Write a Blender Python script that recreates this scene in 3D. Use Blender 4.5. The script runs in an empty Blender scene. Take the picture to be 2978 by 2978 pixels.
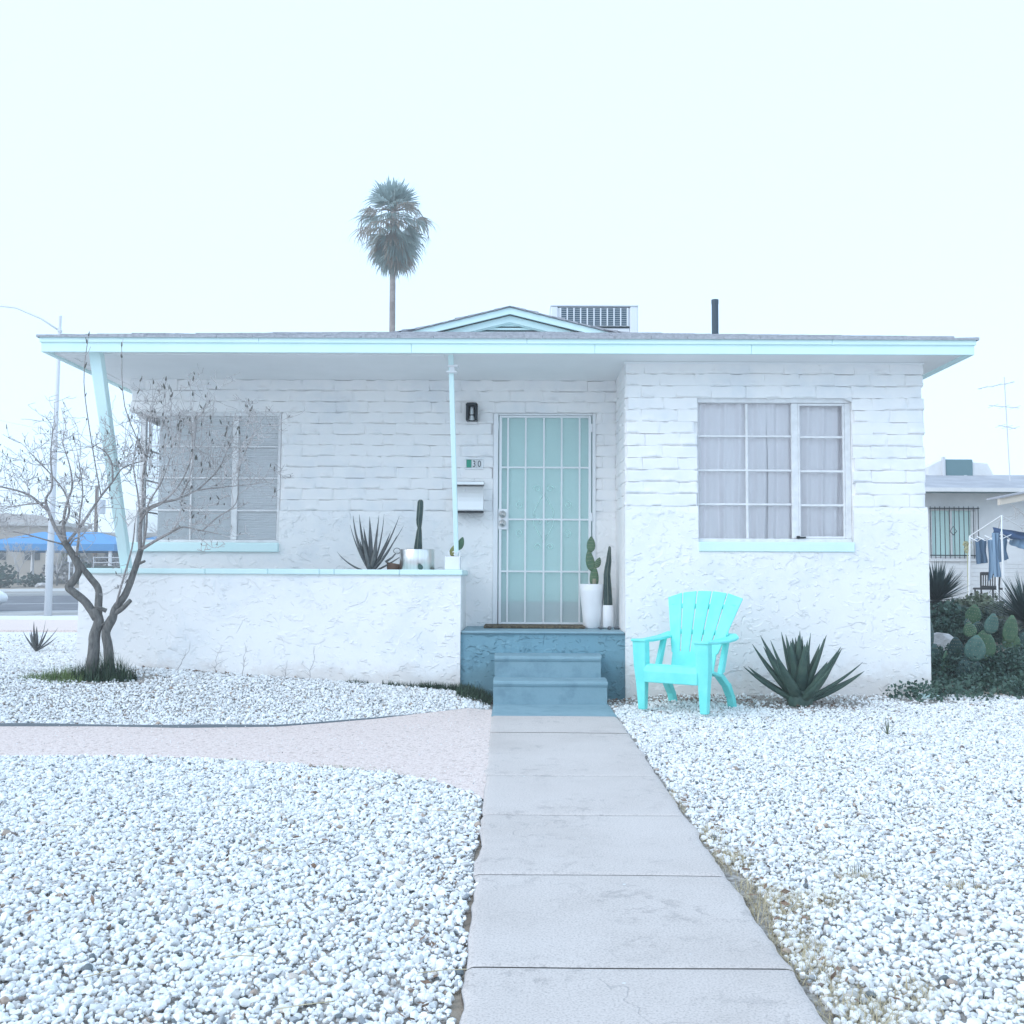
import bpy, math, random
import numpy as np
from mathutils import Vector, Matrix, noise as mnoise

R = math.radians
random.seed(7)
rng = np.random.default_rng(7)
scene = bpy.context.scene
col = scene.collection

# ------------------------------------------------------------------ camera
cam_d = bpy.data.cameras.new("camera")
cam = bpy.data.objects.new("camera", cam_d)
col.objects.link(cam)
scene.camera = cam
cam_d.sensor_width = 36.0
cam_d.lens = 36.06
cam_d.clip_start = 0.05
cam_d.clip_end = 2000
cam.rotation_mode = 'QUATERNION'
cam.rotation_quaternion = (Matrix.Rotation(0.008, 3, 'Z') @ Matrix.Rotation(R(90) + math.atan(183 / 2983), 3, 'X')
                           @ Matrix.Rotation(0.0052, 3, 'Z')).to_quaternion()
cam.location = (0, 0, 1.05)

# ------------------------------------------------------------------ bright thin overcast: even pale sky, very soft fill lamp added at the front left
SUN_EL, SUN_AZ = R(34), R(238)         # azimuth measured from +Y towards +X
VEIL, SKY_CLEAR = (1.98, 2.66, 3.40), 0.10
world = bpy.data.worlds.new("World")
scene.world = world
world.use_nodes = True
wn = world.node_tree.nodes
wl = world.node_tree.links
bg = wn["Background"]
sky = wn.new("ShaderNodeTexSky")
sky.sky_type = 'NISHITA'
sky.sun_disc = False
sky.sun_elevation = SUN_EL
sky.sun_rotation = SUN_AZ
sky.altitude = 300
sky.air_density = 1.0
sky.dust_density = 0.6
sky.ozone_density = 1.0
veil = wn.new("ShaderNodeMix")          # thin high haze: pale even light over the clear sky
veil.data_type = 'RGBA'
veil.inputs[0].default_value = SKY_CLEAR
veil.inputs[6].default_value = (*VEIL, 1)
wl.new(sky.outputs[0], veil.inputs[7])
wl.new(veil.outputs[2], bg.inputs[0])
bg.inputs[1].default_value = 0.15

fill_sun_d = bpy.data.lights.new("sun", 'SUN')  # broad fill lamp added to brighten the house front and porch
fill_sun_d.energy = 0.5
fill_sun_d.angle = R(50)
fill_sun_d.color = (1.0, 0.985, 0.97)
sun = bpy.data.objects.new("sun", fill_sun_d)
col.objects.link(sun)
sdir = Vector((math.sin(SUN_AZ) * math.cos(SUN_EL), math.cos(SUN_AZ) * math.cos(SUN_EL), math.sin(SUN_EL)))
sun.rotation_mode = 'QUATERNION'
sun.rotation_quaternion = sdir.to_track_quat('Z', 'Y')
sun.location = (-20, -12, 18)

vs = scene.view_settings
vs.view_transform = 'Standard'
vs.look = 'None'
vs.gamma = 1.0
vs.exposure = 1.62
scene.cycles.use_denoising = True
scene.cycles.max_bounces = 10
scene.cycles.diffuse_bounces = 8
scene.cycles.transparent_max_bounces = 16

# ------------------------------------------------------------------ materials
def mat(name, color, rough=0.8, nodes=None, metallic=0.0, spec=0.3):
    m = bpy.data.materials.new(name)
    m.use_nodes = True
    b = m.node_tree.nodes["Principled BSDF"]
    b.inputs["Base Color"].default_value = (*color, 1)
    b.inputs["Roughness"].default_value = rough
    b.inputs["Metallic"].default_value = metallic
    b.inputs["Specular IOR Level"].default_value = spec
    if nodes:
        nodes(m.node_tree.nodes, m.node_tree.links, b)
    return m

def N(nodes, t, **kw):
    n = nodes.new(t)
    for k, v in kw.items():
        setattr(n, k, v)
    return n

def coords(nodes, links, scale=(1, 1, 1), obj=True):
    tc = N(nodes, "ShaderNodeNewGeometry")
    mp = N(nodes, "ShaderNodeMapping")
    mp.inputs["Scale"].default_value = scale
    links.new(tc.outputs["Position"], mp.inputs["Vector"])
    return mp.outputs["Vector"]

def noise(nodes, links, vec, scale, detail=4, rough=0.55, dist=0.0):
    n = N(nodes, "ShaderNodeTexNoise")
    n.inputs["Scale"].default_value = scale
    n.inputs["Detail"].default_value = detail
    n.inputs["Roughness"].default_value = rough
    n.inputs["Distortion"].default_value = dist
    if vec is not None:
        links.new(vec, n.inputs["Vector"])
    return n.outputs["Fac"]

def ramp(nodes, links, fac, stops, interp='LINEAR'):
    r = N(nodes, "ShaderNodeValToRGB")
    cr = r.color_ramp
    cr.interpolation = interp
    while len(cr.elements) < len(stops):
        cr.elements.new(0.5)
    for e, (p, c) in zip(cr.elements, stops):
        e.position = p
        e.color = (*c, 1) if len(c) == 3 else c
    links.new(fac, r.inputs["Fac"])
    return r.outputs["Color"]

def math_n(nodes, links, op, a, b=None, c=None, clamp=False):
    n = N(nodes, "ShaderNodeMath", operation=op)
    n.use_clamp = clamp
    for i, x in enumerate((a, b, c)):
        if x is None:
            continue
        if isinstance(x, (int, float)):
            n.inputs[i].default_value = x
        else:
            links.new(x, n.inputs[i])
    return n.outputs[0]

def mixc(nodes, links, fac, a, b, mode='MIX'):
    n = N(nodes, "ShaderNodeMix", data_type='RGBA', blend_type=mode)
    for i, x in ((0, fac), (6, a), (7, b)):
        if isinstance(x, (int, float)):
            n.inputs[i].default_value = x
        elif isinstance(x, tuple):
            n.inputs[i].default_value = (*x, 1)
        else:
            links.new(x, n.inputs[i])
    return n.outputs[2]

def bump(nodes, links, b, height, strength=0.5, dist=0.01):
    n = N(nodes, "ShaderNodeBump")
    n.inputs["Strength"].default_value = strength
    n.inputs["Distance"].default_value = dist
    links.new(height, n.inputs["Height"])
    links.new(n.outputs[0], b.inputs["Normal"])

def speckle(c1, c2, scale, strength=0.2, dist=0.005, lo=0.35, hi=0.65, bscale=None):
    """two colours blended by noise plus a fine bump"""
    def f(nd, lk, b):
        v = coords(nd, lk)
        n1 = noise(nd, lk, v, scale)
        lk.new(ramp(nd, lk, n1, [(lo, c1), (hi, c2)]), b.inputs["Base Color"])
        bump(nd, lk, b, noise(nd, lk, v, bscale or scale * 4, 3), strength, dist)
    return f

def stucco_nodes(base, dirt, ridge=1.0):
    def f(nd, lk, b):
        v = coords(nd, lk)
        # trowel ridges: thin contour lines of a warped noise, broken up by a mask
        h = None
        for sc, w, off in ((2.6, 0.008, 0.0), (4.3, 0.012, 7.3), (7.5, 0.016, 3.9)):
            mp = N(nd, "ShaderNodeMapping")
            mp.inputs["Location"].default_value = (off, off * .7, off * .3)
            mp.inputs["Scale"].default_value = (1.0, 1.0, 1.5)
            lk.new(v, mp.inputs["Vector"])
            a = noise(nd, lk, mp.outputs[0], sc, 2.5, 0.6, 0.6)
            d = math_n(nd, lk, 'SUBTRACT', a, 0.5)
            # one-sided lip: steep on one side, soft on the other
            lip = N(nd, "ShaderNodeMapRange", interpolation_type='SMOOTHSTEP')
            lip.inputs["From Min"].default_value = -w * 5
            lip.inputs["From Max"].default_value = 0.0
            lk.new(d, lip.inputs["Value"])
            cut = math_n(nd, lk, 'LESS_THAN', d, 0.003)
            lipv = math_n(nd, lk, 'MULTIPLY', lip.outputs[0], cut)
            m = noise(nd, lk, mp.outputs[0], sc * 1.7, 2, 0.5)
            mk = N(nd, "ShaderNodeMapRange", interpolation_type='SMOOTHSTEP')
            mk.inputs["From Min"].default_value = 0.50
            mk.inputs["From Max"].default_value = 0.62
            lk.new(m, mk.inputs["Value"])
            r = math_n(nd, lk, 'MULTIPLY', lipv, mk.outputs[0])
            h = r if h is None else math_n(nd, lk, 'ADD', h, r)
        soft = noise(nd, lk, v, 6, 4, 0.6)
        fine = noise(nd, lk, v, 70, 3, 0.6)
        h = math_n(nd, lk, 'ADD', h, math_n(nd, lk, 'MULTIPLY', soft, 0.7))
        h = math_n(nd, lk, 'ADD', h, math_n(nd, lk, 'MULTIPLY', fine, 0.13))
        bump(nd, lk, b, h, 0.62, 0.0085 * ridge)
        st = noise(nd, lk, v, 2.3, 5, 0.65)
        c0 = ramp(nd, lk, st, [(0.30, dirt), (0.50, base)])
        # soil splashed up from the ground, ragged upper edge
        sp = N(nd, "ShaderNodeSeparateXYZ")
        lk.new(v, sp.inputs[0])
        hgt = math_n(nd, lk, 'ADD', sp.outputs[2], math_n(nd, lk, 'MULTIPLY', noise(nd, lk, v, 4.5, 5, 0.7), -0.55))
        spl = N(nd, "ShaderNodeMapRange", interpolation_type='SMOOTHSTEP')
        spl.inputs["From Min"].default_value = 0.02
        spl.inputs["From Max"].default_value = -0.16
        lk.new(hgt, spl.inputs["Value"])
        lk.new(mixc(nd, lk, math_n(nd, lk, 'MULTIPLY', spl.outputs[0], 0.38), c0, tuple(x * k for x, k in zip(base, (.62, .54, .48)))), b.inputs["Base Color"])
    return f

WHITE = (0.89, 0.865, 0.85)
M = {}
M['stucco'] = mat("white stucco paint", WHITE, 0.75, stucco_nodes(WHITE, (0.79, 0.79, 0.80)))
def block_nodes(nd, lk, b):
    v = coords(nd, lk)
    a = noise(nd, lk, v, 9, 5, 0.6)
    c = noise(nd, lk, v, 55, 3, 0.6)
    h = math_n(nd, lk, 'ADD', a, math_n(nd, lk, 'MULTIPLY', c, 0.22))
    bump(nd, lk, b, h, 0.45, 0.007)
    st = noise(nd, lk, v, 3.1, 4, 0.6)
    lk.new(ramp(nd, lk, st, [(0.3, (0.80, 0.80, 0.81)), (0.55, WHITE)]), b.inputs["Base Color"])
M['block'] = mat("white painted slump block", WHITE, 0.7, block_nodes)
M['soffit'] = mat("soffit paint", (0.86, 0.86, 0.86), 0.7, speckle((0.85, 0.85, 0.85), (0.88, 0.88, 0.88), 3, 0.1))
def mint_nodes(nd, lk, b):
    v = coords(nd, lk)
    n1 = noise(nd, lk, v, 2.2, 5, 0.65)
    lk.new(ramp(nd, lk, n1, [(0.3, (0.66, 0.85, 0.84)), (0.6, (0.71, 0.88, 0.87))]), b.inputs["Base Color"])
    bump(nd, lk, b, noise(nd, lk, v, 45, 3), 0.25, 0.004)
M['mint'] = mat("mint trim paint", (0.5, 0.77, 0.75), 0.5, mint_nodes)
M['white_metal'] = mat("white painted metal", (0.82, 0.82, 0.83), 0.4)
M['frame'] = mat("white window paint", (0.78, 0.77, 0.77), 0.5, speckle((0.70, 0.69, 0.69), (0.80, 0.79, 0.79), 14, 0.3, 0.003))
def glass_mat(name, tint, refl=1.0):
    m = bpy.data.materials.new(name)
    m.use_nodes = True
    nd, lk = m.node_tree.nodes, m.node_tree.links
    nd.remove(nd["Principled BSDF"])
    out = nd["Material Output"]
    tr = N(nd, "ShaderNodeBsdfTransparent")
    tr.inputs[0].default_value = (*tint, 1)
    gl = N(nd, "ShaderNodeBsdfGlossy")
    gl.inputs["Roughness"].default_value = 0.03
    fr = N(nd, "ShaderNodeFresnel")
    fr.inputs[0].default_value = 1.45
    mx = N(nd, "ShaderNodeMixShader")
    lk.new(fr.outputs[0], mx.inputs[0])
    lk.new(tr.outputs[0], mx.inputs[1])
    lk.new(gl.outputs[0], mx.inputs[2])
    lk.new(mx.outputs[0], out.inputs[0])
    return m
M['glass'] = glass_mat("window glass", (0.985, 0.985, 0.985))
M['screen'] = None
def screen_mat():
    m = bpy.data.materials.new("door mesh screen")
    m.use_nodes = True
    nd, lk = m.node_tree.nodes, m.node_tree.links
    p = nd["Principled BSDF"]
    p.inputs["Base Color"].default_value = (0.36, 0.52, 0.53, 1)
    p.inputs["Roughness"].default_value = 0.6
    v = coords(nd, lk)
    n1 = noise(nd, lk, v, 160, 2)
    lk.new(ramp(nd, lk, n1, [(0.4, (0.60, 0.76, 0.75)), (0.6, (0.66, 0.82, 0.81))]), p.inputs["Base Color"])
    p.inputs["Alpha"].default_value = 0.45
    return m
M['screen'] = screen_mat()
M['door_mint'] = mat("mint door paint", (0.60, 0.80, 0.76), 0.5)
M['door_kick'] = mat("kick plate", (0.55, 0.54, 0.56), 0.45)
M['chrome'] = mat("brushed steel", (0.72, 0.71, 0.70), 0.28, None, 1.0)
def steel_nodes(nd, lk, b):
    v = coords(nd, lk, (60, 60, 1.2))
    n1 = noise(nd, lk, v, 1.0, 3)
    lk.new(ramp(nd, lk, n1, [(0.3, (0.66, 0.65, 0.63)), (0.7, (0.86, 0.85, 0.84))]), b.inputs["Base Color"])
M['steel'] = mat("polished steel", (0.8, 0.79, 0.78), 0.3, steel_nodes, 1.0)
M['satin'] = mat("satin steel", (0.82, 0.81, 0.80), 0.5, None, 0.75)
M['black'] = mat("black metal", (0.02, 0.025, 0.03), 0.45)
M['bulb'] = mat("frosted lamp glass", (0.75, 0.78, 0.78), 0.25)
M['green_tile'] = mat("green tile", (0.04, 0.30, 0.20), 0.3)
M['tile_white'] = mat("number tile", (0.72, 0.73, 0.73), 0.35)
M['ink'] = mat("number black", (0.015, 0.02, 0.03), 0.5)
def steps_nodes(nd, lk, b):
    v = coords(nd, lk)
    n1 = noise(nd, lk, v, 3.0, 6, 0.7)
    c0 = ramp(nd, lk, n1, [(0.3, (0.205, 0.325, 0.38)), (0.6, (0.24, 0.365, 0.42))])
    scuff = ramp(nd, lk, noise(nd, lk, coords(nd, lk, (1, 2.5, 1)), 16, 6, 0.75), [(0.60, (0, 0, 0)), (0.70, (1, 1, 1))])
    grime = ramp(nd, lk, noise(nd, lk, v, 6, 6, 0.7), [(0.34, (0.86, 0.87, 0.88)), (0.5, (1, 1, 1))])
    c0 = mixc(nd, lk, math_n(nd, lk, 'MULTIPLY', scuff, 0.22), c0, (0.36, 0.45, 0.49))
    lk.new(mixc(nd, lk, 1.0, c0, grime, 'MULTIPLY'), b.inputs["Base Color"])
    h = math_n(nd, lk, 'ADD', noise(nd, lk, v, 12, 5, 0.65), math_n(nd, lk, 'MULTIPLY', noise(nd, lk, v, 90, 3), 0.3))
    bump(nd, lk, b, h, 0.35, 0.008)
M['steps'] = mat("blue grey step paint", (0.185, 0.335, 0.405), 0.6, steps_nodes)
M['steps_rough'] = mat("blue grey stucco paint", (0.185, 0.335, 0.405), 0.65, stucco_nodes((0.185, 0.335, 0.405), (0.13, 0.25, 0.315), 2.2))
def concrete_nodes(nd, lk, b):
    v = coords(nd, lk)
    big = noise(nd, lk, v, 1.3, 5, 0.65)
    med = noise(nd, lk, v, 12, 6, 0.75, 0.4)
    fine = noise(nd, lk, v, 150, 2)
    base = ramp(nd, lk, big, [(0.28, (0.51, 0.455, 0.425)), (0.48, (0.57, 0.51, 0.48)), (0.72, (0.61, 0.55, 0.52))])
    pit = ramp(nd, lk, med, [(0.54, (0, 0, 0)), (0.61, (1, 1, 1))])
    pmask = ramp(nd, lk, noise(nd, lk, v, 1.7, 3), [(0.44, (0, 0, 0)), (0.60, (1, 1, 1))])
    pit = math_n(nd, lk, 'MULTIPLY', pit, pmask)
    c = mixc(nd, lk, math_n(nd, lk, 'MULTIPLY', pit, 0.45), base, (0.36, 0.33, 0.32))
    grit = ramp(nd, lk, fine, [(0.32, (0.76, 0.76, 0.76)), (0.5, (1, 1, 1)), (0.7, (1.08, 1.08, 1.08))])
    c = mixc(nd, lk, 1.0, c, grit, 'MULTIPLY')
    # fine cracks
    vo = N(nd, "ShaderNodeTexVoronoi", feature='DISTANCE_TO_EDGE')
    vo.inputs["Scale"].default_value = 2.3
    wv = N(nd, "ShaderNodeVectorMath", operation='ADD')
    nn = N(nd, "ShaderNodeTexNoise")
    nn.inputs["Scale"].default_value = 5
    lk.new(v, nn.inputs["Vector"])
    sc = N(nd, "ShaderNodeVectorMath", operation='SCALE')
    sc.inputs["Scale"].default_value = 0.35
    lk.new(nn.outputs["Color"], sc.inputs[0])
    lk.new(v, wv.inputs[0])
    lk.new(sc.outputs[0], wv.inputs[1])
    lk.new(wv.outputs[0], vo.inputs["Vector"])
    line = ramp(nd, lk, vo.outputs["Distance"], [(0.0, (1, 1, 1)), (0.006, (0, 0, 0))])
    mask = ramp(nd, lk, noise(nd, lk, v, 1.1, 2), [(0.52, (0, 0, 0)), (0.60, (1, 1, 1))])
    cr = math_n(nd, lk, 'MULTIPLY', line, mask)
    c = mixc(nd, lk, math_n(nd, lk, 'MULTIPLY', cr, 0.45), c, (0.28, 0.27, 0.27))
    # white paint specks
    sp = ramp(nd, lk, noise(nd, lk, v, 24, 1), [(0.79, (0, 0, 0)), (0.81, (1, 1, 1))])
    c = mixc(nd, lk, sp, c, (0.66, 0.66, 0.66))
    lk.new(c, b.inputs["Base Color"])
    h = math_n(nd, lk, 'ADD', math_n(nd, lk, 'MULTIPLY', fine, 0.25), math_n(nd, lk, 'SUBTRACT', med, pit))
    h = math_n(nd, lk, 'SUBTRACT', h, cr)
    bump(nd, lk, b, h, 0.4, 0.005)
M['concrete'] = mat("weathered concrete", (0.45, 0.44, 0.44), 0.85, concrete_nodes)
def dg_nodes(nd, lk, b):
    v = coords(nd, lk)
    n1 = noise(nd, lk, v, 75, 3, 0.8)
    n3 = noise(nd, lk, v, 26, 2, 0.6)
    n2 = noise(nd, lk, v, 1.6, 4)
    c1 = ramp(nd, lk, n1, [(0.34, (0.45, 0.35, 0.32)), (0.45, (0.77, 0.635, 0.585)), (0.56, (0.84, 0.71, 0.66)), (0.68, (0.92, 0.84, 0.80))])
    c2 = mixc(nd, lk, math_n(nd, lk, 'MULTIPLY', n2, 0.4), c1, (0.74, 0.60, 0.555))
    dark = ramp(nd, lk, n3, [(0.30, (0.70, 0.68, 0.66)), (0.42, (1, 1, 1))])
    lk.new(mixc(nd, lk, 1.0, c2, dark, 'MULTIPLY'), b.inputs["Base Color"])
    bump(nd, lk, b, math_n(nd, lk, 'ADD', n1, n3), 0.9, 0.010)
M['dg'] = mat("pink decomposed granite", (0.55, 0.5, 0.48), 0.95, dg_nodes)
def soil_nodes(nd, lk, b):
    v = coords(nd, lk)
    n1 = noise(nd, lk, v, 40, 4, 0.7)
    lk.new(ramp(nd, lk, n1, [(0.3, (0.10, 0.085, 0.075)), (0.7, (0.26, 0.22, 0.19))]), b.inputs["Base Color"])
    bump(nd, lk, b, n1, 0.6, 0.01)
M['fines'] = mat("pale gravel fines", (0.4, 0.37, 0.34), 0.95, speckle((0.22, 0.19, 0.165), (0.52, 0.49, 0.46), 50, 0.8, 0.01))
M['soil'] = mat("brown soil", (0.2, 0.17, 0.15), 0.95, soil_nodes)
def ground_nodes(nd, lk, b):
    # beyond the near beds: white gravel seen too far off to tell the stones apart, tan dirt elsewhere
    v = coords(nd, lk)
    n1 = noise(nd, lk, v, 28, 3, 0.75)
    gravel = ramp(nd, lk, n1, [(0.30, (0.25, 0.25, 0.25)), (0.45, (0.72, 0.72, 0.72)), (0.6, (0.82, 0.82, 0.82))])
    n2 = noise(nd, lk, v, 6, 5, 0.7)
    dirt = ramp(nd, lk, n2, [(0.3, (0.27, 0.215, 0.17)), (0.7, (0.42, 0.35, 0.28))])
    at = N(nd, "ShaderNodeAttribute", attribute_name="gravel")
    lk.new(mixc(nd, lk, at.outputs["Fac"], dirt, gravel), b.inputs["Base Color"])
    bump(nd, lk, b, n1, 0.5, 0.02)
M['ground'] = mat("ground", (0.4, 0.36, 0.32), 0.95, ground_nodes)
def pebble_nodes(nd, lk, b):
    oi = N(nd, "ShaderNodeObjectInfo")
    c = ramp(nd, lk, oi.outputs["Random"], [
        (0.0, (0.88, 0.88, 0.88)), (0.30, (0.86, 0.86, 0.86)), (0.52, (0.82, 0.82, 0.82)), (0.70, (0.76, 0.76, 0.76)),
        (0.82, (0.68, 0.68, 0.68)), (0.90, (0.54, 0.53, 0.52)), (0.945, (0.62, 0.55, 0.49)),
        (0.960, (0.36, 0.38, 0.40)), (0.973, (0.42, 0.33, 0.27)), (0.985, (0.22, 0.17, 0.15)), (0.992, (0.15, 0.17, 0.18))], 'CONSTANT')
    v = coords(nd, lk)
    n1 = noise(nd, lk, v, 60, 4, 0.6)
    c2 = mixc(nd, lk, 1.0, c, ramp(nd, lk, n1, [(0.3, (0.86, 0.85, 0.84)), (0.55, (1, 1, 1))]), 'MULTIPLY')
    lk.new(c2, b.inputs["Base Color"])
M['pebble'] = mat("white pebble", (0.8, 0.8, 0.8), 0.6, pebble_nodes)
M['chip'] = mat("granite chip", (0.6, 0.55, 0.53), 0.85, pebble_nodes)
M['edging'] = mat("grey bender edging", (0.16, 0.19, 0.21), 0.7)
M['aqua'] = mat("aqua plastic", (0.20, 0.80, 0.74), 0.5, speckle((0.17, 0.74, 0.69), (0.23, 0.80, 0.76), 7, 0.08, 0.003))
def leafmat(name, c1, c2, scale=6, rough=0.5):
    def f(nd, lk, b):
        v = coords(nd, lk)
        lk.new(ramp(nd, lk, noise(nd, lk, v, scale, 3), [(0.35, c1), (0.65, c2)]), b.inputs["Base Color"])
    return mat(name, c1, rough, f)
M['agave'] = leafmat("agave leaf", (0.050, 0.090, 0.075), (0.085, 0.135, 0.105), 9)
M['aloe'] = leafmat("aloe leaf", (0.105, 0.110, 0.115), (0.165, 0.170, 0.165), 14)
M['spine'] = mat("leaf spine brown", (0.10, 0.06, 0.045), 0.6)
M['pear'] = leafmat("prickly pear pad", (0.075, 0.145, 0.085), (0.115, 0.195, 0.105), 20)
M['pear_blue'] = leafmat("blue green pad", (0.075, 0.150, 0.125), (0.125, 0.215, 0.175), 16)
M['pear_dark'] = leafmat("dark pad green", (0.045, 0.085, 0.080), (0.075, 0.13, 0.115), 16)  # darker green given to some of the pads
M['pear_yellow'] = leafmat("yellow green pad", (0.17, 0.19, 0.06), (0.24, 0.23, 0.08), 20)
M['column'] = leafmat("columnar cactus", (0.035, 0.060, 0.058), (0.060, 0.090, 0.080), 20)
M['rib'] = mat("cactus rib pale", (0.20, 0.23, 0.19), 0.7)
M['areole'] = mat("areole", (0.32, 0.30, 0.22), 0.8)
M['pot_white'] = mat("white glazed pot", (0.82, 0.81, 0.82), 0.45, speckle((0.80, 0.79, 0.80), (0.84, 0.83, 0.84), 8, 0.08))
M['pot_brown'] = mat("terracotta", (0.18, 0.115, 0.09), 0.8)
M['rock_dark'] = mat("dark river stone", (0.11, 0.12, 0.135), 0.55, speckle((0.08, 0.09, 0.10), (0.17, 0.18, 0.2), 18, 0.3))
M['rock_pale'] = mat("pale boulder", (0.5, 0.47, 0.46), 0.9, speckle((0.36, 0.33, 0.32), (0.60, 0.57, 0.56), 6, 0.8, 0.03))
M['mat_fibre'] = mat("coir mat", (0.14, 0.11, 0.07), 0.95, speckle((0.07, 0.06, 0.045), (0.22, 0.17, 0.11), 45, 1.0, 0.01))
def bark_nodes(nd, lk, b):
    v = coords(nd, lk, (1, 1, 0.35))
    n1 = noise(nd, lk, v, 45, 5, 0.7)
    n2 = noise(nd, lk, coords(nd, lk), 5, 3)
    c = ramp(nd, lk, n1, [(0.3, (0.06, 0.058, 0.056)), (0.7, (0.24, 0.225, 0.21))])
    lk.new(mixc(nd, lk, math_n(nd, lk, 'MULTIPLY', n2, 0.5), c, (0.15, 0.15, 0.145)), b.inputs["Base Color"])
    bump(nd, lk, b, n1, 0.8, 0.008)
M['bark'] = mat("grey bark", (0.16, 0.15, 0.14), 0.9, bark_nodes)
M['branch'] = mat("grey brown branch", (0.30, 0.27, 0.26), 0.9, speckle((0.22, 0.20, 0.19), (0.36, 0.33, 0.32), 40, 0.5, 0.004))
M['twig'] = mat("pale twig", (0.46, 0.43, 0.42), 0.9)
M['seed'] = mat("dry seed head", (0.12, 0.115, 0.105), 0.9)
M['grass_green'] = leafmat("green grass", (0.10, 0.165, 0.055), (0.17, 0.23, 0.08), 12)
M['grass_dark'] = leafmat("dark weeds", (0.025, 0.05, 0.035), (0.06, 0.10, 0.055), 14)
M['grass_dry'] = leafmat("dry straw grass", (0.42, 0.35, 0.22), (0.60, 0.52, 0.36), 14, 0.8)
M['dead_leaf'] = leafmat("dead leaf", (0.16, 0.10, 0.07), (0.28, 0.19, 0.14), 30, 0.8)
M['cover'] = leafmat("ground cover leaf", (0.035, 0.075, 0.060), (0.070, 0.125, 0.090), 10)
M['sage'] = leafmat("olive shrub leaf", (0.075, 0.100, 0.060), (0.135, 0.155, 0.095), 5)
M['yucca'] = leafmat("yucca leaf", (0.045, 0.075, 0.075), (0.08, 0.115, 0.11), 5)
M['palm_green'] = leafmat("palm frond", (0.14, 0.21, 0.20), (0.19, 0.265, 0.25), 2)
M['palm_dead'] = leafmat("dead palm frond", (0.26, 0.215, 0.18), (0.37, 0.31, 0.26), 2, 0.8)
for k_ in ('palm_green', 'palm_dead'):       # thin blades let light through
    nd_, lk_ = M[k_].node_tree.nodes, M[k_].node_tree.links
    tr_ = nd_.new("ShaderNodeBsdfTranslucent"); tr_.inputs[0].default_value = (.44, .52, .50, 1) if k_ == 'palm_green' else (.40, .34, .28, 1)
    mx_ = nd_.new("ShaderNodeMixShader"); mx_.inputs[0].default_value = .6
    lk_.new(nd_["Principled BSDF"].outputs[0], mx_.inputs[1]); lk_.new(tr_.outputs[0], mx_.inputs[2])
    lk_.new(mx_.outputs[0], nd_["Material Output"].inputs[0])
M['palm_trunk'] = mat("palm trunk", (0.28, 0.23, 0.21), 0.9, speckle((0.20, 0.165, 0.15), (0.33, 0.28, 0.26), 4, 0.8, 0.03))
def shingle_nodes(nd, lk, b):
    v = coords(nd, lk)
    n1 = noise(nd, lk, v, 30, 3, 0.7)
    n2 = noise(nd, lk, coords(nd, lk, (4, 0.6, 1)), 1.5, 3)
    c = ramp(nd, lk, n1, [(0.3, (0.30, 0.305, 0.33)), (0.7, (0.56, 0.56, 0.59))])
    lk.new(mixc(nd, lk, math_n(nd, lk, 'MULTIPLY', n2, 0.5), c, (0.25, 0.25, 0.27)), b.inputs["Base Color"])
    bump(nd, lk, b, n1, 0.6, 0.006)
M['shingle'] = mat("grey asphalt shingle", (0.25, 0.25, 0.27), 0.95, shingle_nodes)
M['dark_void'] = mat("dark interior", (0.06, 0.065, 0.07), 0.9)
M['room'] = mat("room paint", (0.55, 0.54, 0.53), 0.9)
def curtain_nodes(nd, lk, b):
    v = coords(nd, lk, (1, 1, 0.1))
    lk.new(ramp(nd, lk, noise(nd, lk, v, 9, 2), [(0.3, (0.93, 0.89, 0.90)), (0.7, (0.96, 0.93, 0.94))]), b.inputs["Base Color"])
    b.inputs["Transmission Weight"].default_value = 0.0
M['curtain'] = mat("sheer curtain", (0.72, 0.68, 0.69), 0.9, curtain_nodes)
M['blind'] = mat("white blind slat", (0.92, 0.92, 0.92), 0.6)
M['ac'] = mat("cooler cabinet", (0.74, 0.75, 0.77), 0.5)
M['ac_fin'] = mat("cooler coil", (0.06, 0.10, 0.13), 0.6)
M['pipe'] = mat("dark vent pipe", (0.06, 0.085, 0.105), 0.6)
M['galv'] = mat("galvanised pole", (0.60, 0.60, 0.62), 0.5)
M['asphalt'] = mat("asphalt", (0.14, 0.14, 0.155), 0.9, speckle((0.12, 0.12, 0.135), (0.165, 0.165, 0.18), 1.2, 0.2))
M['kerb'] = mat("kerb concrete", (0.48, 0.47, 0.46), 0.9)
M['lane'] = mat("lane paint", (0.6, 0.6, 0.6), 0.8)
M['canopy'] = mat("blue shade cloth", (0.07, 0.27, 0.55), 0.7)
M['beige'] = mat("beige plaster", (0.45, 0.39, 0.33), 0.9)
M['tan_far'] = mat("tan far wall", (0.38, 0.335, 0.29), 0.9)
M['hedge'] = leafmat("far hedge", (0.04, 0.07, 0.055), (0.07, 0.10, 0.075), 1)
M['hill'] = mat("desert hill", (0.30, 0.24, 0.22), 0.95, speckle((0.24, 0.19, 0.17), (0.36, 0.30, 0.26), 0.1, 0.3, 1.0))
M['car_white'] = mat("white car paint", (0.78, 0.78, 0.79), 0.25)
M['tyre'] = mat("tyre rubber", (0.025, 0.025, 0.03), 0.8)
M['wood_pole'] = mat("weathered pole wood", (0.16, 0.11, 0.08), 0.9)
M['nwall'] = mat("neighbour white wall", (0.72, 0.71, 0.71), 0.85, speckle((0.66, 0.65, 0.65), (0.75, 0.74, 0.74), 2, 0.4, 0.02))
M['nroof'] = mat("neighbour roof", (0.38, 0.38, 0.41), 0.95, speckle((0.33, 0.33, 0.36), (0.43, 0.43, 0.46), 1.5, 0.4, 0.02))
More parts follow.
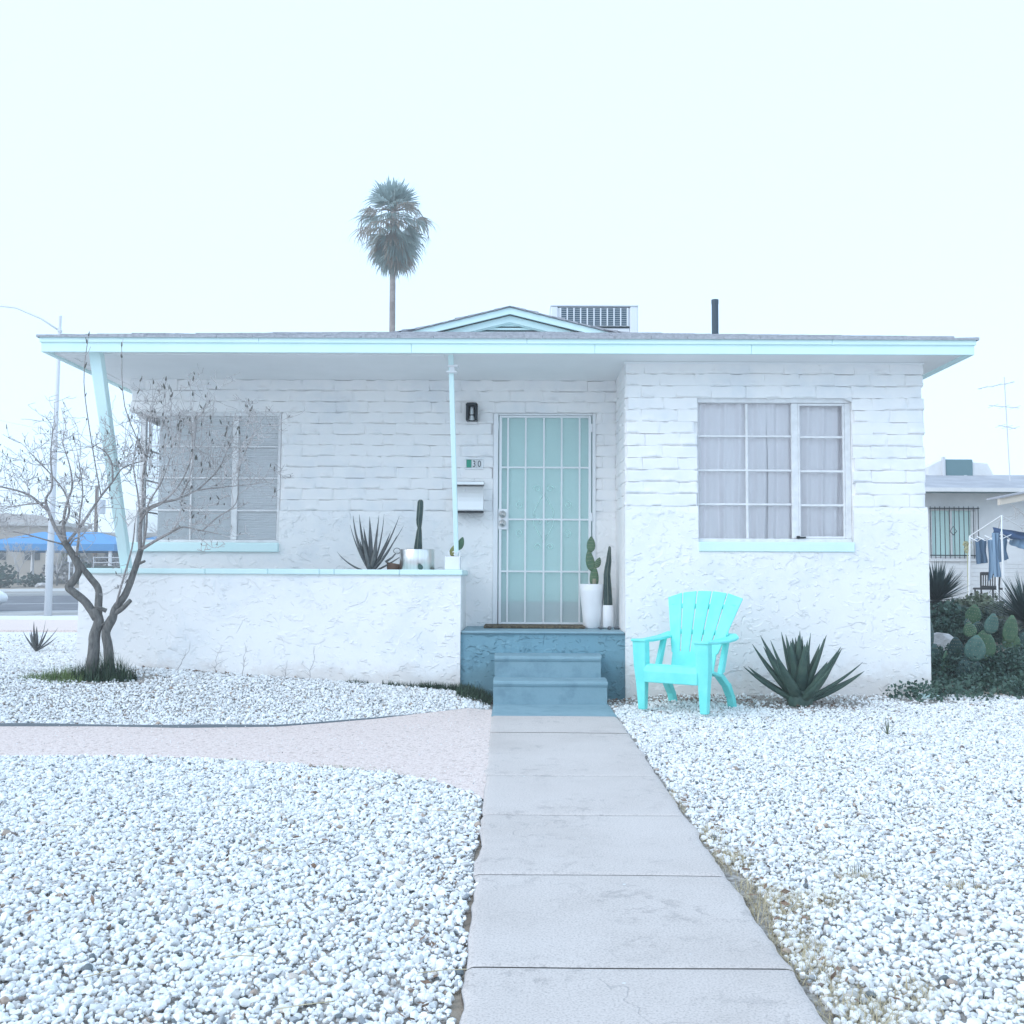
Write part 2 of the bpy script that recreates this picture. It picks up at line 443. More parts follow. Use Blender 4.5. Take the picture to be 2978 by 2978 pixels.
M['teal_panel'] = mat("weathered teal panel", (0.13, 0.22, 0.24), 0.6)
M['cream'] = mat("cream painted beam", (0.62, 0.55, 0.47), 0.8)
M['denim'] = mat("blue cloth", (0.10, 0.17, 0.26), 0.9)
M['denim_light'] = mat("light blue cloth", (0.22, 0.33, 0.46), 0.9)
M['navy'] = mat("dark blue cloth", (0.05, 0.09, 0.18), 0.9)
M['dark_wood'] = mat("dark brown wood", (0.03, 0.027, 0.028), 0.5)
M['yellow'] = mat("yellow bloom", (0.5, 0.48, 0.28), 0.8)

# ------------------------------------------------------------------ mesh helpers
class MB:
    def __init__(s):
        s.v, s.f = [], []
    def add(s, verts, faces):
        o = len(s.v)
        s.v.extend([tuple(p) for p in verts])
        s.f.extend([tuple(i + o for i in f) for f in faces])
    def box(s, x0, x1, y0, y1, z0, z1, mtx=None):
        p = [Vector(q) for q in ((x0, y0, z0), (x1, y0, z0), (x1, y1, z0), (x0, y1, z0),
                                 (x0, y0, z1), (x1, y0, z1), (x1, y1, z1), (x0, y1, z1))]
        if mtx is not None:
            p = [mtx @ q for q in p]
        s.add(p, [(0, 3, 2, 1), (4, 5, 6, 7), (0, 1, 5, 4), (1, 2, 6, 5), (2, 3, 7, 6), (3, 0, 4, 7)])
    def bbox(s, x0, x1, y0, y1, z0, z1, b=0.004, mtx=None):
        """box with chamfered edges"""
        import itertools
        b = min(b, (x1 - x0) * .45, (y1 - y0) * .45, (z1 - z0) * .45)
        vs, idx = [], {}
        X, Y_, Z_ = (x0, x1), (y0, y1), (z0, z1)
        for cx, cy, cz in itertools.product((0, 1), repeat=3):
            for ax in range(3):
                q = [X[cx], Y_[cy], Z_[cz]]
                for k, c in enumerate((cx, cy, cz)):
                    if k != ax:
                        q[k] += b if c == 0 else -b
                idx[(cx, cy, cz, ax)] = len(vs)
                v = Vector(q)
                vs.append(mtx @ v if mtx is not None else v)
        fs = []
        for ax in range(3):
            o = [k for k in range(3) if k != ax]
            for c in (0, 1):
                quad = []
                for a, d in ((0, 0), (1, 0), (1, 1), (0, 1)):
                    t = [0, 0, 0]
                    t[ax] = c; t[o[0]] = a; t[o[1]] = d
                    quad.append(idx[(*t, ax)])
                if (c == 1) == (ax == 1):
                    quad.reverse()
                fs.append(tuple(quad))
        for ax in range(3):
            o = [k for k in range(3) if k != ax]
            for a, d in itertools.product((0, 1), repeat=2):
                t0 = [0, 0, 0]; t0[o[0]] = a; t0[o[1]] = d
                t1 = list(t0); t1[ax] = 1
                fs.append((idx[(*t0, o[0])], idx[(*t0, o[1])], idx[(*t1, o[1])], idx[(*t1, o[0])]))
        for c in itertools.product((0, 1), repeat=3):
            fs.append((idx[(*c, 0)], idx[(*c, 1)], idx[(*c, 2)]))
        s.add(vs, fs)
    def tube(s, pts, rad, n=8, cap=True):
        pts = [Vector(p) for p in pts]
        if not hasattr(rad, '__len__'):
            rad = [rad] * len(pts)
        o = len(s.v)
        up = None
        for i, p in enumerate(pts):
            t = (pts[min(i + 1, len(pts) - 1)] - pts[max(i - 1, 0)])
            if t.length < 1e-9:
                t = Vector((0, 0, 1))
            t.normalize()
            if up is None:
                up = Vector((1, 0, 0)) if abs(t.x) < 0.8 else Vector((0, 1, 0))
            a = (up - t * up.dot(t)).normalized()
            b = t.cross(a)
            up = a
            for k in range(n):
                an = 2 * math.pi * k / n
                s.v.append(tuple(p + (a * math.cos(an) + b * math.sin(an)) * rad[i]))
        for i in range(len(pts) - 1):
            for k in range(n):
                k2 = (k + 1) % n
                s.f.append((o + i * n + k, o + i * n + k2, o + (i + 1) * n + k2, o + (i + 1) * n + k))
        if cap:
            s.f.append(tuple(o + k for k in reversed(range(n))))
            s.f.append(tuple(o + (len(pts) - 1) * n + k for k in range(n)))
    def lathe(s, prof, n=32, c=(0, 0, 0)):
        o = len(s.v)
        for r, z in prof:
            for k in range(n):
                a = 2 * math.pi * k / n
                s.v.append((c[0] + r * math.cos(a), c[1] + r * math.sin(a), c[2] + z))
        for i in range(len(prof) - 1):
            for k in range(n):
                k2 = (k + 1) % n
                s.f.append((o + i * n + k, o + i * n + k2, o + (i + 1) * n + k2, o + (i + 1) * n + k))
    def prism(s, poly, axis, a, b):
        """extrude a 2-D polygon along an axis between a and b"""
        n = len(poly)
        def P(q, t):
            return {'x': (t, q[0], q[1]), 'y': (q[0], t, q[1]), 'z': (q[0], q[1], t)}[axis]
        s.add([P(q, a) for q in poly] + [P(q, b) for q in poly],
              [tuple(range(n)), tuple(range(2 * n - 1, n - 1, -1))] +
              [(i, n + i, n + (i + 1) % n, (i + 1) % n) for i in range(n)])
    def grid(s, fn, nu, nv):
        o = len(s.v)
        for j in range(nv + 1):
            for i in range(nu + 1):
                s.v.append(tuple(fn(i / nu, j / nv)))
        for j in range(nv):
            for i in range(nu):
                a = o + j * (nu + 1) + i
                s.f.append((a, a + 1, a + nu + 2, a + nu + 1))
    def mesh(s, name, org=(0, 0, 0), smooth=False):
        me = bpy.data.meshes.new(name)
        v = np.array(s.v, dtype=float).reshape(-1, 3) - np.array(org, dtype=float)
        me.from_pydata(v.tolist(), [], s.f)
        if smooth:
            me.polygons.foreach_set("use_smooth", [True] * len(me.polygons))
        me.update()
        return me
    def build(s, name, m, parent=None, smooth=False, local=False, org=None):
        if org is None:
            org = ORG.get(parent.name, (0, 0, 0)) if (parent is not None and not local) else (0, 0, 0)
        me = s.mesh(name, org, smooth)
        me.materials.append(m)
        o = bpy.data.objects.new(name, me)
        col.objects.link(o)
        if parent is not None:
            o.parent = parent
            ORG[o.name] = ORG.get(parent.name, (0, 0, 0))
        return o

ORG = {}
def tag(o, label=None, cat=None, group=None, kind=None):
    if label: o["label"] = label
    if cat: o["category"] = cat
    if group: o["group"] = group
    if kind: o["kind"] = kind
    return o
def thing(name, label, cat, loc=(0, 0, 0), rz=0.0, group=None):
    o = bpy.data.objects.new(name, None)
    o.empty_display_size = 0.1
    col.objects.link(o)
    o.location = loc
    o.rotation_euler = (0, 0, rz)
    ORG[o.name] = tuple(loc)
    return tag(o, label, cat, group)
def piece(me, name, parent, loc, rot=(0, 0, 0), scale=(1, 1, 1)):
    """a part that shares mesh data; loc is in world coordinates"""
    o = bpy.data.objects.new(name, me)
    col.objects.link(o)
    o.parent = parent
    g = ORG.get(parent.name, (0, 0, 0))
    o.location = (loc[0] - g[0], loc[1] - g[1], loc[2] - g[2])
    o.rotation_euler = rot
    o.scale = scale
    ORG[o.name] = (0, 0, 0)
    return o
def lerp(a, b, t): return a + (b - a) * t
def sstep(a, b, x):
    t = np.clip((x - a) / (b - a), 0, 1)
    return t * t * (3 - 2 * t)
def text_mesh(body, size, depth=0.002):
    c = bpy.data.curves.new("txt", 'FONT')
    c.body = body
    c.size = size
    c.extrude = depth
    c.align_x = 'CENTER'
    o = bpy.data.objects.new("txt", c)
    col.objects.link(o)
    dg = bpy.context.evaluated_depsgraph_get()
    me = bpy.data.meshes.new_from_object(o.evaluated_get(dg))
    bpy.data.objects.remove(o)
    bpy.data.curves.remove(c)
    return me

# ------------------------------------------------------------------ ground
UP = np.array([(-9, 7.05), (-5.5, 7.1), (-3.59, 7.13), (-2.9, 7.16), (-2.32, 7.11), (-1.70, 7.19), (-1.06, 7.53), (-.54, 7.89), (-.40, 8.05), (-.22, 8.2)])
LO = np.array([(-9, 6.05), (-5.5, 6.02), (-3.0, 6.0), (-2.3, 6.02), (-1.85, 5.98), (-1.23, 5.79), (-.72, 5.60), (-.43, 5.36), (-.26, 5.12), (-.15, 4.9)])
def path_up(x): return np.interp(x, UP[:, 0], UP[:, 1])
def path_lo(x): return np.interp(x, LO[:, 0], LO[:, 1])
def gz(x, y):
    x = np.asarray(x, float); y = np.asarray(y, float)
    hl = .07 + .18 * np.clip((-0.5 - x) / 2.8, 0, 1)
    left_near = hl * sstep(7.2, 8.9, y) * sstep(-0.2, -0.5, x)
    far_l = np.interp(y, [8.9, 12, 18, 24, 36, 52, 75, 120, 300], [.25, .25, .1, -.05, -.44, -.02, .9, 1.6, 1.6])
    near_r = .05 * sstep(7.5, 8.9, y)
    far_r = np.interp(y, [8.9, 12, 18, 26, 60, 300], [.05, .12, .25, .40, .6, 1.6])
    near_r = near_r * sstep(.80, 1.35, x)
    w = sstep(-3.0, 3.0, x)
    far = far_l * (1 - w) + far_r * w
    near = np.where(x < 0.2, left_near, near_r)
    z = np.where(y > 9.0, far, near)
    z = np.where((y > 9.0) & (x > -3.88) & (x < 3.56) & (y < 17.4), -.12, z)
    z = np.where((x > -.30) & (x < .80) & (y < 9.0), .0, z)
    return z - .03

def axis(breaks):
    out = []
    for a, b, n in breaks:
        out += list(np.linspace(a, b, n, endpoint=False))
    return np.array(out + [breaks[-1][1]])
gx = axis([(-400, -60, 12), (-60, -10, 25), (-10, -1, 45), (-1, 2, 30), (2, 10, 40), (10, 60, 25), (60, 400, 10)])
gx = np.unique(np.concatenate([gx, [-3.89, -3.875, 3.555, 3.57]]))
gy = axis([(-60, 0, 10), (0, 6, 30), (6, 10, 40), (10, 16, 30), (16, 80, 64), (80, 500, 20)])
gy = np.unique(np.concatenate([gy, [8.985, 9.005]]))
XX, YY = np.meshgrid(gx, gy)
ZZ = gz(XX, YY)
me = bpy.data.meshes.new("ground")
nx = len(gx)
fs = [(j * nx + i, j * nx + i + 1, (j + 1) * nx + i + 1, (j + 1) * nx + i) for j in range(len(gy) - 1) for i in range(nx - 1)]
me.from_pydata(np.stack([XX, YY, ZZ], -1).reshape(-1, 3).tolist(), [], fs)
me.polygons.foreach_set("use_smooth", [True] * len(me.polygons))
at = me.attributes.new("gravel", 'FLOAT', 'POINT')
gmask = np.where(YY < 9.0, np.where((XX > -.6) & (XX < 1.3), 0.0, 1.0), np.where(XX < 0, np.where(YY < 36.5, 1.0, 0.0), 0.0))
at.data.foreach_set("value", gmask.reshape(-1))
me.materials.append(M['ground'])
ground = bpy.data.objects.new("ground", me)
col.objects.link(ground)
tag(ground, kind="structure")

# pebble shapes
def pebble_mesh(seed, sub=2):
    import bmesh
    bm = bmesh.new()
    bmesh.ops.create_icosphere(bm, subdivisions=sub, radius=1.0)
    r2 = random.Random(seed)
    off = Vector((seed * 3.1, seed * 1.7, seed * .9))
    sx, sy, sz = r2.uniform(.85, 1.25), r2.uniform(.75, 1.05), r2.uniform(.5, .75)
    for v in bm.verts:
        d = v.co.normalized()
        k = 1 + .30 * mnoise.noise(d * 1.1 + off) + .14 * mnoise.noise(d * 2.7 + off)
        v.co = Vector((d.x * sx * k, d.y * sy * k, d.z * sz * k))
    # a few cleaved faces
    for _ in range(r2.randint(5, 9)):
        nrm = Vector((r2.gauss(0, 1), r2.gauss(0, 1), r2.gauss(0, .7))).normalized()
        lim = r2.uniform(.42, .72)
        for v in bm.verts:
            t = v.co.dot(nrm)
            if t > lim:
                v.co -= nrm * (t - lim) * .93
    me = bpy.data.meshes.new("pebble_shape")
    bm.to_mesh(me)
    bm.free()
    me.materials.append(M['pebble'])
    return me
PEB = [pebble_mesh(i + 1) for i in range(16)]
pcol = bpy.data.collections.new("pebble_shapes")
for i, m_ in enumerate(PEB):
    pcol.objects.link(bpy.data.objects.new("pebble_shape_%d" % i, m_))
chipcol = bpy.data.collections.new("chip_shapes")
for i in range(4):
    m_ = pebble_mesh(40 + i, 1)
    m_.materials[0] = M['chip']
    chipcol.objects.link(bpy.data.objects.new("chip_shape_%d" % i, m_))

def scatter_object(name, P, S, Rt, idx, coll, parent=None):
    me = bpy.data.meshes.new(name)
    me.from_pydata(P.tolist(), [], [])
    a = me.attributes.new("psize", 'FLOAT', 'POINT'); a.data.foreach_set("value", S.astype(np.float32))
    a = me.attributes.new("prot", 'FLOAT_VECTOR', 'POINT'); a.data.foreach_set("vector", Rt.astype(np.float32).reshape(-1))
    a = me.attributes.new("pidx", 'INT', 'POINT'); a.data.foreach_set("value", idx.astype(np.int32))
    o = bpy.data.objects.new(name, me)
    col.objects.link(o)
    ng = bpy.data.node_groups.new(name + "_nodes", 'GeometryNodeTree')
    ng.interface.new_socket("Geometry", in_out='INPUT', socket_type='NodeSocketGeometry')
    ng.interface.new_socket("Geometry", in_out='OUTPUT', socket_type='NodeSocketGeometry')
    nd, lk = ng.nodes, ng.links
    gi, go = nd.new('NodeGroupInput'), nd.new('NodeGroupOutput')
    ip = nd.new('GeometryNodeInstanceOnPoints')
    ci = nd.new('GeometryNodeCollectionInfo')
    ci.inputs["Collection"].default_value = coll
    ci.inputs["Separate Children"].default_value = True
    ci.inputs["Reset Children"].default_value = True
    def attr(n, t):
        q = nd.new('GeometryNodeInputNamedAttribute')
        q.data_type = t
        q.inputs["Name"].default_value = n
        return [s_ for s_ in q.outputs if s_.name == "Attribute" and s_.enabled][0]
    e2r = nd.new('FunctionNodeEulerToRotation')
    lk.new(attr("prot", 'FLOAT_VECTOR'), e2r.inputs[0])
    lk.new(gi.outputs[0], ip.inputs["Points"])
    lk.new(ci.outputs[0], ip.inputs["Instance"])
    ip.inputs["Pick Instance"].default_value = True
    lk.new(attr("pidx", 'INT'), ip.inputs["Instance Index"])
    lk.new(e2r.outputs[0], ip.inputs["Rotation"])
    lk.new(attr("psize", 'FLOAT'), ip.inputs["Scale"])
    lk.new(ip.outputs[0], go.inputs[0])
    md = o.modifiers.new("scatter", 'NODES')
    md.node_group = ng
    if parent is not None:
        o.parent = parent
    return o

def jitter_grid(x0, x1, y0, y1, s):
    xs = np.arange(x0, x1, s); ys = np.arange(y0, y1, s * .87)
    X, Y_ = np.meshgrid(xs, ys)
    X = X + (np.arange(len(ys)) % 2)[:, None] * s * .5
    X = X + rng.uniform(-.42, .42, X.shape) * s
    Y_ = Y_ + rng.uniform(-.42, .42, Y_.shape) * s
    return np.stack([X.ravel(), Y_.ravel()], -1)

WALK_L = lambda y: np.interp(y, [0, 2.5, 4.5, 7, 8.5], [-.125, -.14, -.16, -.205, -.215])
WALK_R = .735

def bed(name, box, keep, s):
    p = jitter_grid(*box, s)
    p = p[keep(p[:, 0], p[:, 1])]
    thin = np.array([mnoise.noise(Vector((a * 2.3, b_ * 2.3, 5.0))) + .6 * mnoise.noise(Vector((a * 7, b_ * 7, 9.0))) for a, b_ in p])
    p = p[rng.random(len(p)) > .16 * sstep(.25, .75, thin)]
    p = p[np.abs(p[:, 0]) < .52 * p[:, 1] + 1.1]
    n = len(p)
    size = np.clip(np.exp(rng.normal(math.log(.0098), .34, n)), .0045, .023)
    z = gz(p[:, 0], p[:, 1]) + .006 + rng.uniform(-.002, .014, n)
    P = np.column_stack([p, z])
    Rt = np.column_stack([rng.normal(0, .45, n), rng.normal(0, .45, n), rng.uniform(0, 6.28, n)])
    idx = rng.integers(0, len(PEB), n)
    return P, size, Rt, idx

def in_path(x, y): return (x < -.13) & (y > path_lo(x) - .01) & (y < path_up(x) + .02)
def notches(x, y):      # not on the walk, the path or in the walls
    d = np.sin(y * 9.0) * .012 + np.sin(y * 23.0 + 1.3) * .008
    return (x < WALK_L(y) - .008 + d) | (x > WALK_R + .012 - d)
def bare_right(x, y):   # bare soil and straw strip along the right-hand edge of the walk
    w = .02 + .048 * np.clip(np.sin(y * 2.1 + .6) + .55 * np.sin(y * 5.7), 0, 1.3)
    return x > WALK_R + w * np.clip((6.4 - y) / 3, 0, 1)
beds = [
    ("gravel_bed_front_left", (-5, 0, 1.3, 6.3), lambda x, y: notches(x, y) & (x < 0) & (y < path_lo(x) + .015), .0168),
    ("gravel_bed_right", (0.7, 6.2, 1.3, 8.95), lambda x, y: notches(x, y) & (x > 0) & bare_right(x, y) & ~((y > 8.50 + .10 * np.sin(x * 7) + .05 * np.sin(x * 17)) & (x < 3.6) & (rng.random(len(x)) < .8))
        & ~((((x - 2.25) / .55) ** 2 + ((y - 8.42) / .28) ** 2 < 1) & (rng.random(len(x)) < .75)), .0178),
    ("gravel_bed_by_wall", (-8.5, -.2, 7.05, 14.5), lambda x, y: (y > path_up(x) + .03) & ((y < 8.965) | (x < -3.9)) & ~((x > -.62) & (y > 8.60 + 1.2 * (-.3 - x)) & (rng.random(len(x)) < .8)) & (x < -.24)
        & ~((((x + 3.4) / .50) ** 2 + ((y - 8.5) / .22) ** 2 < 1) & (rng.random(len(x)) < .7)), .0190),
]
for nm, box, keep, s in beds:
    P, S, Rt, idx = bed(nm, box, keep, s)
    base = MB()
    # a thin layer of fines under the stones carries them
    def quad_strip(us, v0, v1, swap, nv=16):
        for a in range(len(us) - 1):
            for b_ in range(nv):
                q = []
                for (u_, t_) in ((us[a], b_ / nv), (us[a + 1], b_ / nv), (us[a + 1], (b_ + 1) / nv), (us[a], (b_ + 1) / nv)):
                    v_ = lerp(v0(u_), v1(u_), t_)
                    x_, y_ = (v_, u_) if swap else (u_, v_)
                    q.append((x_, y_, float(gz(x_, y_)) + .005))
                base.add(q, [(0, 1, 2, 3)] if not swap else [(3, 2, 1, 0)])
    if 'front' in nm:
        quad_strip(np.linspace(-6, -.17, 50), lambda u: 1.0, lambda u: float(path_lo(u)) + .01, False)
    elif 'right' in nm:
        quad_strip(np.linspace(1.0, 8.96, 60), lambda u: .70, lambda u: 6.5, True, 40)
    else:
        quad_strip(np.linspace(-8.5, -3.9, 24), lambda u: float(path_up(u)) + .02, lambda u: 14.5, False, 40)
        quad_strip(np.linspace(-3.9, -.22, 30), lambda u: float(path_up(u)) + .02, lambda u: 8.985, False)
    bed_o = base.build("gravel_bed", M['fines'])
    tag(bed_o, kind="structure")
    # the stones that show largest are pieces of their own
    d = np.hypot(P[:, 0], P[:, 1])
    inframe = (np.abs(P[:, 0]) < .49 * P[:, 1]) & (P[:, 1] > 2.45)
    order = np.argsort(np.where(inframe, d, 99) - S * 30)
    k = {'gravel_bed_front_left': 150, 'gravel_bed_right': 150}.get(nm, 0)
    sel = order[:k]
    for q in sel:
        piece(PEB[int(idx[q])], "pebble", bed_o, P[q], tuple(Rt[q]), (float(S[q]),) * 3)
    rest = np.ones(len(P), bool); rest[sel] = False
    so = scatter_object("gravel", P[rest], S[rest], Rt[rest], idx[rest], pcol, bed_o)
    tag(so, kind="stuff")

# pink side path of decomposed granite
xs = np.linspace(-9, -.14, 70)
mb = MB()
for i in range(len(xs) - 1):
    for j in range(8):
        q = []
        for (x, t) in ((xs[i], j / 8), (xs[i + 1], j / 8), (xs[i + 1], (j + 1) / 8), (xs[i], (j + 1) / 8)):
            y = lerp(path_lo(x) - .01, path_up(x) + .01, t)
            q.append((x, y, float(gz(x, y)) + .026 - .008 * (2 * t - 1) ** 2))
        mb.add(q, [(0, 1, 2, 3)])
o = mb.build("path", M['dg'], smooth=True)
tag(o, kind="structure")
p = jitter_grid(-5.5, -.2, 4.9, 8.2, .03)
p = p[(p[:, 1] > path_lo(p[:, 0])) & (p[:, 1] < path_up(p[:, 0])) & (rng.random(len(p)) < .05)]
n = len(p)
so = scatter_object("granite_chips", np.column_stack([p, gz(p[:, 0], p[:, 1]) + .027]), rng.uniform(.0025, .006, n),
                    rng.uniform(0, 6.28, (n, 3)), rng.integers(0, 4, n), chipcol, o)
tag(so, kind="stuff")
# edging strip along the far side of the path
mb = MB()
ex = np.linspace(-8, -.42, 60)
pts = [(x, float(path_up(x)) + .012, 0) for x in ex]
for i in range(len(pts) - 1):
    a, b_ = pts[i], pts[i + 1]
    za, zb = .004 + .005 * math.sin(a[0] * 5), .004 + .005 * math.sin(b_[0] * 5)
    mb.add([(a[0], a[1] - .009, -.06), (b_[0], b_[1] - .009, -.06), (b_[0], b_[1] - .009, zb), (a[0], a[1] - .009, za),
            (a[0], a[1] + .009, -.06), (b_[0], b_[1] + .009, -.06), (b_[0], b_[1] + .009, zb), (a[0], a[1] + .009, za)],
           [(0, 1, 2, 3), (3, 2, 6, 7), (5, 4, 7, 6)])
tag(mb.build("path_edging", M['edging']), "thin dark grey edging strip along the far side of the pink path", "edging")

# concrete walk, slab by slab
walk = thing("front_walk", None, None, (0.27, 4.5, 0))
walk["kind"] = "structure"
walk.name = "walkway"
ORG["walkway"] = (0.27, 4.5, 0)
JY = [8.435, 7.735, 6.93, 5.47, 4.585, 3.684, 2.83, 1.95, 1.05, .15, -.8]
for i in range(len(JY) - 1):
    y1, y0 = JY[i] - .004, JY[i + 1] + .004
    if i == 0: y1 = 8.50
    if i == 1: y1 = JY[i]
    if i == 0: y0 = JY[1] + .0005
    nu, nv = 16, max(6, int((y1 - y0) / .035))
    mb = MB()
    rag = 0.0 if i == 0 else 1.0
    def edge(side, y):
        base_x = float(WALK_L(y)) if side < 0 else WALK_R
        n_ = mnoise.noise(Vector((side * 5, y * 3.3, 0))) * .018 + mnoise.noise(Vector((side * 9, y * 11, 3))) * .009
        if i == 0: return base_x + side * .0
        return base_x + n_ * (1.0 if y < 6.5 else .4)
    def top(u, v):
        y = lerp(y0, y1, v)
        xl, xr = edge(-1, y), edge(1, y)
        e = min(u, 1 - u) * (xr - xl)
        ey = min(v, 1 - v) * (y1 - y0)
        r_ = .012
        drop = 0.0
        if e < .025: drop += (1 - e / .025) ** 2 * (.010 + .008 * mnoise.noise(Vector((u * 3, y * 14, 8))))
        if ey < .010 and i > 1: drop += .004 * (1 - ey / .01)
        z = .002 * mnoise.noise(Vector((lerp(xl, xr, u) * 2, y * 2, 1.0))) - drop
        return (lerp(xl, xr, u), y, z)
    us = sorted(set(list(np.linspace(0, 1, nu + 1)) + [.006, .014, .022, .994, .986, .978]))
    vsv = sorted(set(list(np.linspace(0, 1, nv + 1)) + [.003, .008, .997, .992]))
    o_ = 0
    for v_ in vsv:
        for u_ in us:
            mb.v.append(top(u_, v_))
    nu_, nv_ = len(us), len(vsv)
    for b_ in range(nv_ - 1):
        for a in range(nu_ - 1):
            k = b_ * nu_ + a
            mb.f.append((k, k + 1, k + nu_ + 1, k + nu_))
    # skirts
    def skirt(idx):
        o2 = len(mb.v)
        for k in idx:
            q = mb.v[k]
            mb.v.append((q[0], q[1], -.10))
        for k in range(len(idx) - 1):
            mb.f.append((idx[k], o2 + k, o2 + k + 1, idx[k + 1]))
    skirt([b_ * nu_ for b_ in range(nv_)])
    skirt([b_ * nu_ + nu_ - 1 for b_ in range(nv_)][::-1])
    skirt(list(range(nu_))[::-1])
    skirt([(nv_ - 1) * nu_ + a for a in range(nu_)])
    sl = mb.build("slab", M['steps'] if i == 0 else M['concrete'], walk, smooth=True)

# ------------------------------------------------------------------ house
YR, YF = 9.87, 8.97              # recessed porch wall, front of the wing and the low wall
XL, XW, XR = -3.80, 0.93, 3.54   # left corner, inner corner, right corner
ZS = 2.935                       # soffit
ZST = 1.66                       # top of the stucco band
YB = 17.5
house = thing("house", "small white slump block house with mint trim and a low grey roof", "house", (0, 9.87, 0))

def cut_wall(mb, axis, c0, c1, lo, hi, z0, z1, holes):
    """wall slab between planes c0..c1 of the other axis, from lo to hi, with rectangular holes (lo,hi,z0,z1)"""
    xs = sorted({lo, hi} | {h[0] for h in holes} | {h[1] for h in holes})
    zs = sorted({z0, z1} | {v for h in holes for v in h[2:] if z0 < v < z1})
    for i in range(len(xs) - 1):
        for j in range(len(zs) - 1):
            cx, cz = (xs[i] + xs[i + 1]) / 2, (zs[j] + zs[j + 1]) / 2
            if any(h[0] < cx < h[1] and h[2] < cz < h[3] for h in holes):
                continue
            if axis == 'x':
                mb.box(xs[i], xs[i + 1], c0, c1, zs[j], zs[j + 1])
            else:
                mb.box(c0, c1, xs[i], xs[i + 1], zs[j], zs[j + 1])

LW = (-3.70, -2.325, 1.345, 2.625)        # left window opening
RW = (1.556, 2.908, 1.345, 2.63)          # right window opening
DO = (-.262, .728, .55, 2.612)            # doorway
# core walls sit 6 mm behind the face of the blocks
mb = MB()
cut_wall(mb, 'x', YR + .026, YR + .19, XL + .008, XW + .15, ZST, ZS + .02, [(XL + .008, LW[1], LW[2], LW[3]), DO])
porch_wall = mb.build("porch_wall", M['block'], house)
mb = MB()
cut_wall(mb, 'x', YF + .026, YF + .19, XW + .026, XR - .008, ZST, ZS + .02, [RW])
mb.box(XW + .026, XW + .19, YF + .19, YR + .026, ZST, ZS + .02)
wing_wall = mb.build("wing_wall", M['block'], house)
# stucco band, a little proud of the blocks
def stucco_panel(mb, x0, x1, y, z0, z1, holes, step=.05):
    xs = sorted(set(list(np.arange(x0, x1, step)) + [x1] + [v for h in holes for v in h[:2]]))
    zs = sorted(set(list(np.arange(z0, z1, step)) + [z1] + [v for h in holes for v in h[2:] if v < z1]))
    def P(x, z):
        q = Vector((x * 1.3, y, z * 1.3))
        d = .007 * mnoise.noise(q) + .004 * mnoise.noise(q * 3.1)
        lip = .010 * sstep(z1 - .05, z1, z)
        return (x, y - d + lip, z)
    for i in range(len(xs) - 1):
        for j in range(len(zs) - 1):
            cx, cz = (xs[i] + xs[i + 1]) / 2, (zs[j] + zs[j + 1]) / 2
            if any(h[0] < cx < h[1] and h[2] < cz < h[3] for h in holes):
                continue
            mb.add([P(xs[i], zs[j]), P(xs[i + 1], zs[j]), P(xs[i + 1], zs[j + 1]), P(xs[i], zs[j + 1])], [(0, 1, 2, 3)])
mb = MB()
stucco_panel(mb, XL - .012, XW + .02, YR - .012, .3, ZST, [(LW[0], LW[1], LW[2], 9), DO])
mb.box(XL - .012, LW[0], YR - .002, YR + .2, .3, ZST - .002)
mb.box(LW[0], LW[1], YR - .002, YR + .2, .3, LW[2] - .02)
mb.box(LW[1], DO[0], YR + .002, YR + .2, .3, ZST - .003)
mb.box(DO[1], XW + .1, YR + .002, YR + .2, .3, ZST - .002)
mb.box(DO[0], DO[1], YR + .002, YR + .2, .3, DO[2])
band1 = mb.build("stucco_band", M['stucco'], house, smooth=False)
mb = MB()
stucco_panel(mb, XW - .012, XR + .018, YF - .014, -.1, ZST, [(RW[0], RW[1], RW[2], 9)])
cut_wall(mb, 'x', YF + .003, YF + .19, XW - .010, XR + .016, -.1, ZST - .002, [(RW[0], RW[1], RW[2], 9)])
mb.box(XW - .012, XW + .19, YF + .19, YR + .01, .3, ZST - .003)
band2 = mb.build("stucco_band", M['stucco'], house)
# remaining walls round the back
mb = MB()
LSW = (YR + .10, YR + 1.25, LW[2], LW[3])
cut_wall(mb, 'y', XL, XL + .18, YR + .19, YB, -.2, ZS + .02, [LSW])
mb.box(XR - .18, XR, YF + .19, YB, -.2, ZS + .02)
mb.box(XL, XR, YB, YB + .18, -.2, ZS + .02)
side_walls = mb.build("side_wall", M['stucco'], house)
# interior: floor, room walls, so that the windows look into rooms
mb = MB()
mb.box(XL + .2, XR - .2, YR + .25, YB - .1, .45, .53)
mb.box(XW + .2, XR - .2, YF + .22, YR + .25, .45, .53)
mb.box(XL + .2, XR - .2, 13.2, 13.3, .53, ZS)
mb.box(-1.2, -1.1, YR + .2, 13.2, .53, ZS)
mb.box(XW + .2, XW + .3, YR + .2, 13.2, .53, ZS)
mb.build("interior", M['room'], house)

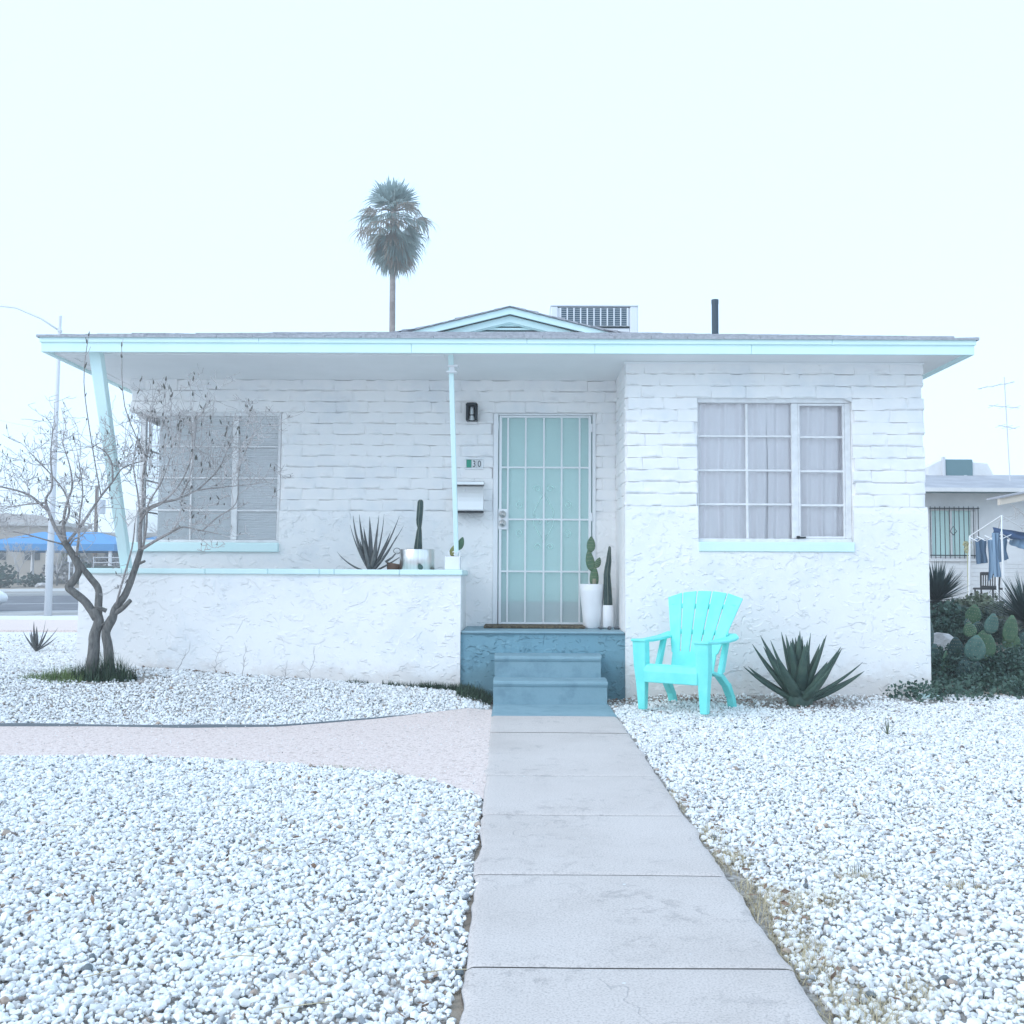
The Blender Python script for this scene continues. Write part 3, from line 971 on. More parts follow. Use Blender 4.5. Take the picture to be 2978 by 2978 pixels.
# ---- blocks
CH = (ZS - ZST) / 12.0
BL = .307
def block_mesh(seed, L, H):
    r2 = random.Random(seed)
    mb = MB()
    nu, nv = max(4, int(L / .016)), 8
    off = seed * 4.7
    amp = r2.uniform(.4, 1.2)
    def groove(x, k):        # how deep the joint is raked along the block: much of it is slurried flush
        return float(sstep(-.02, .36, mnoise.noise(Vector((x * 5.5, k * 3.1, off))) + .5 * mnoise.noise(Vector((x * 17, k, off + 9)))))
    def fn(u, v):
        x = (u - .5) * L
        z = (v - .5) * H
        y = -.0105
        gb, gt = groove(x, 1), groove(x, 2) * .75
        if v < .5: y += .026 * gb * (1 - float(sstep(0, .11, v)))
        else: y += .024 * gt * (1 - float(sstep(0, .09, 1 - v)))
        y -= .0025 * mnoise.noise(Vector((x * 7, z * 9, off))) * min(1, min(u, 1 - u) * 8)
        y += .012 * (1 - float(sstep(0, .010, min(u, 1 - u) * L))) * float(sstep(-.02, .3, mnoise.noise(Vector((z * 12, u * 7, off + 4)))))
        lipn = mnoise.noise(Vector((x * 11, 0, off + 2))) + .7 * mnoise.noise(Vector((x * 31, 0, off + 5)))
        lip = max(0.0, .12 + lipn) * amp * gb * 1.9
        if v < .34:
            t = 1 - v / .34
            y -= .014 * lip * math.sin(min(1, t * 1.15) * math.pi)
            z -= .010 * lip * t * t - .003 * gb * mnoise.noise(Vector((x * 19, 1, off)))
        if v > .8:
            z += (.003 * mnoise.noise(Vector((x * 14, 4, off))) - .0015) * gt * (v - .8) * 5
        return (x, y, z)
    # rows bunched towards the bed joints
    rows = [0, .035, .075, .12, .22, .35, .6, .85, .915, .955, 1]
    nv = len(rows) - 1
    for v_ in rows:
        for a_ in range(nu + 1):
            mb.v.append(fn(a_ / nu, v_))
    for b_ in range(nv):
        for a_ in range(nu):
            k_ = b_ * (nu + 1) + a_
            mb.f.append((k_, k_ + 1, k_ + nu + 2, k_ + nu + 1))
    # returns to the wall
    def ret(idx):
        o2 = len(mb.v)
        for k in idx:                    # own vertices, so that the face keeps its own shading at the edge
            mb.v.append(mb.v[k])
        n_ = len(idx)
        for k in idx:
            q = mb.v[k]
            mb.v.append((q[0], .034, q[2]))
        for k in range(n_ - 1):
            mb.f.append((o2 + k, o2 + n_ + k, o2 + n_ + k + 1, o2 + k + 1))
    w = nu + 1
    nfront = len(mb.f)
    ret(list(range(w))[::-1])
    ret([nv * w + a for a in range(w)])
    ret([b_ * w for b_ in range(nv + 1)])
    ret([b_ * w + nu for b_ in range(nv + 1)][::-1])
    me = mb.mesh("block", smooth=True)
    me.materials.append(M['block'])
    return me
BV = [block_mesh(11 + i, BL - .0003, CH - .0012) for i in range(18)]
_cut = {}
def cut_block(L):
    k = round(L, 2)
    if k not in _cut:
        _cut[k] = [block_mesh(100 + int(k * 100) + 7 * i, k, CH - .0012) for i in range(2)]
    return _cut[k]
def lay(parent, x0, x1, y, holes, axis='x'):
    rb = random.Random(int((x0 + 20) * 100))
    for c in range(12):
        z = ZST + (c + .5) * CH
        segs = [(x0, x1)]
        for h in holes:
            if h[2] < z < h[3]:
                ns = []
                for a, b_ in segs:
                    if h[1] <= a or h[0] >= b_:
                        ns.append((a, b_)); continue
                    if h[0] > a: ns.append((a, h[0]))
                    if h[1] < b_: ns.append((h[1], b_))
                segs = ns
        for a, b_ in segs:
            st = x0 + (c % 2) * BL / 2 - BL
            st += rb.uniform(-.02, .02)
            while st < b_:
                lo, hi = max(st, a), min(st + BL, b_)
                st += BL
                if hi - lo < .035:
                    continue
                full = hi - lo > BL - .02
                me_ = rb.choice(BV) if full else rb.choice(cut_block(hi - lo))
                sc = (1, 1, 1) if not full else ((hi - lo - .0003) / (BL - .0003) * rb.choice((1, 1)), 1, 1)
                cx = (lo + hi) / 2
                if axis == 'x':
                    piece(me_, "block", parent, (cx, y + rb.uniform(-.0005, .0005), z), (0, 0, 0), sc)
                else:
                    piece(me_, "block", parent, (y, cx, z), (0, 0, -math.pi / 2), sc)
lay(porch_wall, XL, XW, YR, [(XL - 1, LW[1] + .01, LW[2], LW[3] + .005), (DO[0], DO[1], DO[2] - 3, DO[3])])
lay(wing_wall, XW, XR, YF, [(RW[0] - .004, RW[1] + .004, RW[2], RW[3] + .005)])
lay(wing_wall, YF + .012, YR - .012, XW, [], 'y')

# ---- roof with fascia, soffit and gable vent
EX0, EX1, EY0 = -4.04, 3.79, 8.50
roof = None
mb = MB()
SL = .25
RX = (EX0 + EX1) / 2
ZE = 3.036
hw = (EX1 - EX0) / 2 + .03
ZR = ZE + hw * SL
YG = 11.34
yb2 = YB + .6
def rz(x, y):
    return min(ZE + (hw - abs(x - RX)) * SL, ZE + (y - EY0 + .03) * SL if y < YG else 99)
# shingle courses as overlapping strips: front hip, then the two side slopes
def course(p0, p1, p2, p3, th=.007):
    """strip with lower edge p0-p1 (raised) and upper edge p2-p3"""
    n = max(2, int((Vector(p1) - Vector(p0)).length / .30))
    for i in range(n):
        t0, t1 = i / n, (i + 1) / n
        a, b_ = Vector(p0).lerp(Vector(p1), t0), Vector(p0).lerp(Vector(p1), t1)
        d, c = Vector(p3).lerp(Vector(p2), t0), Vector(p3).lerp(Vector(p2), t1)
        wob = random.uniform(-.003, .011)
        up = Vector((0, 0, th + wob))
        ins = (b_ - a) * .008
        mb.add([a + up + ins, b_ + up - ins, c + Vector((0, 0, .003)), d + Vector((0, 0, .003)), a + ins - Vector((0, 0, .012)), b_ - ins - Vector((0, 0, .012))],
               [(0, 1, 2, 3), (4, 5, 1, 0), (5, 2, 1), (4, 0, 3)])
CW = .145
nfront = int((YG - EY0 + .03) / CW) + 1
for k in range(nfront):
    a0, a1 = k * CW, min((k + 1) * CW + .02, YG - EY0 + .03)
    if a1 <= a0: break
    y0, y1 = EY0 - .03 + a0, EY0 - .03 + a1
    z0, z1 = ZE + a0 * SL, ZE + a1 * SL
    course((RX - hw + a0, y0, z0), (RX + hw - a0, y0, z0), (RX + hw - a1, y1, z1), (RX - hw + a1, y1, z1))
k = 0
while k * CW < hw:
    a0, a1 = k * CW, min((k + 1) * CW + .02, hw)
    z0, z1 = ZE + a0 * SL, ZE + a1 * SL
    for s in (-1, 1):
        ya0 = EY0 - .03 + min(a0, YG - EY0 - .06 - .12) if a0 < YG - EY0 + .03 else YG - .15
        ya1 = EY0 - .03 + min(a1, YG - EY0 - .06 - .12) if a1 < YG - EY0 + .03 else YG - .15
        p0 = (RX + s * (hw - a0), ya0, z0); p1 = (RX + s * (hw - a0), yb2, z0)
        p2 = (RX + s * (hw - a1), yb2, z1); p3 = (RX + s * (hw - a1), ya1, z1)
        course(p0, p1, p2, p3)
    k += 1
roof = mb.build("roof", M['shingle'], house)
# gable
mb = MB()
gw = 1.45
mb.prism([(RX - gw, ZR - gw * SL - .06), (RX + gw, ZR - gw * SL - .06), (RX, ZR - .06)], 'y', YG + .02, YG + .10)
mb.build("gable_wall", M['stucco'], roof)
def rake(drop, th, y0, y1, name, m, w=None):
    for s in (-1, 1):
        mb = MB()
        w_ = w or gw + .1
        a = (RX, ZR - drop); b_ = (RX + s * w_, ZR - drop - w_ * SL)
        poly = [a, b_, (b_[0], b_[1] - th), (a[0], a[1] - th)]
        if s < 0: poly.reverse()
        mb.prism(poly, 'y', y0, y1)
        mb.build(name, m, roof)
rake(.012, .068, YG - .12, YG - .085, "rake_board", M['mint'])
rake(.088, .072, YG - .06, YG - .03, "rake_board", M['mint'])
rake(-.006, .014, YG - .135, YG + .05, "rake_shingle", M['shingle'], gw + .16)
# vent: shallow triangle with louvres
mb = MB()
mb.prism([(RX - .62, ZR - .30), (RX + .62, ZR - .30), (RX, ZR - .155)], 'y', YG + .006, YG + .018)
vent = mb.build("gable_vent", M['dark_void'], roof)
for zz, w_ in ((ZR - .185, .20), (ZR - .225, .38), (ZR - .268, .55)):
    mb = MB()
    mb.bbox(RX - w_, RX + w_, YG - .02, YG + .005, zz - .014, zz + .010, .003)
    mb.build("louvre", M['mint'], vent)
for s in (-1, 1):
    mb = MB()
    a = (RX, ZR - .145); b_ = (RX + s * .70, ZR - .145 - .70 * SL)
    poly = [a, b_, (b_[0], b_[1] - .028), (a[0], a[1] - .028)]
    if s < 0: poly.reverse()
    mb.prism(poly, 'y', YG - .04, YG + .004)
    mb.build("vent_trim", M['mint'], vent)
# soffit
mb = MB()
mb.box(EX0 + .02, EX1 - .02, EY0 + .03, 12.5, ZS, ZS + .02)
mb.box(EX0 + .02, XL + .05, 12.5, yb2 - .1, ZS, ZS + .02)
mb.box(XR - .05, EX1 - .02, 12.5, yb2 - .1, ZS, ZS + .02)
soff = mb.build("soffit", M['soffit'], house)
mb = MB()
mb.bbox(EX0 + .03, -.66, EY0 + .19, EY0 + .33, ZS - .012, ZS + .001, .003)
mb.build("soffit_board", M['soffit'], soff)
mb = MB()
mb.bbox(EX0 + .03, EX0 + .12, EY0 + .34, 12.4, ZS - .010, ZS + .001, .003)
mb.build("soffit_board", M['soffit'], soff)
# fascia: lower board in lengths, upper strip proud of it
ZF0, ZF1, ZF2 = 2.905, 2.984, ZE + .002
cuts = [EX0, -.92, .62, 1.93, EX1]
for a, b_ in zip(cuts[:-1], cuts[1:]):
    mb = MB()
    j = random.uniform(-.002, .002)
    mb.bbox(a + .0012, b_ - .0012, EY0 + j, EY0 + .03, ZF0, ZF1 + .01, .002)
    mb.build("fascia_board", M['mint'], house)
cuts = [EX0, -2.2, .05, 2.6, EX1]
for a, b_ in zip(cuts[:-1], cuts[1:]):
    mb = MB()
    mb.bbox(a + .001 - .01 * (a == EX0), b_ - .001 + .01 * (b_ == EX1), EY0 - .014, EY0 + .028, ZF1, ZF2, .003)
    mb.build("fascia_strip", M['mint'], house)
for s, x in ((-1, EX0), (1, EX1)):
    mb = MB()
    lo, hi = (x, x + .03) if s < 0 else (x - .03, x)
    mb.bbox(lo, hi, EY0 + .031, yb2, ZF0, ZF1 + .01, .002)
    mb.build("fascia_board", M['mint'], house)
    mb = MB()
    lo, hi = (x - .014, x + .028) if s < 0 else (x - .028, x + .014)
    mb.bbox(lo, hi, EY0 + .029, yb2, ZF1, ZF2, .003)
    mb.build("fascia_strip", M['mint'], house)
# crown trim where the wing meets the soffit
mb = MB()
mb.bbox(XW - .016, XR + .012, YF - .016, YF + .01, ZS - .020, ZS - .001, .003)
mb.build("wall_trim", M['soffit'], house)

# ---- posts
def leaning_post(name, p0, p1, w0, w1, bracket=False):
    mb = MB()
    p0, p1 = Vector(p0), Vector(p1)
    vs_ = []
    for p, w in ((p0, w0), (p1, w1)):
        vs_ += [(p.x - w / 2, p.y - w / 2, p.z), (p.x + w / 2, p.y - w / 2, p.z), (p.x + w / 2, p.y + w / 2, p.z), (p.x - w / 2, p.y + w / 2, p.z)]
    mb.add(vs_, [(0, 3, 2, 1), (4, 5, 6, 7), (0, 1, 5, 4), (1, 2, 6, 5), (2, 3, 7, 6), (3, 0, 4, 7)])
    o = mb.build(name, M['mint'], house)
    bv = o.modifiers.new("bevel", 'BEVEL'); bv.width = .006; bv.segments = 2
    return o
leaning_post("porch_post", (-3.478, 9.06, 1.08), (-3.640, 8.66, ZS + .01), .082, .098)
cp = leaning_post("porch_post", (-.560, 9.13, 1.08), (-.603, 8.72, ZS + .01), .040, .044)
mb = MB()
for zz, dx in ((2.838, .010), (2.786, 0)):
    mb.bbox(-.640 + dx, -.548 + dx, 8.69, 8.80, zz - .007, zz + .007, .003)
mb.box(-.61, -.57, 8.71, 8.78, 2.786, 2.838)
mb.build("bracket", M['white_metal'], cp)

# ---- low stucco wall with mint cap, a planting trough behind it
mb = MB()
LX0, LX1 = -3.86, -.515
stucco_panel(mb, LX0, LX1, YF, -.15, 1.046, [])
mb.box(LX0 + .002, LX1 - .002, YF + .012, YF + .14, -.15, 1.044)
mb.box(LX0 + .003, LX1 - .003, YF + .36, YF + .42, -.15, 1.044)
mb.box(LX1 - .14, LX1 - .001, YF + .14, YR, .2, 1.043)
mb.box(LX0 + .001, LX0 + .14, YF + .14, YR + .05, -.15, 1.043)
low = mb.build("low_wall", M['stucco'], house)
bx = [LX0 - .014, -3.48, -2.75, -2.2, -1.75, -1.62, -1.05, LX1 + .016]
for a, b_ in zip(bx[:-1], bx[1:]):
    mb = MB()
    mb.bbox(a + .001, b_ - .001, YF - .022, YF + .15, 1.045, 1.092 + random.uniform(-.0015, .0015), .006)
    mb.build("cap", M['mint'], low)
mb = MB(); mb.bbox(LX1 - .15, LX1 + .016, YF + .152, YR - .02, 1.044, 1.090, .006); mb.build("cap", M['mint'], low)
mb = MB(); mb.bbox(LX0 - .014, LX0 + .15, YF + .152, YR + .06, 1.044, 1.090, .006); mb.build("cap", M['mint'], low)
mb = MB(); mb.bbox(LX0 + .152, LX1 - .152, YF + .352, YF + .44, 1.044, 1.088, .006); mb.build("cap", M['mint'], low)
mb = MB()
mb.box(LX0 + .14, LX1 - .14, YF + .138, YF + .362, .9, 1.062)
mb.build("trough_soil", M['soil'], low)

# ---- porch slab and steps
mb = MB()
mb.box(LX0 + .14, XW + .001, YF + .055, YR + .02, -.1, .548)
mb.box(LX1 - .001, XW + .001, YF + .032, YF + .056, -.1, .535)
porch = mb.build("porch_block", M['steps_rough'], house)
mb = MB(); mb.bbox(LX1 + .001, XW - .013, YF + .010, YR - .014, .5355, .560, .010); mb.build("porch_floor", M['steps'], porch)
mb = MB(); mb.bbox(LX0 + .15, LX1 - .15, YF + .44, YR - .014, .5495, .556, .004); mb.build("porch_floor", M['steps'], porch)
def step(x0, x1, y0, y1, z0, z1):
    """rounded nosing, slightly battered riser, uneven edges"""
    mb = MB()
    prof = [(y0 + .012, z0), (y0 + .010, z1 - .05), (y0 + .002, z1 - .038), (y0 - .003, z1 - .024), (y0, z1 - .010), (y0 + .012, z1 - .002),
            (y0 + .04, z1), (y0 + .15, z1 + .004), (y1, z1 + .006)]
    n = 30
    for i in range(n + 1):
        t = i / n
        for k, (y, z) in enumerate(prof):
            x = lerp(x0, x1, t)
            d = .003 * mnoise.noise(Vector((x * 4, z * 6, y)))
            if i in (0, n):
                x += (.012 * mnoise.noise(Vector((0, z * 12, y * 9 + i)))) + (.008 if i == 0 else -.008)
            mb.v.append((x, y + d, z + d * .6))
    m_ = len(prof)
    for i in range(n):
        for k in range(m_ - 1):
            a = i * m_ + k
            mb.f.append((a, a + m_, a + m_ + 1, a + 1))
    for i, rev in ((0, False), (n, True)):
        o2 = len(mb.v)
        mb.v.append((mb.v[i * m_][0], y1, z0))
        f = [i * m_ + k for k in range(m_)] + [o2]
        mb.f.append(tuple(f if rev is False else f[::-1]))
    return mb.build("step", M['steps'], porch)
step(-.220, .700, 8.710, YF + .04, -.05, .368)
step(-.222, .728, 8.438, 8.73, -.05, .186)

# ---- windows
def muntin_box(x0, x1, z0, z1, y, parent, m=None, name="muntin", d=.012):
    mb = MB(); mb.bbox(x0, x1, y - d, y + d, z0, z1, .003); return mb.build(name, m or M['frame'], parent)
def glaze(parent, xs, zs, y):
    for i in range(len(xs) - 1):
        for j in range(len(zs) - 1):
            mb = MB()
            x0, x1, z0, z1 = xs[i], xs[i + 1], zs[j], zs[j + 1]
            t = random.uniform(-.0025, .0025); t2 = random.uniform(-.0025, .0025)
            mb.add([(x0, y + t, z0), (x1, y - t, z0), (x1, y - t + t2, z1), (x0, y + t + t2, z1)], [(0, 1, 2, 3)])
            mb.build("pane", M['glass'], parent)
# right-hand window
mb = MB()
x0, x1, z0, z1 = RW
yw = YF + .055
mb.bbox(x0 + .002, x1 - .002, yw - .03, yw + .03, z1 - .052, z1 - .002, .004)
mb.bbox(x0 + .002, x0 + .012, yw - .03, yw + .03, z0 + .035, z1 - .054, .003)
mb.bbox(x1 - .052, x1 - .002, yw - .03, yw + .03, z0 + .035, z1 - .054, .004)
mb.bbox(x0 + .002, x1 - .002, yw - .034, yw + .03, z0 + .002, z0 + .034, .004)
mb.bbox(2.388, 2.446, yw - .022, yw + .02, z0 + .036, z1 - .054, .004)
win_r = mb.build("window", M['frame'], house)
tag(win_r, "white steel casement window with a pinkish curtain in the wing wall")
mb = MB(); mb.bbox(x0, x1 + .004, YF - .030, YF + .055, 1.262, z0 + .002, .006)
mb.build("sill", M['mint'], win_r)
zs_ = [1.381, 1.680, 1.980, 2.283, 2.572]
for z in zs_[1:-1]:
    muntin_box(x0 + .012, 2.388, z - .009, z + .009, yw, win_r)
    muntin_box(2.446, x1 - .052, z - .010 - .006, z + .010 - .006, yw - .004, win_r)
muntin_box(1.986, 2.008, zs_[0], zs_[-1], yw - .001, win_r)
mb = MB()
mb.bbox(2.446, 2.462, yw - .024, yw + .01, z0 + .05, z1 - .06, .003); mb.bbox(2.838, x1 - .053, yw - .024, yw + .01, z0 + .05, z1 - .06, .003)
mb.bbox(2.446, x1 - .053, yw - .0235, yw + .009, z0 + .036, z0 + .056, .003); mb.bbox(2.446, x1 - .053, yw - .0235, yw + .009, z1 - .075, z1 - .055, .003)
mb.build("casement_sash", M['frame'], win_r)
mb = MB()
mb.bbox(2.425, 2.50, yw - .045, yw - .025, z0 + .040, z0 + .052, .003); mb.bbox(2.42, 2.445, yw - .05, yw - .025, z0 + .036, z0 + .058, .003)
mb.build("latch", M['black'], win_r)
glaze(win_r, [x0 + .01, 1.997, 2.39], zs_, yw + .004)
glaze(win_r, [2.446, 2.85], zs_, yw)
# loose torn corner flashing at the top right
mb = MB()
mb.add([(x1 - .075, YF - .004, z1 - .012), (x1 + .004, YF - .02, z1 - .002), (x1 + .002, YF - .016, z1 - .05), (x1 - .03, YF - .01, z1 - .035)], [(0, 1, 2, 3)])
mb.add([(x1 - .075, YF + .02, z1 - .012), (x1 + .004, YF - .004, z1 - .002), (x1 + .002, YF - .004, z1 - .05)], [(0, 1, 2)])
mb.build("flashing", M['frame'], win_r)
# curtains: two gathered panels
def curtain(xa, xb, zt, zb, y, seed, parent, name="curtain", m=None):
    r2 = random.Random(seed)
    ph = [r2.uniform(0, 6.28) for _ in range(6)]
    mb = MB()
    def fn(u, v):
        x = lerp(xa, xb, u)
        z = lerp(zb, zt, v)
        w = (1 - v) * .35 + .65
        xx = x * (1 + .01 * (1 - v))
        f = .015 * math.sin(xx * 46 + ph[0] + 1.3 * math.sin(xx * 9 + ph[1])) + .007 * math.sin(xx * 88 + ph[2] + math.sin(xx * 14)) + .010 * math.sin(xx * 17 + ph[3])
        f *= w
        sag = .004 * math.sin(v * 6 + x * 8)
        return (x + sag, y + f, z)
    mb.grid(fn, 150, 10)
    o = mb.build(name, m or M['curtain'], parent, smooth=True)
    return o
curtain(x0 + .0, 2.20, 2.60, 1.30, YF + .100, 3, win_r)
curtain(2.19, x1 + .02, 2.60, 1.30, YF + .106, 8, win_r)
mb = MB(); mb.tube([(x0 - .02, YF + .24, 2.585), (x1 + .02, YF + .24, 2.585)], .008, 8); mb.build("curtain_rod", M['frame'], win_r)
mb = MB(); mb.box(x0 - .05, x1 + .05, YF + .34, YF + .36, 1.2, 2.75); mb.build("room_partition", M['room'], win_r)

# left-hand corner window
x0, x1, z0, z1 = LW
yw = YR + .045
mb = MB()
mb.bbox(x0 + .002, x0 + .052, yw - .028, yw + .028, z0 + .030, z1 - .048, .004)
mb.bbox(x0 + .002, x1 - .002, yw - .03, yw + .03, z1 - .046, z1 - .002, .004)
mb.bbox(x0 + .002, x1 - .002, yw - .034, yw + .03, z0 + .002, z0 + .028, .004)
mb.bbox(x1 - .030, x1 - .002, yw - .03, yw + .03, z0 + .029, z1 - .047, .004)
mb.bbox(-2.800, -2.742, yw - .024, yw + .02, z0 + .030, z1 - .048, .004)
win_l = mb.build("window", M['frame'], house)
tag(win_l, "white corner window with closed blinds behind the bare tree")
mb = MB(); mb.bbox(-3.82, x1 + .004, YR - .045, YR + .05, 1.257, z0 + .001, .006)
mb.bbox(-3.82, -3.70, YR + .051, LSW[1] + .02, 1.258, z0, .006)
mb.build("sill", M['mint'], win_l)
zs_ = [1.374, 1.660, 1.976, 2.283, 2.577]
for z in zs_[1:-1]:
    muntin_box(x0 + .052, -2.80, z - .008, z + .008, yw, win_l)
    muntin_box(-2.742, x1 - .030, z - .009, z + .009, yw - .004, win_l)
muntin_box(-3.207, -3.190, zs_[0], zs_[-1], yw - .001, win_l)
glaze(win_l, [x0 + .05, -3.198, -2.80], zs_, yw + .004)
glaze(win_l, [-2.742, x1 - .028], zs_, yw)
mb = MB()
mb.bbox(XL + .03, XL + .08, LSW[0], LSW[1], z1 - .05, z1 - .002, .004)
mb.bbox(XL + .03, XL + .08, LSW[0], LSW[1], z0 + .002, z0 + .04, .004)
mb.bbox(XL + .03, XL + .08, LSW[1] - .05, LSW[1], z0 + .041, z1 - .051, .004)
for z in zs_[1:-1]:
    mb.bbox(XL + .045, XL + .065, LSW[0], LSW[1] - .05, z - .008, z + .008, .003)
mb.build("side_frame", M['frame'], win_l)
for j in range(4):
    mb = MB()
    mb.add([(XL + .05, LSW[0], zs_[j]), (XL + .05, LSW[1] - .05, zs_[j]), (XL + .05, LSW[1] - .05, zs_[j + 1]), (XL + .05, LSW[0], zs_[j + 1])], [(0, 1, 2, 3)])
    mb.build("pane", M['glass'], win_l)
def blinds(xa, xb, y, zt, zb, parent):
    mb = MB()
    n = int((zt - zb) / .0235)
    for i in range(n):
        z = zt - .03 - i * .0235
        j = random.uniform(-.0015, .0015)
        a = .0118
        mb.add([(xa, y + .003, z + a + j), (xb, y + .003, z + a - j), (xb, y - .003, z - a - j), (xa, y - .003, z - a + j), (xa, y - .002, z), (xb, y - .002, z)],
               [(0, 1, 5, 4), (4, 5, 2, 3)])
    mb.box(xa, xb, y - .012, y + .018, zt - .022, zt)
    return mb.build("blind", M['blind'], parent)
blinds(-3.525, -2.81, YR + .066, 2.60, 1.36, win_l)
blinds(-2.765, -2.335, YR + .066, 2.60, 1.36, win_l)

# ---- security door
x0, x1, z0, z1 = DO
door = thing("security_door", "mint front door behind a white barred security screen door", "door", (.23, YR, .56))
door.parent = house
door.location = (.23, 0, .56)
del door["category"]; 
ORG["security_door"] = (.23, YR, .56)
yd = YR - .005
mb = MB()
mb.bbox(x0 + .001, x0 + .048, yd - .022, yd + .06, z0 + .004, z1 - .001, .004)
mb.bbox(x1 - .034, x1 - .001, yd - .022, yd + .06, z0 + .004, z1 - .001, .004)
mb.bbox(x0 + .049, x1 - .035, yd - .021, yd + .06, z1 - .020, z1 - .002, .004)
mb.build("door_frame", M['white_metal'], door)
mb = MB()
mb.bbox(x0 + .058, x0 + .083, yd - .03, yd + .004, z0 + .02, z1 - .026, .003)
mb.bbox(x1 - .072, x1 - .046, yd - .03, yd + .004, z0 + .02, z1 - .026, .003)
mb.bbox(x0 + .084, x1 - .073, yd - .03, yd + .004, z1 - .044, z1 - .026, .003)
mb.bbox(x0 + .084, x1 - .073, yd - .03, yd + .004, z0 + .02, z0 + .050, .003)
gate = mb.build("gate_frame", M['white_metal'], door)
BARS = [-.120, .050, .226, .397, .570]
for x in BARS:
    mb = MB(); mb.bbox(x - .0085, x + .0085, yd - .028, yd - .010, z0 + .045, z1 - .04, .002); mb.build("bar", M['white_metal'], gate)
for z in (2.085, 1.583, 1.084):
    mb = MB(); mb.bbox(x0 + .08 if z != 1.583 else -.121, x1 - .070, yd - .0265, yd - .0115, z - .0085, z + .0085, .002); mb.build("bar", M['white_metal'], gate)
mb = MB(); mb.bbox(x0 + .052, -.118, yd - .036, yd + .006, 1.485, 1.682, .003); lockbox = mb.build("lock_plate", M['white_metal'], gate)
for z in (1.630, 1.544):
    mb = MB()
    mb.lathe([(0, .050), (.008, .050), (.010, .044), (.012, .036), (.024, .032), (.033, .024), (.036, .012), (.036, 0)], 24)
    mb.v = [(-.170 + a, yd - .036 - c, z + b_) for a, b_, c in mb.v]
    mb.build("lock_knob", M['chrome'], lockbox, smooth=True)
for z in (2.47, 1.61, .78):
    mb = MB(); mb.tube([(x1 - .040, yd - .026, z - .04), (x1 - .040, yd - .026, z + .04)], .009, 10); mb.build("hinge", M['white_metal'], gate)
mb = MB(); mb.add([(x0 + .08, yd - .004, z0 + .045), (x1 - .07, yd - .004, z0 + .045), (x1 - .07, yd - .004, z1 - .04), (x0 + .08, yd - .004, z1 - .04)], [(0, 1, 2, 3)])
mb.build("mesh_screen", M['screen'], gate)
# scrollwork behind the mesh
def spiral(cx, cz, r0, turns, a0, sgn):
    pts = []
    for i in range(24):
        t = i / 23
        r_ = r0 * (1 - .78 * t)
        a = a0 + sgn * turns * 2 * math.pi * t
        pts.append((cx + r_ * math.cos(a), yd - .008, cz + r_ * math.sin(a)))
    return pts
mb = MB()
for s in (-1, 1):
    mx = .226
    mb.tube(spiral(mx + s * .062, 1.880, .036, 1.1, math.pi / 2 - s * 1.57, s), .004, 5)
    mb.tube(spiral(mx + s * .062, 1.320, .036, 1.1, -math.pi / 2 + s * -1.57 + math.pi * 0, -s), .004, 5)
    mb.tube(spiral(mx + s * .230, 1.722, .038, 1.1, math.pi / 2, -s), .004, 5)
    mb.tube(spiral(mx + s * .230, 1.456, .038, 1.1, -math.pi / 2, s), .004, 5)
    mb.tube([(mx + s * .003, yd - .008, 1.368), (mx + s * .05, yd - .008, 1.45), (mx + s * .09, yd - .008, 1.53), (mx + s * .098, yd - .008, 1.58), (mx + s * .075, yd - .008, 1.60),
             (mx + s * .04, yd - .008, 1.592), (mx + s * .022, yd - .008, 1.565), (mx + s * .03, yd - .008, 1.545), (mx + s * .05, yd - .008, 1.553)], .004, 5)
    mb.tube([(mx + s * .003, yd - .008, 1.84), (mx + s * .05, yd - .008, 1.75), (mx + s * .095, yd - .008, 1.66), (mx + s * .09, yd - .008, 1.61)], .004, 5)
mb.build("scrollwork", M['door_mint'], gate, smooth=True)
mb = MB(); mb.bbox(x0 + .05, x1 - .036, yd + .055, yd + .095, .795, z1 - .02, .003); leaf = mb.build("door_leaf", M['door_mint'], door)
mb = MB(); mb.bbox(x0 + .05, x1 - .036, yd + .050, yd + .095, z0 + .006, .794, .003); mb.build("kick_plate", M['door_kick'], leaf)
mb = MB(); mb.bbox(x0 + .05, x1 - .036, yd - .034, yd + .049, z0 + .002, z0 + .014, .003); mb.build("threshold", M['black'], door)
# dark gap down both sides of the door frame
# ---- roof-top things
ac = thing("rooftop_cooler", "pale grey rooftop air conditioner with dark louvred grille behind the gable", "air conditioner", (1.0, 12.8, 3.7))
ax0, ax1, ay0, az1 = .36, 1.42, 12.3, 4.33
def rzz(x): return ZE + (hw - abs(x - RX)) * SL
mb = MB(); mb.bbox(ax0 + .09, ax1 - .10, ay0, ay0 + .95, 3.6, az1 - .03, .01); mb.build("cabinet", M['ac'], ac)
mb = MB(); mb.bbox(ax0, ax0 + .089, ay0 - .012, ay0 + .96, 3.62, az1 - .02, .012); mb.bbox(ax1 - .099, ax1, ay0 - .012, ay0 + .96, 3.62, az1 - .02, .012)
mb.build("corner_post", M['ac'], ac)
mb = MB(); mb.bbox(ax0 - .005, ax1 + .005, ay0 - .02, ay0 + .97, az1 - .019, az1, .006); mb.build("lid", M['ac'], ac)
mb = MB(); mb.box(ax0 + .11, ax1 - .12, ay0 - .004, ay0 - .001, 4.075, az1 - .04); grille = mb.build("grille", M['ac_fin'], ac)
for i in range(11):
    xx = lerp(ax0 + .12, ax1 - .13, i / 10)
    mb = MB(); mb.bbox(xx - .008, xx + .008, ay0 - .012, ay0 - .0045, 4.07, az1 - .035, .002); mb.build("grille_bar", M['ac'], grille)
mb = MB()
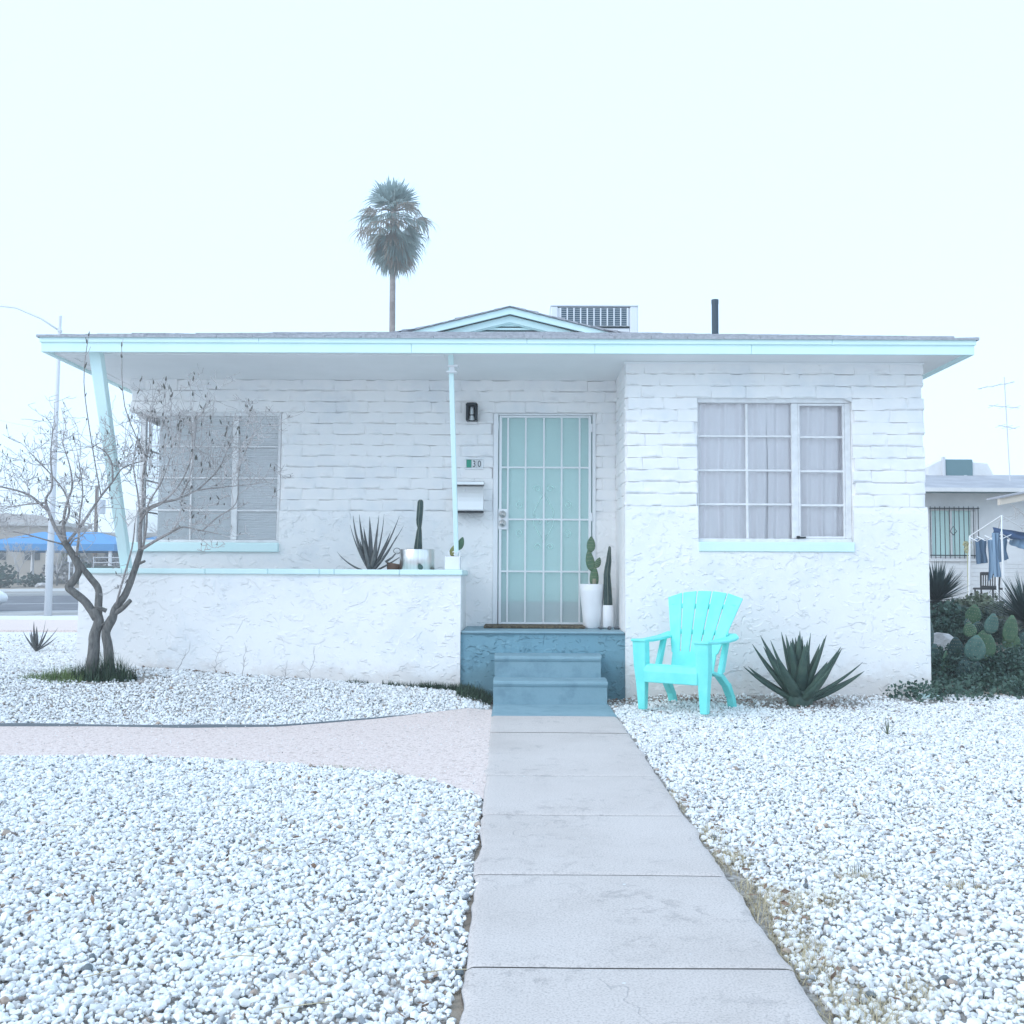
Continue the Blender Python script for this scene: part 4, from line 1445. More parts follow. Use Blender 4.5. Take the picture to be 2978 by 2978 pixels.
for i in range(9):
    zz = 4.082 + i * .0232
    mb.box(ax0 + .115, ax1 - .125, ay0 - .0075, ay0 - .0042, zz, zz + .003)
mb.build("fin", M['ac'], grille)
mb = MB(); mb.bbox(ax0 + .095, ax1 - .105, ay0 - .010, ay0 - .001, 4.045, 4.066, .002); mb.build("grille_rail", M['black'], grille)
vp = MB()
vp.tube([(2.105, 11.0, 3.2), (2.105, 11.0, 4.03)], .037, 20)
vp.tube([(2.105, 11.0, 4.0), (2.105, 11.0, 4.045)], .0395, 20)
tag(vp.build("vent_pipe", M['pipe'], smooth=False), "dark blue grey vent pipe standing alone on the roof", "pipe")

# ---- things on the porch wall
sc = thing("wall_sconce", "black wall lantern with a frosted glass beside the door", "lamp", (-.47, YR, 2.62))
mb = MB()
mb.bbox(-.525, -.498, YR - .13, YR - .012, 2.527, 2.665, .006); mb.bbox(-.442, -.415, YR - .13, YR - .012, 2.527, 2.665, .006)
mb.bbox(-.527, -.413, YR - .132, YR - .010, 2.660, 2.698, .012)
mb.build("lantern_body", M['black'], sc)
mb = MB(); mb.bbox(-.500, -.440, YR - .025, YR - .008, 2.53, 2.662, .003); mb.build("back_plate", M['black'], sc)
mb = MB(); mb.lathe([(.012, .05), (.018, .045), (.022, -.02), (.020, -.03), (.03, -.075), (.0, -.078)], 20, (-.470, YR - .075, 2.612)); mb.build("glass_shade", M['bulb'], sc, smooth=True)
mb = MB(); mb.bbox(-.497, -.443, YR - .10, YR - .05, 2.577, 2.587, .003); mb.build("shade_ring", M['black'], sc)

nb = thing("house_number", "framed house number plate with a green tile and the digits 3 and 0", "sign", (-.448, YR, 2.12))
yn = YR - .012
mb = MB()
mb.bbox(-.538, -.358, yn - .016, yn, 2.160, 2.176, .004); mb.bbox(-.538, -.358, yn - .016, yn, 2.064, 2.080, .004)
mb.bbox(-.538, -.522, yn - .0155, yn, 2.081, 2.159, .004); mb.bbox(-.374, -.358, yn - .0155, yn, 2.081, 2.159, .004)
mb.build("plate_frame", M['white_metal'], nb)
mb = MB(); mb.box(-.523, -.373, yn - .003, yn + .006, 2.079, 2.161); mb.build("plate_back", M['galv'], nb)
for xx, ch in ((-.497, None), (-.446, "3"), (-.396, "0")):
    mb = MB(); mb.bbox(xx - .0225, xx + .0225, yn - .009, yn - .0035, 2.082, 2.158, .002)
    t = mb.build("tile", M['green_tile'] if ch is None else M['tile_white'], nb)
    if ch:
        me_ = text_mesh(ch, .088, .0008)
        me_.materials.clear(); me_.materials.append(M['ink'])
        d = bpy.data.objects.new("digit", me_); col.objects.link(d)
        d.parent = t
        g = ORG[t.name]
        d.location = (xx - g[0], yn - .0100 - g[1], 2.089 - g[2]); d.rotation_euler = (R(90), 0, 0); d.scale = (.78, 1, 1)

mbx = thing("mailbox", "brushed steel wall mailbox with curved front left of the door", "mailbox", (-.49, YR, 1.8))
mb = MB()
prof = [(0, 1.655), (-.150, 1.655), (-.155, 1.665), (-.152, 1.70), (-.143, 1.745), (-.130, 1.785), (-.112, 1.825), (-.090, 1.86), (-.065, 1.887), (-.035, 1.905), (0, 1.912)]
mb.prism([(YR - .010 + a, b_) for a, b_ in prof], 'x', -.632, -.352)
mb.build("box", M['satin'], mbx, smooth=False)
mb = MB(); mb.bbox(-.637, -.347, YR - .085, YR - .008, 1.910, 1.944, .004); mb.build("lid", M['chrome'], mbx)
mb = MB(); mb.bbox(-.634, -.350, YR - .166, YR - .010, 1.642, 1.654, .003); mb.build("base_lip", M['black'], mbx)
mb = MB(); mb.lathe([(0, .012), (.006, .011), (.009, .006), (.009, 0)], 14); mb.v = [(-.535 + a, YR - .098 - c, 1.862 + b_) for a, b_, c in mb.v]
mb.build("lock", M['chrome'], mbx, smooth=True)

dm = MB()
dm.bbox(-.33, .60, 9.44, 9.80, .561, .585, .006)
dmo = dm.build("doormat", M['mat_fibre'])
tag(dmo, "rough brown fibre doormat in front of the security door", "doormat")

# ------------------------------------------------------------------ plant helpers
def leaf_blade(mb, base, dirv, length, width, thick, curl=0.0, side=None, n=9, tipfrac=.0, droop=0.0, channel=.25):
    """tapered succulent leaf: channelled upper side, convex back"""
    d = Vector(dirv).normalized()
    up0 = Vector((0, 0, 1))
    s = d.cross(up0)
    if s.length < 1e-3:
        s = Vector((1, 0, 0))
    s.normalize()
    if side is not None:
        s = (Matrix.Rotation(side, 3, d) @ s)
    p = Vector(base)
    o = len(mb.v)
    step = length / n
    for i in range(n + 1):
        t = i / n
        nrm = s.cross(d).normalized()
        w = width * (1 - t) ** .62 * (.72 + .9 * t * (1 - t) * 1.6) if t < 1 else .0008
        w = max(w, .0012)
        th = thick * (1 - t * .9)
        for k, (a, b_) in enumerate(((-1, channel), (-.5, -.15 * channel), (0, -channel), (.5, -.15 * channel), (1, channel), (.5, -1), (-.5, -1))):
            if k < 5:
                q = p + s * (a * w / 2) + nrm * (b_ * w * .35)
            else:
                q = p + s * (a * w / 2) - nrm * (th + channel * w * .1)
            mb.v.append(tuple(q))
        ax = Matrix.Rotation(curl * step / length - droop * t * step / length, 3, s)
        d = (ax @ d).normalized()
        p = p + d * step
    for i in range(n):
        for k in range(7):
            k2 = (k + 1) % 7
            mb.f.append((o + i * 7 + k, o + i * 7 + k2, o + (i + 1) * 7 + k2, o + (i + 1) * 7 + k))
    return p
def pad(mb, base, top, width, thick, face=(0, -1, 0), n=14):
    """prickly pear pad: an egg-shaped flat lobe from base to top"""
    base, top = Vector(base), Vector(top)
    ax = (top - base)
    L = ax.length
    ax.normalize()
    f = Vector(face)
    f = (f - ax * f.dot(ax)).normalized()
    s = ax.cross(f)
    rows = []
    m_ = 9
    o = len(mb.v)
    for i in range(m_ + 1):
        t = i / m_
        w = width / 2 * (max(0.0, math.sin(math.pi * min(1, t ** .78 * .985 + .012))) ** .62)
        w = max(w, .12 * width if i == 0 else .004)
        if i == m_: w = width * .08
        for k in range(n):
            a = 2 * math.pi * k / n
            q = base + ax * (L * t) + s * (w * math.cos(a)) + f * (thick / 2 * math.sin(a) * min(1, w / (width * .28)))
            mb.v.append(tuple(q))
    for i in range(m_):
        for k in range(n):
            k2 = (k + 1) % n
            mb.f.append((o + i * n + k, o + i * n + k2, o + (i + 1) * n + k2, o + (i + 1) * n + k))
    mb.f.append(tuple(o + k for k in reversed(range(n))))
    mb.f.append(tuple(o + m_ * n + k for k in range(n)))
def areoles(mb, base, top, width, thick, face=(0, -1, 0), rows=5, r=.0025):
    base, top = Vector(base), Vector(top)
    ax = (top - base); L = ax.length; ax.normalize()
    f = Vector(face); f = (f - ax * f.dot(ax)).normalized(); s = ax.cross(f)
    for i in range(rows):
        t = (i + .8) / (rows + .6)
        w = width / 2 * math.sin(math.pi * t ** .8) ** .62
        for k in range(-2, 3):
            u = (k + .5 * (i % 2)) / 2.8
            if abs(u) > .9: continue
            q = base + ax * L * t + s * (u * w) + f * (thick / 2 * math.sqrt(max(0, 1 - u * u)) * .96)
            mb.box(q.x - r, q.x + r, q.y - r, q.y + r, q.z - r, q.z + r)
def blades(name, pts, hmin, hmax, m, spread=.35, width=.004, parent=None, kind="stuff", label=None, cat=None, seg=3):
    """grass: pts = list of (x, y, weight) roots"""
    mb = MB()
    for (x, y, k) in pts:
        h = random.uniform(hmin, hmax) * k
        a = random.uniform(0, 6.283)
        ln = abs(random.gauss(0, spread)) * h
        z = float(gz(x, y)) + .0
        wv = Vector((math.cos(a + 1.57), math.sin(a + 1.57), 0)) * width * random.uniform(.6, 1.3)
        o = len(mb.v)
        for i in range(seg + 1):
            t = i / seg
            q = Vector((x + math.cos(a) * ln * t * t, y + math.sin(a) * ln * t * t, z + h * (t - .25 * t * t * min(1, ln / h))))
            w = wv * (1 - t) if i < seg else wv * .05
            mb.v += [tuple(q - w / 2), tuple(q + w / 2)]
        for i in range(seg):
            mb.f.append((o + 2 * i, o + 2 * i + 1, o + 2 * i + 3, o + 2 * i + 2))
    o = mb.build(name, m, parent)
    tag(o, label, cat, kind=kind)
    return o
def leaf_cloud(mb, blobs, n, size, up=.3, zmin=None):
    """small leaves spread through ellipsoids (cx,cy,cz,rx,ry,rz)"""
    vol = [b_[3] * b_[4] * b_[5] for b_ in blobs]
    for _ in range(n):
        b_ = random.choices(blobs, vol)[0]
        d = Vector((random.gauss(0, 1), random.gauss(0, 1), random.gauss(0, 1))).normalized() * random.random() ** .38
        c = Vector((b_[0] + d.x * b_[3], b_[1] + d.y * b_[4], b_[2] + d.z * b_[5]))
        if zmin is not None and c.z < zmin: continue
        a = Vector((random.gauss(0, 1), random.gauss(0, 1), random.gauss(up, .8))).normalized()
        s = a.cross(Vector((random.gauss(0, 1), random.gauss(0, 1), random.gauss(0, 1)))).normalized()
        L = size * random.uniform(.6, 1.4)
        w = L * .38
        mb.add([c, c + a * L * .5 + s * w, c + a * L, c + a * L * .5 - s * w], [(0, 1, 2, 3)])

# ------------------------------------------------------------------ planters on the low wall
al = thing("aloe_plant", "large grey aloe with long upright leaves on the low wall", "plant", (-1.335, 9.20, 1.06))
c0 = Vector((-1.335, 9.20, 1.065))
aloe_leaves = [  # tip x, tip y, tip z, width, curl, droop
    (-1.614, 9.10, 1.227, .055, .75, 0), (-1.508, 9.22, 1.55, .060, .45, 0), (-1.457, 9.25, 1.568, .060, .30, 0), (-1.52, 9.16, 1.47, .062, .35, 0),
    (-1.50, 9.15, 1.55, .055, .5, 0), (-1.42, 9.30, 1.46, .055, .15, 0), (-1.359, 9.24, 1.551, .056, -.05, 0), (-1.276, 9.24, 1.565, .056, .10, 0), (-1.224, 9.22, 1.572, .060, .30, 0),
    (-1.089, 9.18, 1.548, .060, .25, 0), (-1.057, 9.22, 1.469, .058, .2, 0), (-1.107, 9.14, 1.372, .060, .35, 0), (-1.04, 9.22, 1.23, .06, .2, 0),
    (-1.40, 9.09, 1.38, .062, .2, 0), (-1.27, 9.09, 1.36, .062, .3, 0), (-1.18, 9.30, 1.42, .055, .2, 0), (-1.34, 9.06, 1.16, .05, .9, 0), (-1.46, 9.33, 1.35, .05, .3, 0)]
for (tx, ty, tz, w, cu, dr) in aloe_leaves:
    mb = MB()
    t = Vector((tx, ty, tz))
    d = t - c0
    L = d.length
    # start direction bent outwards so that the curl brings the tip back to the target
    s = d.cross(Vector((0, 0, 1)))
    if s.length > 1e-3:
        s.normalize()
        d2 = Matrix.Rotation(-cu * .5, 3, s) @ d
    else:
        d2 = d
    leaf_blade(mb, c0 + d.normalized() * .02, d2, L * (1 + cu * cu * .04), w, w * .22, cu, n=10)
    mb.build("leaf", M['aloe'], al, smooth=True)
mb = MB()  # one leaf curls into a ring
ring = [(-1.20, 9.16, 1.16), (-1.14, 9.15, 1.20), (-1.11, 9.15, 1.235)] + [(-1.098 + .030 * math.cos(a), 9.15, 1.258 + .026 * math.sin(a)) for a in np.linspace(3.6, -2.2, 16)]
mb.tube(ring, [.012, .009, .006] + [.0035] * 16, 6)
mb.build("curled_leaf", M['aloe'], al, smooth=True)

bp = MB()
bp.lathe([(0, 0), (.055, 0), (.078, .085), (.072, .085), (.05, .02), (0, .02)], 20)
mt = Matrix.Translation((-1.14, 9.24, 1.063)) @ Matrix.Rotation(R(10), 4, 'Y')
bp.v = [tuple(mt @ Vector(q)) for q in bp.v]
tag(bp.build("clay_pot", M['pot_brown'], smooth=False), "small brown clay pot between the aloe and the steel pot", "pot")

sp = thing("steel_planter", "shiny round steel planter holding a columnar cactus on the low wall", "planter", (-.922, 9.20, 1.062))
mb = MB(); mb.lathe([(0, 0), (.150, 0), (.157, .004), (.157, .208), (.154, .212), (.150, .208), (.150, .185), (0, .185)], 56, (-.922, 9.20, 1.062)); mb.build("pot", M['steel'], sp, smooth=True)
mb = MB(); mb.lathe([(.149, .19), (.08, .194), (0, .196)], 32, (-.922, 9.20, 1.062)); mb.build("potting_soil", M['soil'], sp)
def ribbed(mb, mbr, pts, rads, ribs=5, depth=.32, rot=.3):
    n = ribs * 6
    o = len(mb.v)
    for (p, r_) in zip(pts, rads):
        for k in range(n):
            a = 2 * math.pi * k / n + rot
            rr = r_ * (1 - depth * (.5 - .5 * math.cos(ribs * (a - rot))))
            mb.v.append((p[0] + rr * math.cos(a), p[1] + rr * math.sin(a), p[2]))
    m_ = len(pts)
    for i in range(m_ - 1):
        for k in range(n):
            k2 = (k + 1) % n
            mb.f.append((o + i * n + k, o + i * n + k2, o + (i + 1) * n + k2, o + (i + 1) * n + k))
    mb.f.append(tuple(o + (m_ - 1) * n + k for k in range(n)))
    for q in range(ribs):
        a = 2 * math.pi * q / ribs + rot
        mbr.tube([(p[0] + (r_ + .0005) * math.cos(a), p[1] + (r_ + .0005) * math.sin(a), p[2]) for p, r_ in zip(pts, rads)], .0022, 4)
cc = thing("columnar_cactus", "tall dark ribbed cactus with a pinched waist in the steel planter", "cactus", (-.905, 9.20, 1.25))
pts = [(-.913, 1.25), (-.911, 1.30), (-.908, 1.36), (-.905, 1.43), (-.903, 1.47), (-.905, 1.50), (-.904, 1.54), (-.900, 1.60), (-.897, 1.66), (-.896, 1.70), (-.896, 1.715), (-.896, 1.722)]
rd = [.040, .037, .031, .024, .017, .024, .028, .029, .028, .026, .018, .004]
mb, mbr = MB(), MB(); ribbed(mb, mbr, [(x, 9.20, z) for x, z in pts], rd, 5, .30, -1.75)
mb.build("stem", M['column'], cc, smooth=True); mbr.build("rib_edge", M['rib'], cc)

sq = thing("square_planter", "small white cube planter at the end of the low wall", "planter", (-.59, 9.13, 1.062))
mb = MB(); mb.bbox(-.662, -.526, 9.03, 9.166, 1.093, 1.211, .005); mb.build("pot", M['pot_white'], sq)
mb = MB(); mb.box(-.652, -.536, 9.04, 9.156, 1.2112, 1.2135); mb.build("potting_soil", M['soil'], sq)
pc = thing("small_prickly_pear", "small yellow green prickly pear in the white cube planter", "cactus", (-.59, 9.10, 1.21))
for m_, args in (('pear_yellow', ((-.585, 9.11, 1.205), (-.583, 9.11, 1.310), .085, .018)), ('pear', ((-.545, 9.105, 1.27), (-.508, 9.10, 1.382), .062, .016, (.2, -1, 0)))):
    mb = MB(); pad(mb, *args); o = mb.build("pad", M[m_], pc, smooth=True)
for ch, xx in (("2", -.630), ("3", -.578), ("0", -.546)):
    me_ = text_mesh(ch, .082, .003)
    me_.materials.clear(); me_.materials.append(M['pot_white'])
    d = bpy.data.objects.new("numeral", me_); col.objects.link(d)
    d.location = (xx, 9.045, 1.2115 - .012); d.rotation_euler = (R(90), R(8 if ch == "0" else -4), 0)
    tag(d, {"2": "leftmost white wooden numeral, a two, in the cube planter", "3": "middle white wooden numeral, a three, in the cube planter", "0": "rightmost tilted white numeral, a zero, in the cube planter"}[ch], "numeral", "numerals stuck in the cube planter")
lf = MB(); pad(lf, (-.865, 9.035, 1.093), (-.890, 9.02, 1.142), .045, .006)
tag(lf.build("cactus_leaf", M['pear_dark'], smooth=True), "single dark green pad leaning against the steel planter", "pad")

# ------------------------------------------------------------------ pots beside the door
tp = thing("tall_planter", "tall tapered white planter to the right of the front door", "planter", (.665, 9.55, .56))
mb = MB(); mb.lathe([(0, 0), (.070, 0), (.078, .01), (.088, .10), (.100, .22), (.112, .34), (.117, .408), (.110, .410), (.105, .38), (0, .375)], 40, (.670, 9.55, .5605)); mb.build("pot", M['pot_white'], tp, smooth=True)
mb = MB(); mb.lathe([(.106, .379), (0, .385)], 24, (.670, 9.55, .5605)); mb.build("potting_soil", M['soil'], tp)
pp = thing("door_prickly_pear", "green prickly pear with three upright pads in the tall white planter", "cactus", (.675, 9.55, .95))
Yp = 9.55
pads = [((.690, Yp, .93), (.690, Yp, 1.145), .085, .030, 'pear', (0, -1, 0)), ((.668, Yp - .01, 1.09), (.634, Yp, 1.285), .085, .026, 'pear', (.15, -1, 0)),
        ((.658, Yp, 1.265), (.662, Yp - .01, 1.410), .082, .022, 'pear', (-.1, -1, 0)), ((.705, Yp, 1.12), (.742, Yp - .01, 1.215), .060, .020, 'pear', (0, -1, 0))]
for a, b_, w, th, m_, fc in pads:
    mb = MB(); pad(mb, a, b_, w, th, fc); o = mb.build("pad", M[m_], pp, smooth=True)
    mb = MB(); areoles(mb, a, b_, w, th, fc); mb.build("areoles", M['areole'], o)
mb = MB(); mb.tube([(.690, Yp, .93), (.690, Yp, 1.02)], .022, 12); mb.build("woody_base", M['areole'], pp)
cpot = thing("cylinder_planter", "small white cylinder planter in the corner of the porch", "planter", (.815, 9.50, .56))
mb = MB(); mb.lathe([(0, 0), (.044, 0), (.049, .006), (.049, .202), (.046, .206), (.043, .202), (.043, .19), (0, .19)], 32, (.815, 9.50, .571)); mb.build("pot", M['pot_white'], cpot, smooth=True)
cc = thing("pointed_cactus", "dark pointed ribbed cactus in the small white cylinder planter", "cactus", (.815, 9.50, .76))
pts = [(.812, .76), (.812, .83), (.810, .92), (.806, 1.0), (.804, 1.06), (.812, 1.13), (.820, 1.18), (.824, 1.25), (.828, 1.29), (.829, 1.312), (.829, 1.318)]
rd = [.043, .040, .037, .034, .031, .028, .024, .017, .012, .010, .003]
mb, mbr = MB(), MB(); ribbed(mb, mbr, [(x, 9.50, z) for x, z in pts], rd, 5, .32, -1.6)
mb.build("stem", M['column'], cc, smooth=True); mbr.build("rib_edge", M['rib'], cc)
for i, (x, y, r_, lab) in enumerate(((.735, 9.36, .034, "leftmost dark river stone beside the small cylinder planter"), (.815, 9.35, .042, "middle dark river stone in front of the small cylinder planter"), (.885, 9.37, .040, "rightmost dark river stone in the porch corner"))):
    me_ = PEB[i + 2].copy(); me_.materials.clear(); me_.materials.append(M['rock_dark'])
    d = bpy.data.objects.new("river_stone", me_); col.objects.link(d)
    d.location = (x, y, .560 + r_ * .38); d.scale = (r_, r_ * .8, r_ * .62); d.rotation_euler = (0, 0, i * 1.3)
    tag(d, lab, "stone", "river stones on the porch")

# ------------------------------------------------------------------ adirondack chair
GC = (1.300, 8.10)
ch = thing("garden_chair", "aqua plastic adirondack chair on the white gravel", "chair", (1.295, 8.11, .012), R(-34))
ch.scale = (1.17, 1.0, 1.0)
def cpart(mb, name, smooth=False):
    o = mb.build(name, M['aqua'], ch, smooth, local=True)
    if not smooth:
        bv = o.modifiers.new("bevel", 'BEVEL'); bv.width = .007; bv.segments = 2; bv.limit_method = 'ANGLE'
    return o
def hexa(mb, q):
    """8 corner points, bottom ring then top ring"""
    mb.add(q, [(0, 3, 2, 1), (4, 5, 6, 7), (0, 1, 5, 4), (1, 2, 6, 5), (2, 3, 7, 6), (3, 0, 4, 7)])
def lean_slat(mb, xb0, xb1, xt0, xt1, zb, zt, zt2, yb, yt, th=.018):
    hexa(mb, [(xb0, yb, zb), (xb1, yb, zb), (xb1, yb + th, zb), (xb0, yb + th, zb), (xt0, yt, zt), (xt1, yt, zt2), (xt1, yt + th, zt2), (xt0, yt + th, zt)])
# front legs: L-shaped, widening to the arm
for s in (-1, 1):
    mb = MB()
    xo = s * .268
    def ring(z, w, d, y0, tilt=0):
        a, b_ = sorted((xo + s * tilt, xo + s * tilt - s * w))
        return [(a, y0, z), (b_, y0, z), (b_, y0 + d, z), (a, y0 + d, z)]
    r0, r1, r2, r3 = ring(0, .050, .055, -.235, -.022), ring(.22, .070, .07, -.250, -.010), ring(.34, .088, .085, -.262, 0), ring(.545, .098, .075, -.275, .004)
    mb.v += [tuple(q) for r_ in (r0, r1, r2, r3) for q in r_]
    mb.f += [(3, 2, 1, 0), (12, 13, 14, 15)] + [(4 * k + a, 4 * k + (a + 1) % 4, 4 * k + 4 + (a + 1) % 4, 4 * k + 4 + a) for k in range(3) for a in range(4)]
    cpart(mb, "leg")
    # hind leg sweeps back from the seat
    mb = MB()
    P_ = [(-.10, .30, .07), (.06, .27, .075), (.20, .19, .075), (.29, .09, .06), (.335, 0.0, .055)]
    for i in range(len(P_) - 1):
        (ya, za, ta), (yb_, zb_, tb) = P_[i], P_[i + 1]
        a, b_ = sorted((s * .245, s * .195))
        hexa(mb, [(a, yb_ - tb / 2, zb_ - .01), (b_, yb_ - tb / 2, zb_ - .01), (b_, yb_ + tb / 2, zb_), (a, yb_ + tb / 2, zb_),
                  (a, ya - ta / 2, za), (b_, ya - ta / 2, za), (b_, ya + ta / 2, za + .01), (a, ya + ta / 2, za + .01)])
    cpart(mb, "leg")
    # arm: flat board that flares towards the back
    mb = MB()
    sec = [(-.285, .168, .278, .548), (-.10, .185, .285, .540), (.08, .190, .300, .545), (.20, .195, .298, .552), (.27, .180, .292, .562), (.32, .150, .255, .585)]
    for i in range(len(sec) - 1):
        y0, a0, b0, z0 = sec[i]; y1, a1, b1, z1 = sec[i + 1]
        xa0, xb0 = sorted((s * a0, s * b0)); xa1, xb1 = sorted((s * a1, s * b1))
        hexa(mb, [(xa0, y0, z0 - .022), (xb0, y0, z0 - .022), (xb1, y1, z1 - .022), (xa1, y1, z1 - .022), (xa0, y0, z0), (xb0, y0, z0), (xb1, y1, z1), (xa1, y1, z1)])
    cpart(mb, "arm")
    mb = MB()  # side brace from arm to hind leg
    a, b_ = sorted((s * .248, s * .215))
    hexa(mb, [(a, .03, .27), (b_, .03, .27), (b_, .11, .29), (a, .11, .29), (a, .16, .53), (b_, .16, .53), (b_, .22, .54), (a, .22, .54)])
    cpart(mb, "brace")
# seat: slats running across with a rolled front apron
mb = MB()
prof = [(-.262, .215), (-.268, .30), (-.255, .345), (-.225, .358), (-.10, .335), (.05, .300), (.16, .275), (.16, .255), (.05, .278), (-.10, .312), (-.215, .332), (-.24, .30), (-.245, .215)]
mb.prism(prof, 'x', -.192, .192)
cpart(mb, "seat")
# fanned back of five slats
top_x = [-.285, -.168, -.056, .056, .168, .285]
top_z = [.868, .900, .915, .915, .900, .868]
bot_x = [-.175, -.104, -.035, .035, .104, .175]
g = .004
for i in range(5):
    mb = MB()
    lean_slat(mb, bot_x[i] + g, bot_x[i + 1] - g, top_x[i] + g, top_x[i + 1] - g, .42, top_z[i] - (.01 if i == 0 else 0), top_z[i + 1] - (.01 if i == 4 else 0), .175, .385)
    cpart(mb, "back_slat")
mb = MB(); lean_slat(mb, -.158, .158, -.163, .163, .262, .432, .432, .116, .178, .016); cpart(mb, "back_panel")
for zc, yc, w in ((.585, .262, .215), (.79, .350, .238)):
    mb = MB(); mb.bbox(-w, w, yc, yc + .022, zc - .02, zc + .02, .004); cpart(mb, "back_brace")

# ------------------------------------------------------------------ agave by the wing wall
ag = thing("agave", "large dark green agave rosette beside the aqua chair", "plant", (2.24, 8.38, .03))
ctr = Vector((2.265, 8.38, .05))
ra = random.Random(5)
na = 32
for i in range(na):
    t = i / (na - 1)
    az = i * 2.39996 + ra.uniform(-.15, .15)
    el = lerp(R(12), R(84), t ** .85) + ra.uniform(-.08, .08)
    L = lerp(.50, .56, 1 - abs(t - .45)) * ra.uniform(.86, 1.06)
    if t > .9: L *= .92
    w = lerp(.105, .130, 1 - t) * ra.uniform(.85, 1.1)
    d = Vector((math.cos(az) * math.cos(el), math.sin(az) * math.cos(el) * .8, math.sin(el)))
    mb = MB()
    tip = leaf_blade(mb, ctr + Vector((math.cos(az), math.sin(az), 0)) * .045 * (1 - t) + Vector((0, 0, .05 * t)), d, L, w, .018, lerp(.38, .05, t), n=11, channel=.5)
    o = mb.build("leaf", M['agave'], ag, smooth=True)
mb = MB()
mb.lathe([(.10, -.04), (.11, .03), (.07, .10), (0, .16)], 12, tuple(ctr)); mb.build("core", M['agave'], ag, smooth=True)

# small rosettes in the gravel
def small_rosette(name, label, loc, n, L, w, m, seed, el0=20, el1=75, group=None):
    r2 = random.Random(seed)
    t_ = thing(name, label, "plant", loc, 0, group)
    for i in range(n):
        az = i * 2.4 + r2.uniform(-.3, .3); el = R(lerp(el0, el1, i / max(1, n - 1)))
        d = Vector((math.cos(az) * math.cos(el), math.sin(az) * math.cos(el), math.sin(el)))
        mb = MB(); leaf_blade(mb, Vector(loc), d, L * r2.uniform(.7, 1.1), w, w * .2, .35, n=6); mb.build("leaf", m, t_, smooth=True)
small_rosette("small_agave", "small spiky grey plant standing in the gravel left of the bare tree", (-4.98, 10.6, .25), 11, .30, .045, M['aloe'], 3)
small_rosette("weed_rosette", "tiny dry weed tuft alone in the right gravel bed", (2.46, 6.95, 0.0), 9, .12, .008, M['sage'], 4, 25, 70)

# ------------------------------------------------------------------ bare tree
tree = thing("bare_tree", "bare twin-trunked shrub tree with dry seed heads before the low wall", "tree", (-3.40, 8.45, .2))
TY = 8.45
kx = TY / 8.3
def T(x, z, dy=0): return Vector((x * kx, TY + dy, 1.05 + (z - 1.05) * kx))
def smooth_path(pts, n=4):
    out = []
    P_ = [pts[0]] + list(pts) + [pts[-1]]
    for i in range(1, len(P_) - 2):
        for k in range(n):
            t = k / n
            a, b_, c, d = P_[i - 1], P_[i], P_[i + 1], P_[i + 2]
            out.append(.5 * ((2 * b_) + (c - a) * t + (2 * a - 5 * b_ + 4 * c - d) * t * t + (3 * b_ - a - 3 * c + d) * t ** 3))
    out.append(pts[-1])
    return out
def limb(pts, r0, r1, name, parent, n=10, knobbly=.10, m=None):
    P_ = smooth_path(pts)
    m_ = len(P_)
    rad = [lerp(r0, r1, i / (m_ - 1)) * (1 + knobbly * mnoise.noise(P_[i] * 14)) for i in range(m_)]
    mb = MB(); mb.tube(P_, rad, n)
    return mb.build(name, m or M['bark'], parent, smooth=True), P_
tA, _ = limb([T(-3.46, .17), T(-3.435, .40), T(-3.43, .55), T(-3.40, .66), T(-3.44, .76)], .052, .040, "trunk", tree)
tA2, _ = limb([T(-3.42, .68), T(-3.51, .81), T(-3.60, .89, -.02), T(-3.645, .933, -.02), T(-3.60, 1.0, -.01), T(-3.575, 1.08), T(-3.62, 1.18), T(-3.70, 1.30)], .036, .026, "limb", tree)
tA3, _ = limb([T(-3.41, .70), T(-3.415, .80, .02), T(-3.425, .92, .03), T(-3.49, 1.01, .02), T(-3.55, 1.09, .01), T(-3.60, 1.17)], .036, .020, "limb", tree)
tB, _ = limb([T(-3.31, .17, .03), T(-3.325, .44, .02), T(-3.34, .57), T(-3.29, .68), T(-3.27, .76), T(-3.19, .88), T(-3.12, 1.08), T(-3.075, 1.24)], .043, .024, "trunk", tree)
limb([T(-3.275, .72), T(-3.20, .765, -.03), T(-3.13, .83, -.05)], .022, .017, "cut_stub", tree)
limb([T(-3.33, .745, -.03), T(-3.37, .765, -.05), T(-3.40, .78, -.05)], .018, .009, "cut_stub", tree)
limb([T(-3.40, .63), T(-3.35, .64, -.02), T(-3.31, .70, -.01)], .010, .010, "limb", tree)
limb([T(-3.07, 1.13, -.03), T(-3.02, 1.145, -.06)], .014, .010, "cut_stub", tree)
branches = []   # (points, r0, r1)
def br(pts, r0, r1):
    o, P_ = limb(pts, r0, r1, "branch", tree, 7, .06, M['branch'])
    branches.append((P_, r0, r1))
br([T(-3.70, 1.29), T(-3.78, 1.40, .02), T(-3.86, 1.55, .05), T(-3.885, 1.65, .05), T(-3.85, 1.76, .08), T(-3.88, 2.0, .1), T(-3.87, 2.24, .1)], .018, .004)
br([T(-3.86, 1.55, .05), T(-3.97, 1.66, 0), T(-4.07, 1.71, -.05), T(-4.24, 1.75, -.1), T(-4.42, 1.80, -.1)], .012, .004)
br([T(-3.885, 1.62, .05), T(-4.06, 1.61, .1), T(-4.26, 1.59, .2)], .009, .004)
br([T(-3.69, 1.30), T(-3.69, 1.45, -.05), T(-3.66, 1.62, -.06), T(-3.625, 1.74, -.06), T(-3.63, 1.9, -.1), T(-3.70, 2.1, -.1)], .015, .004)
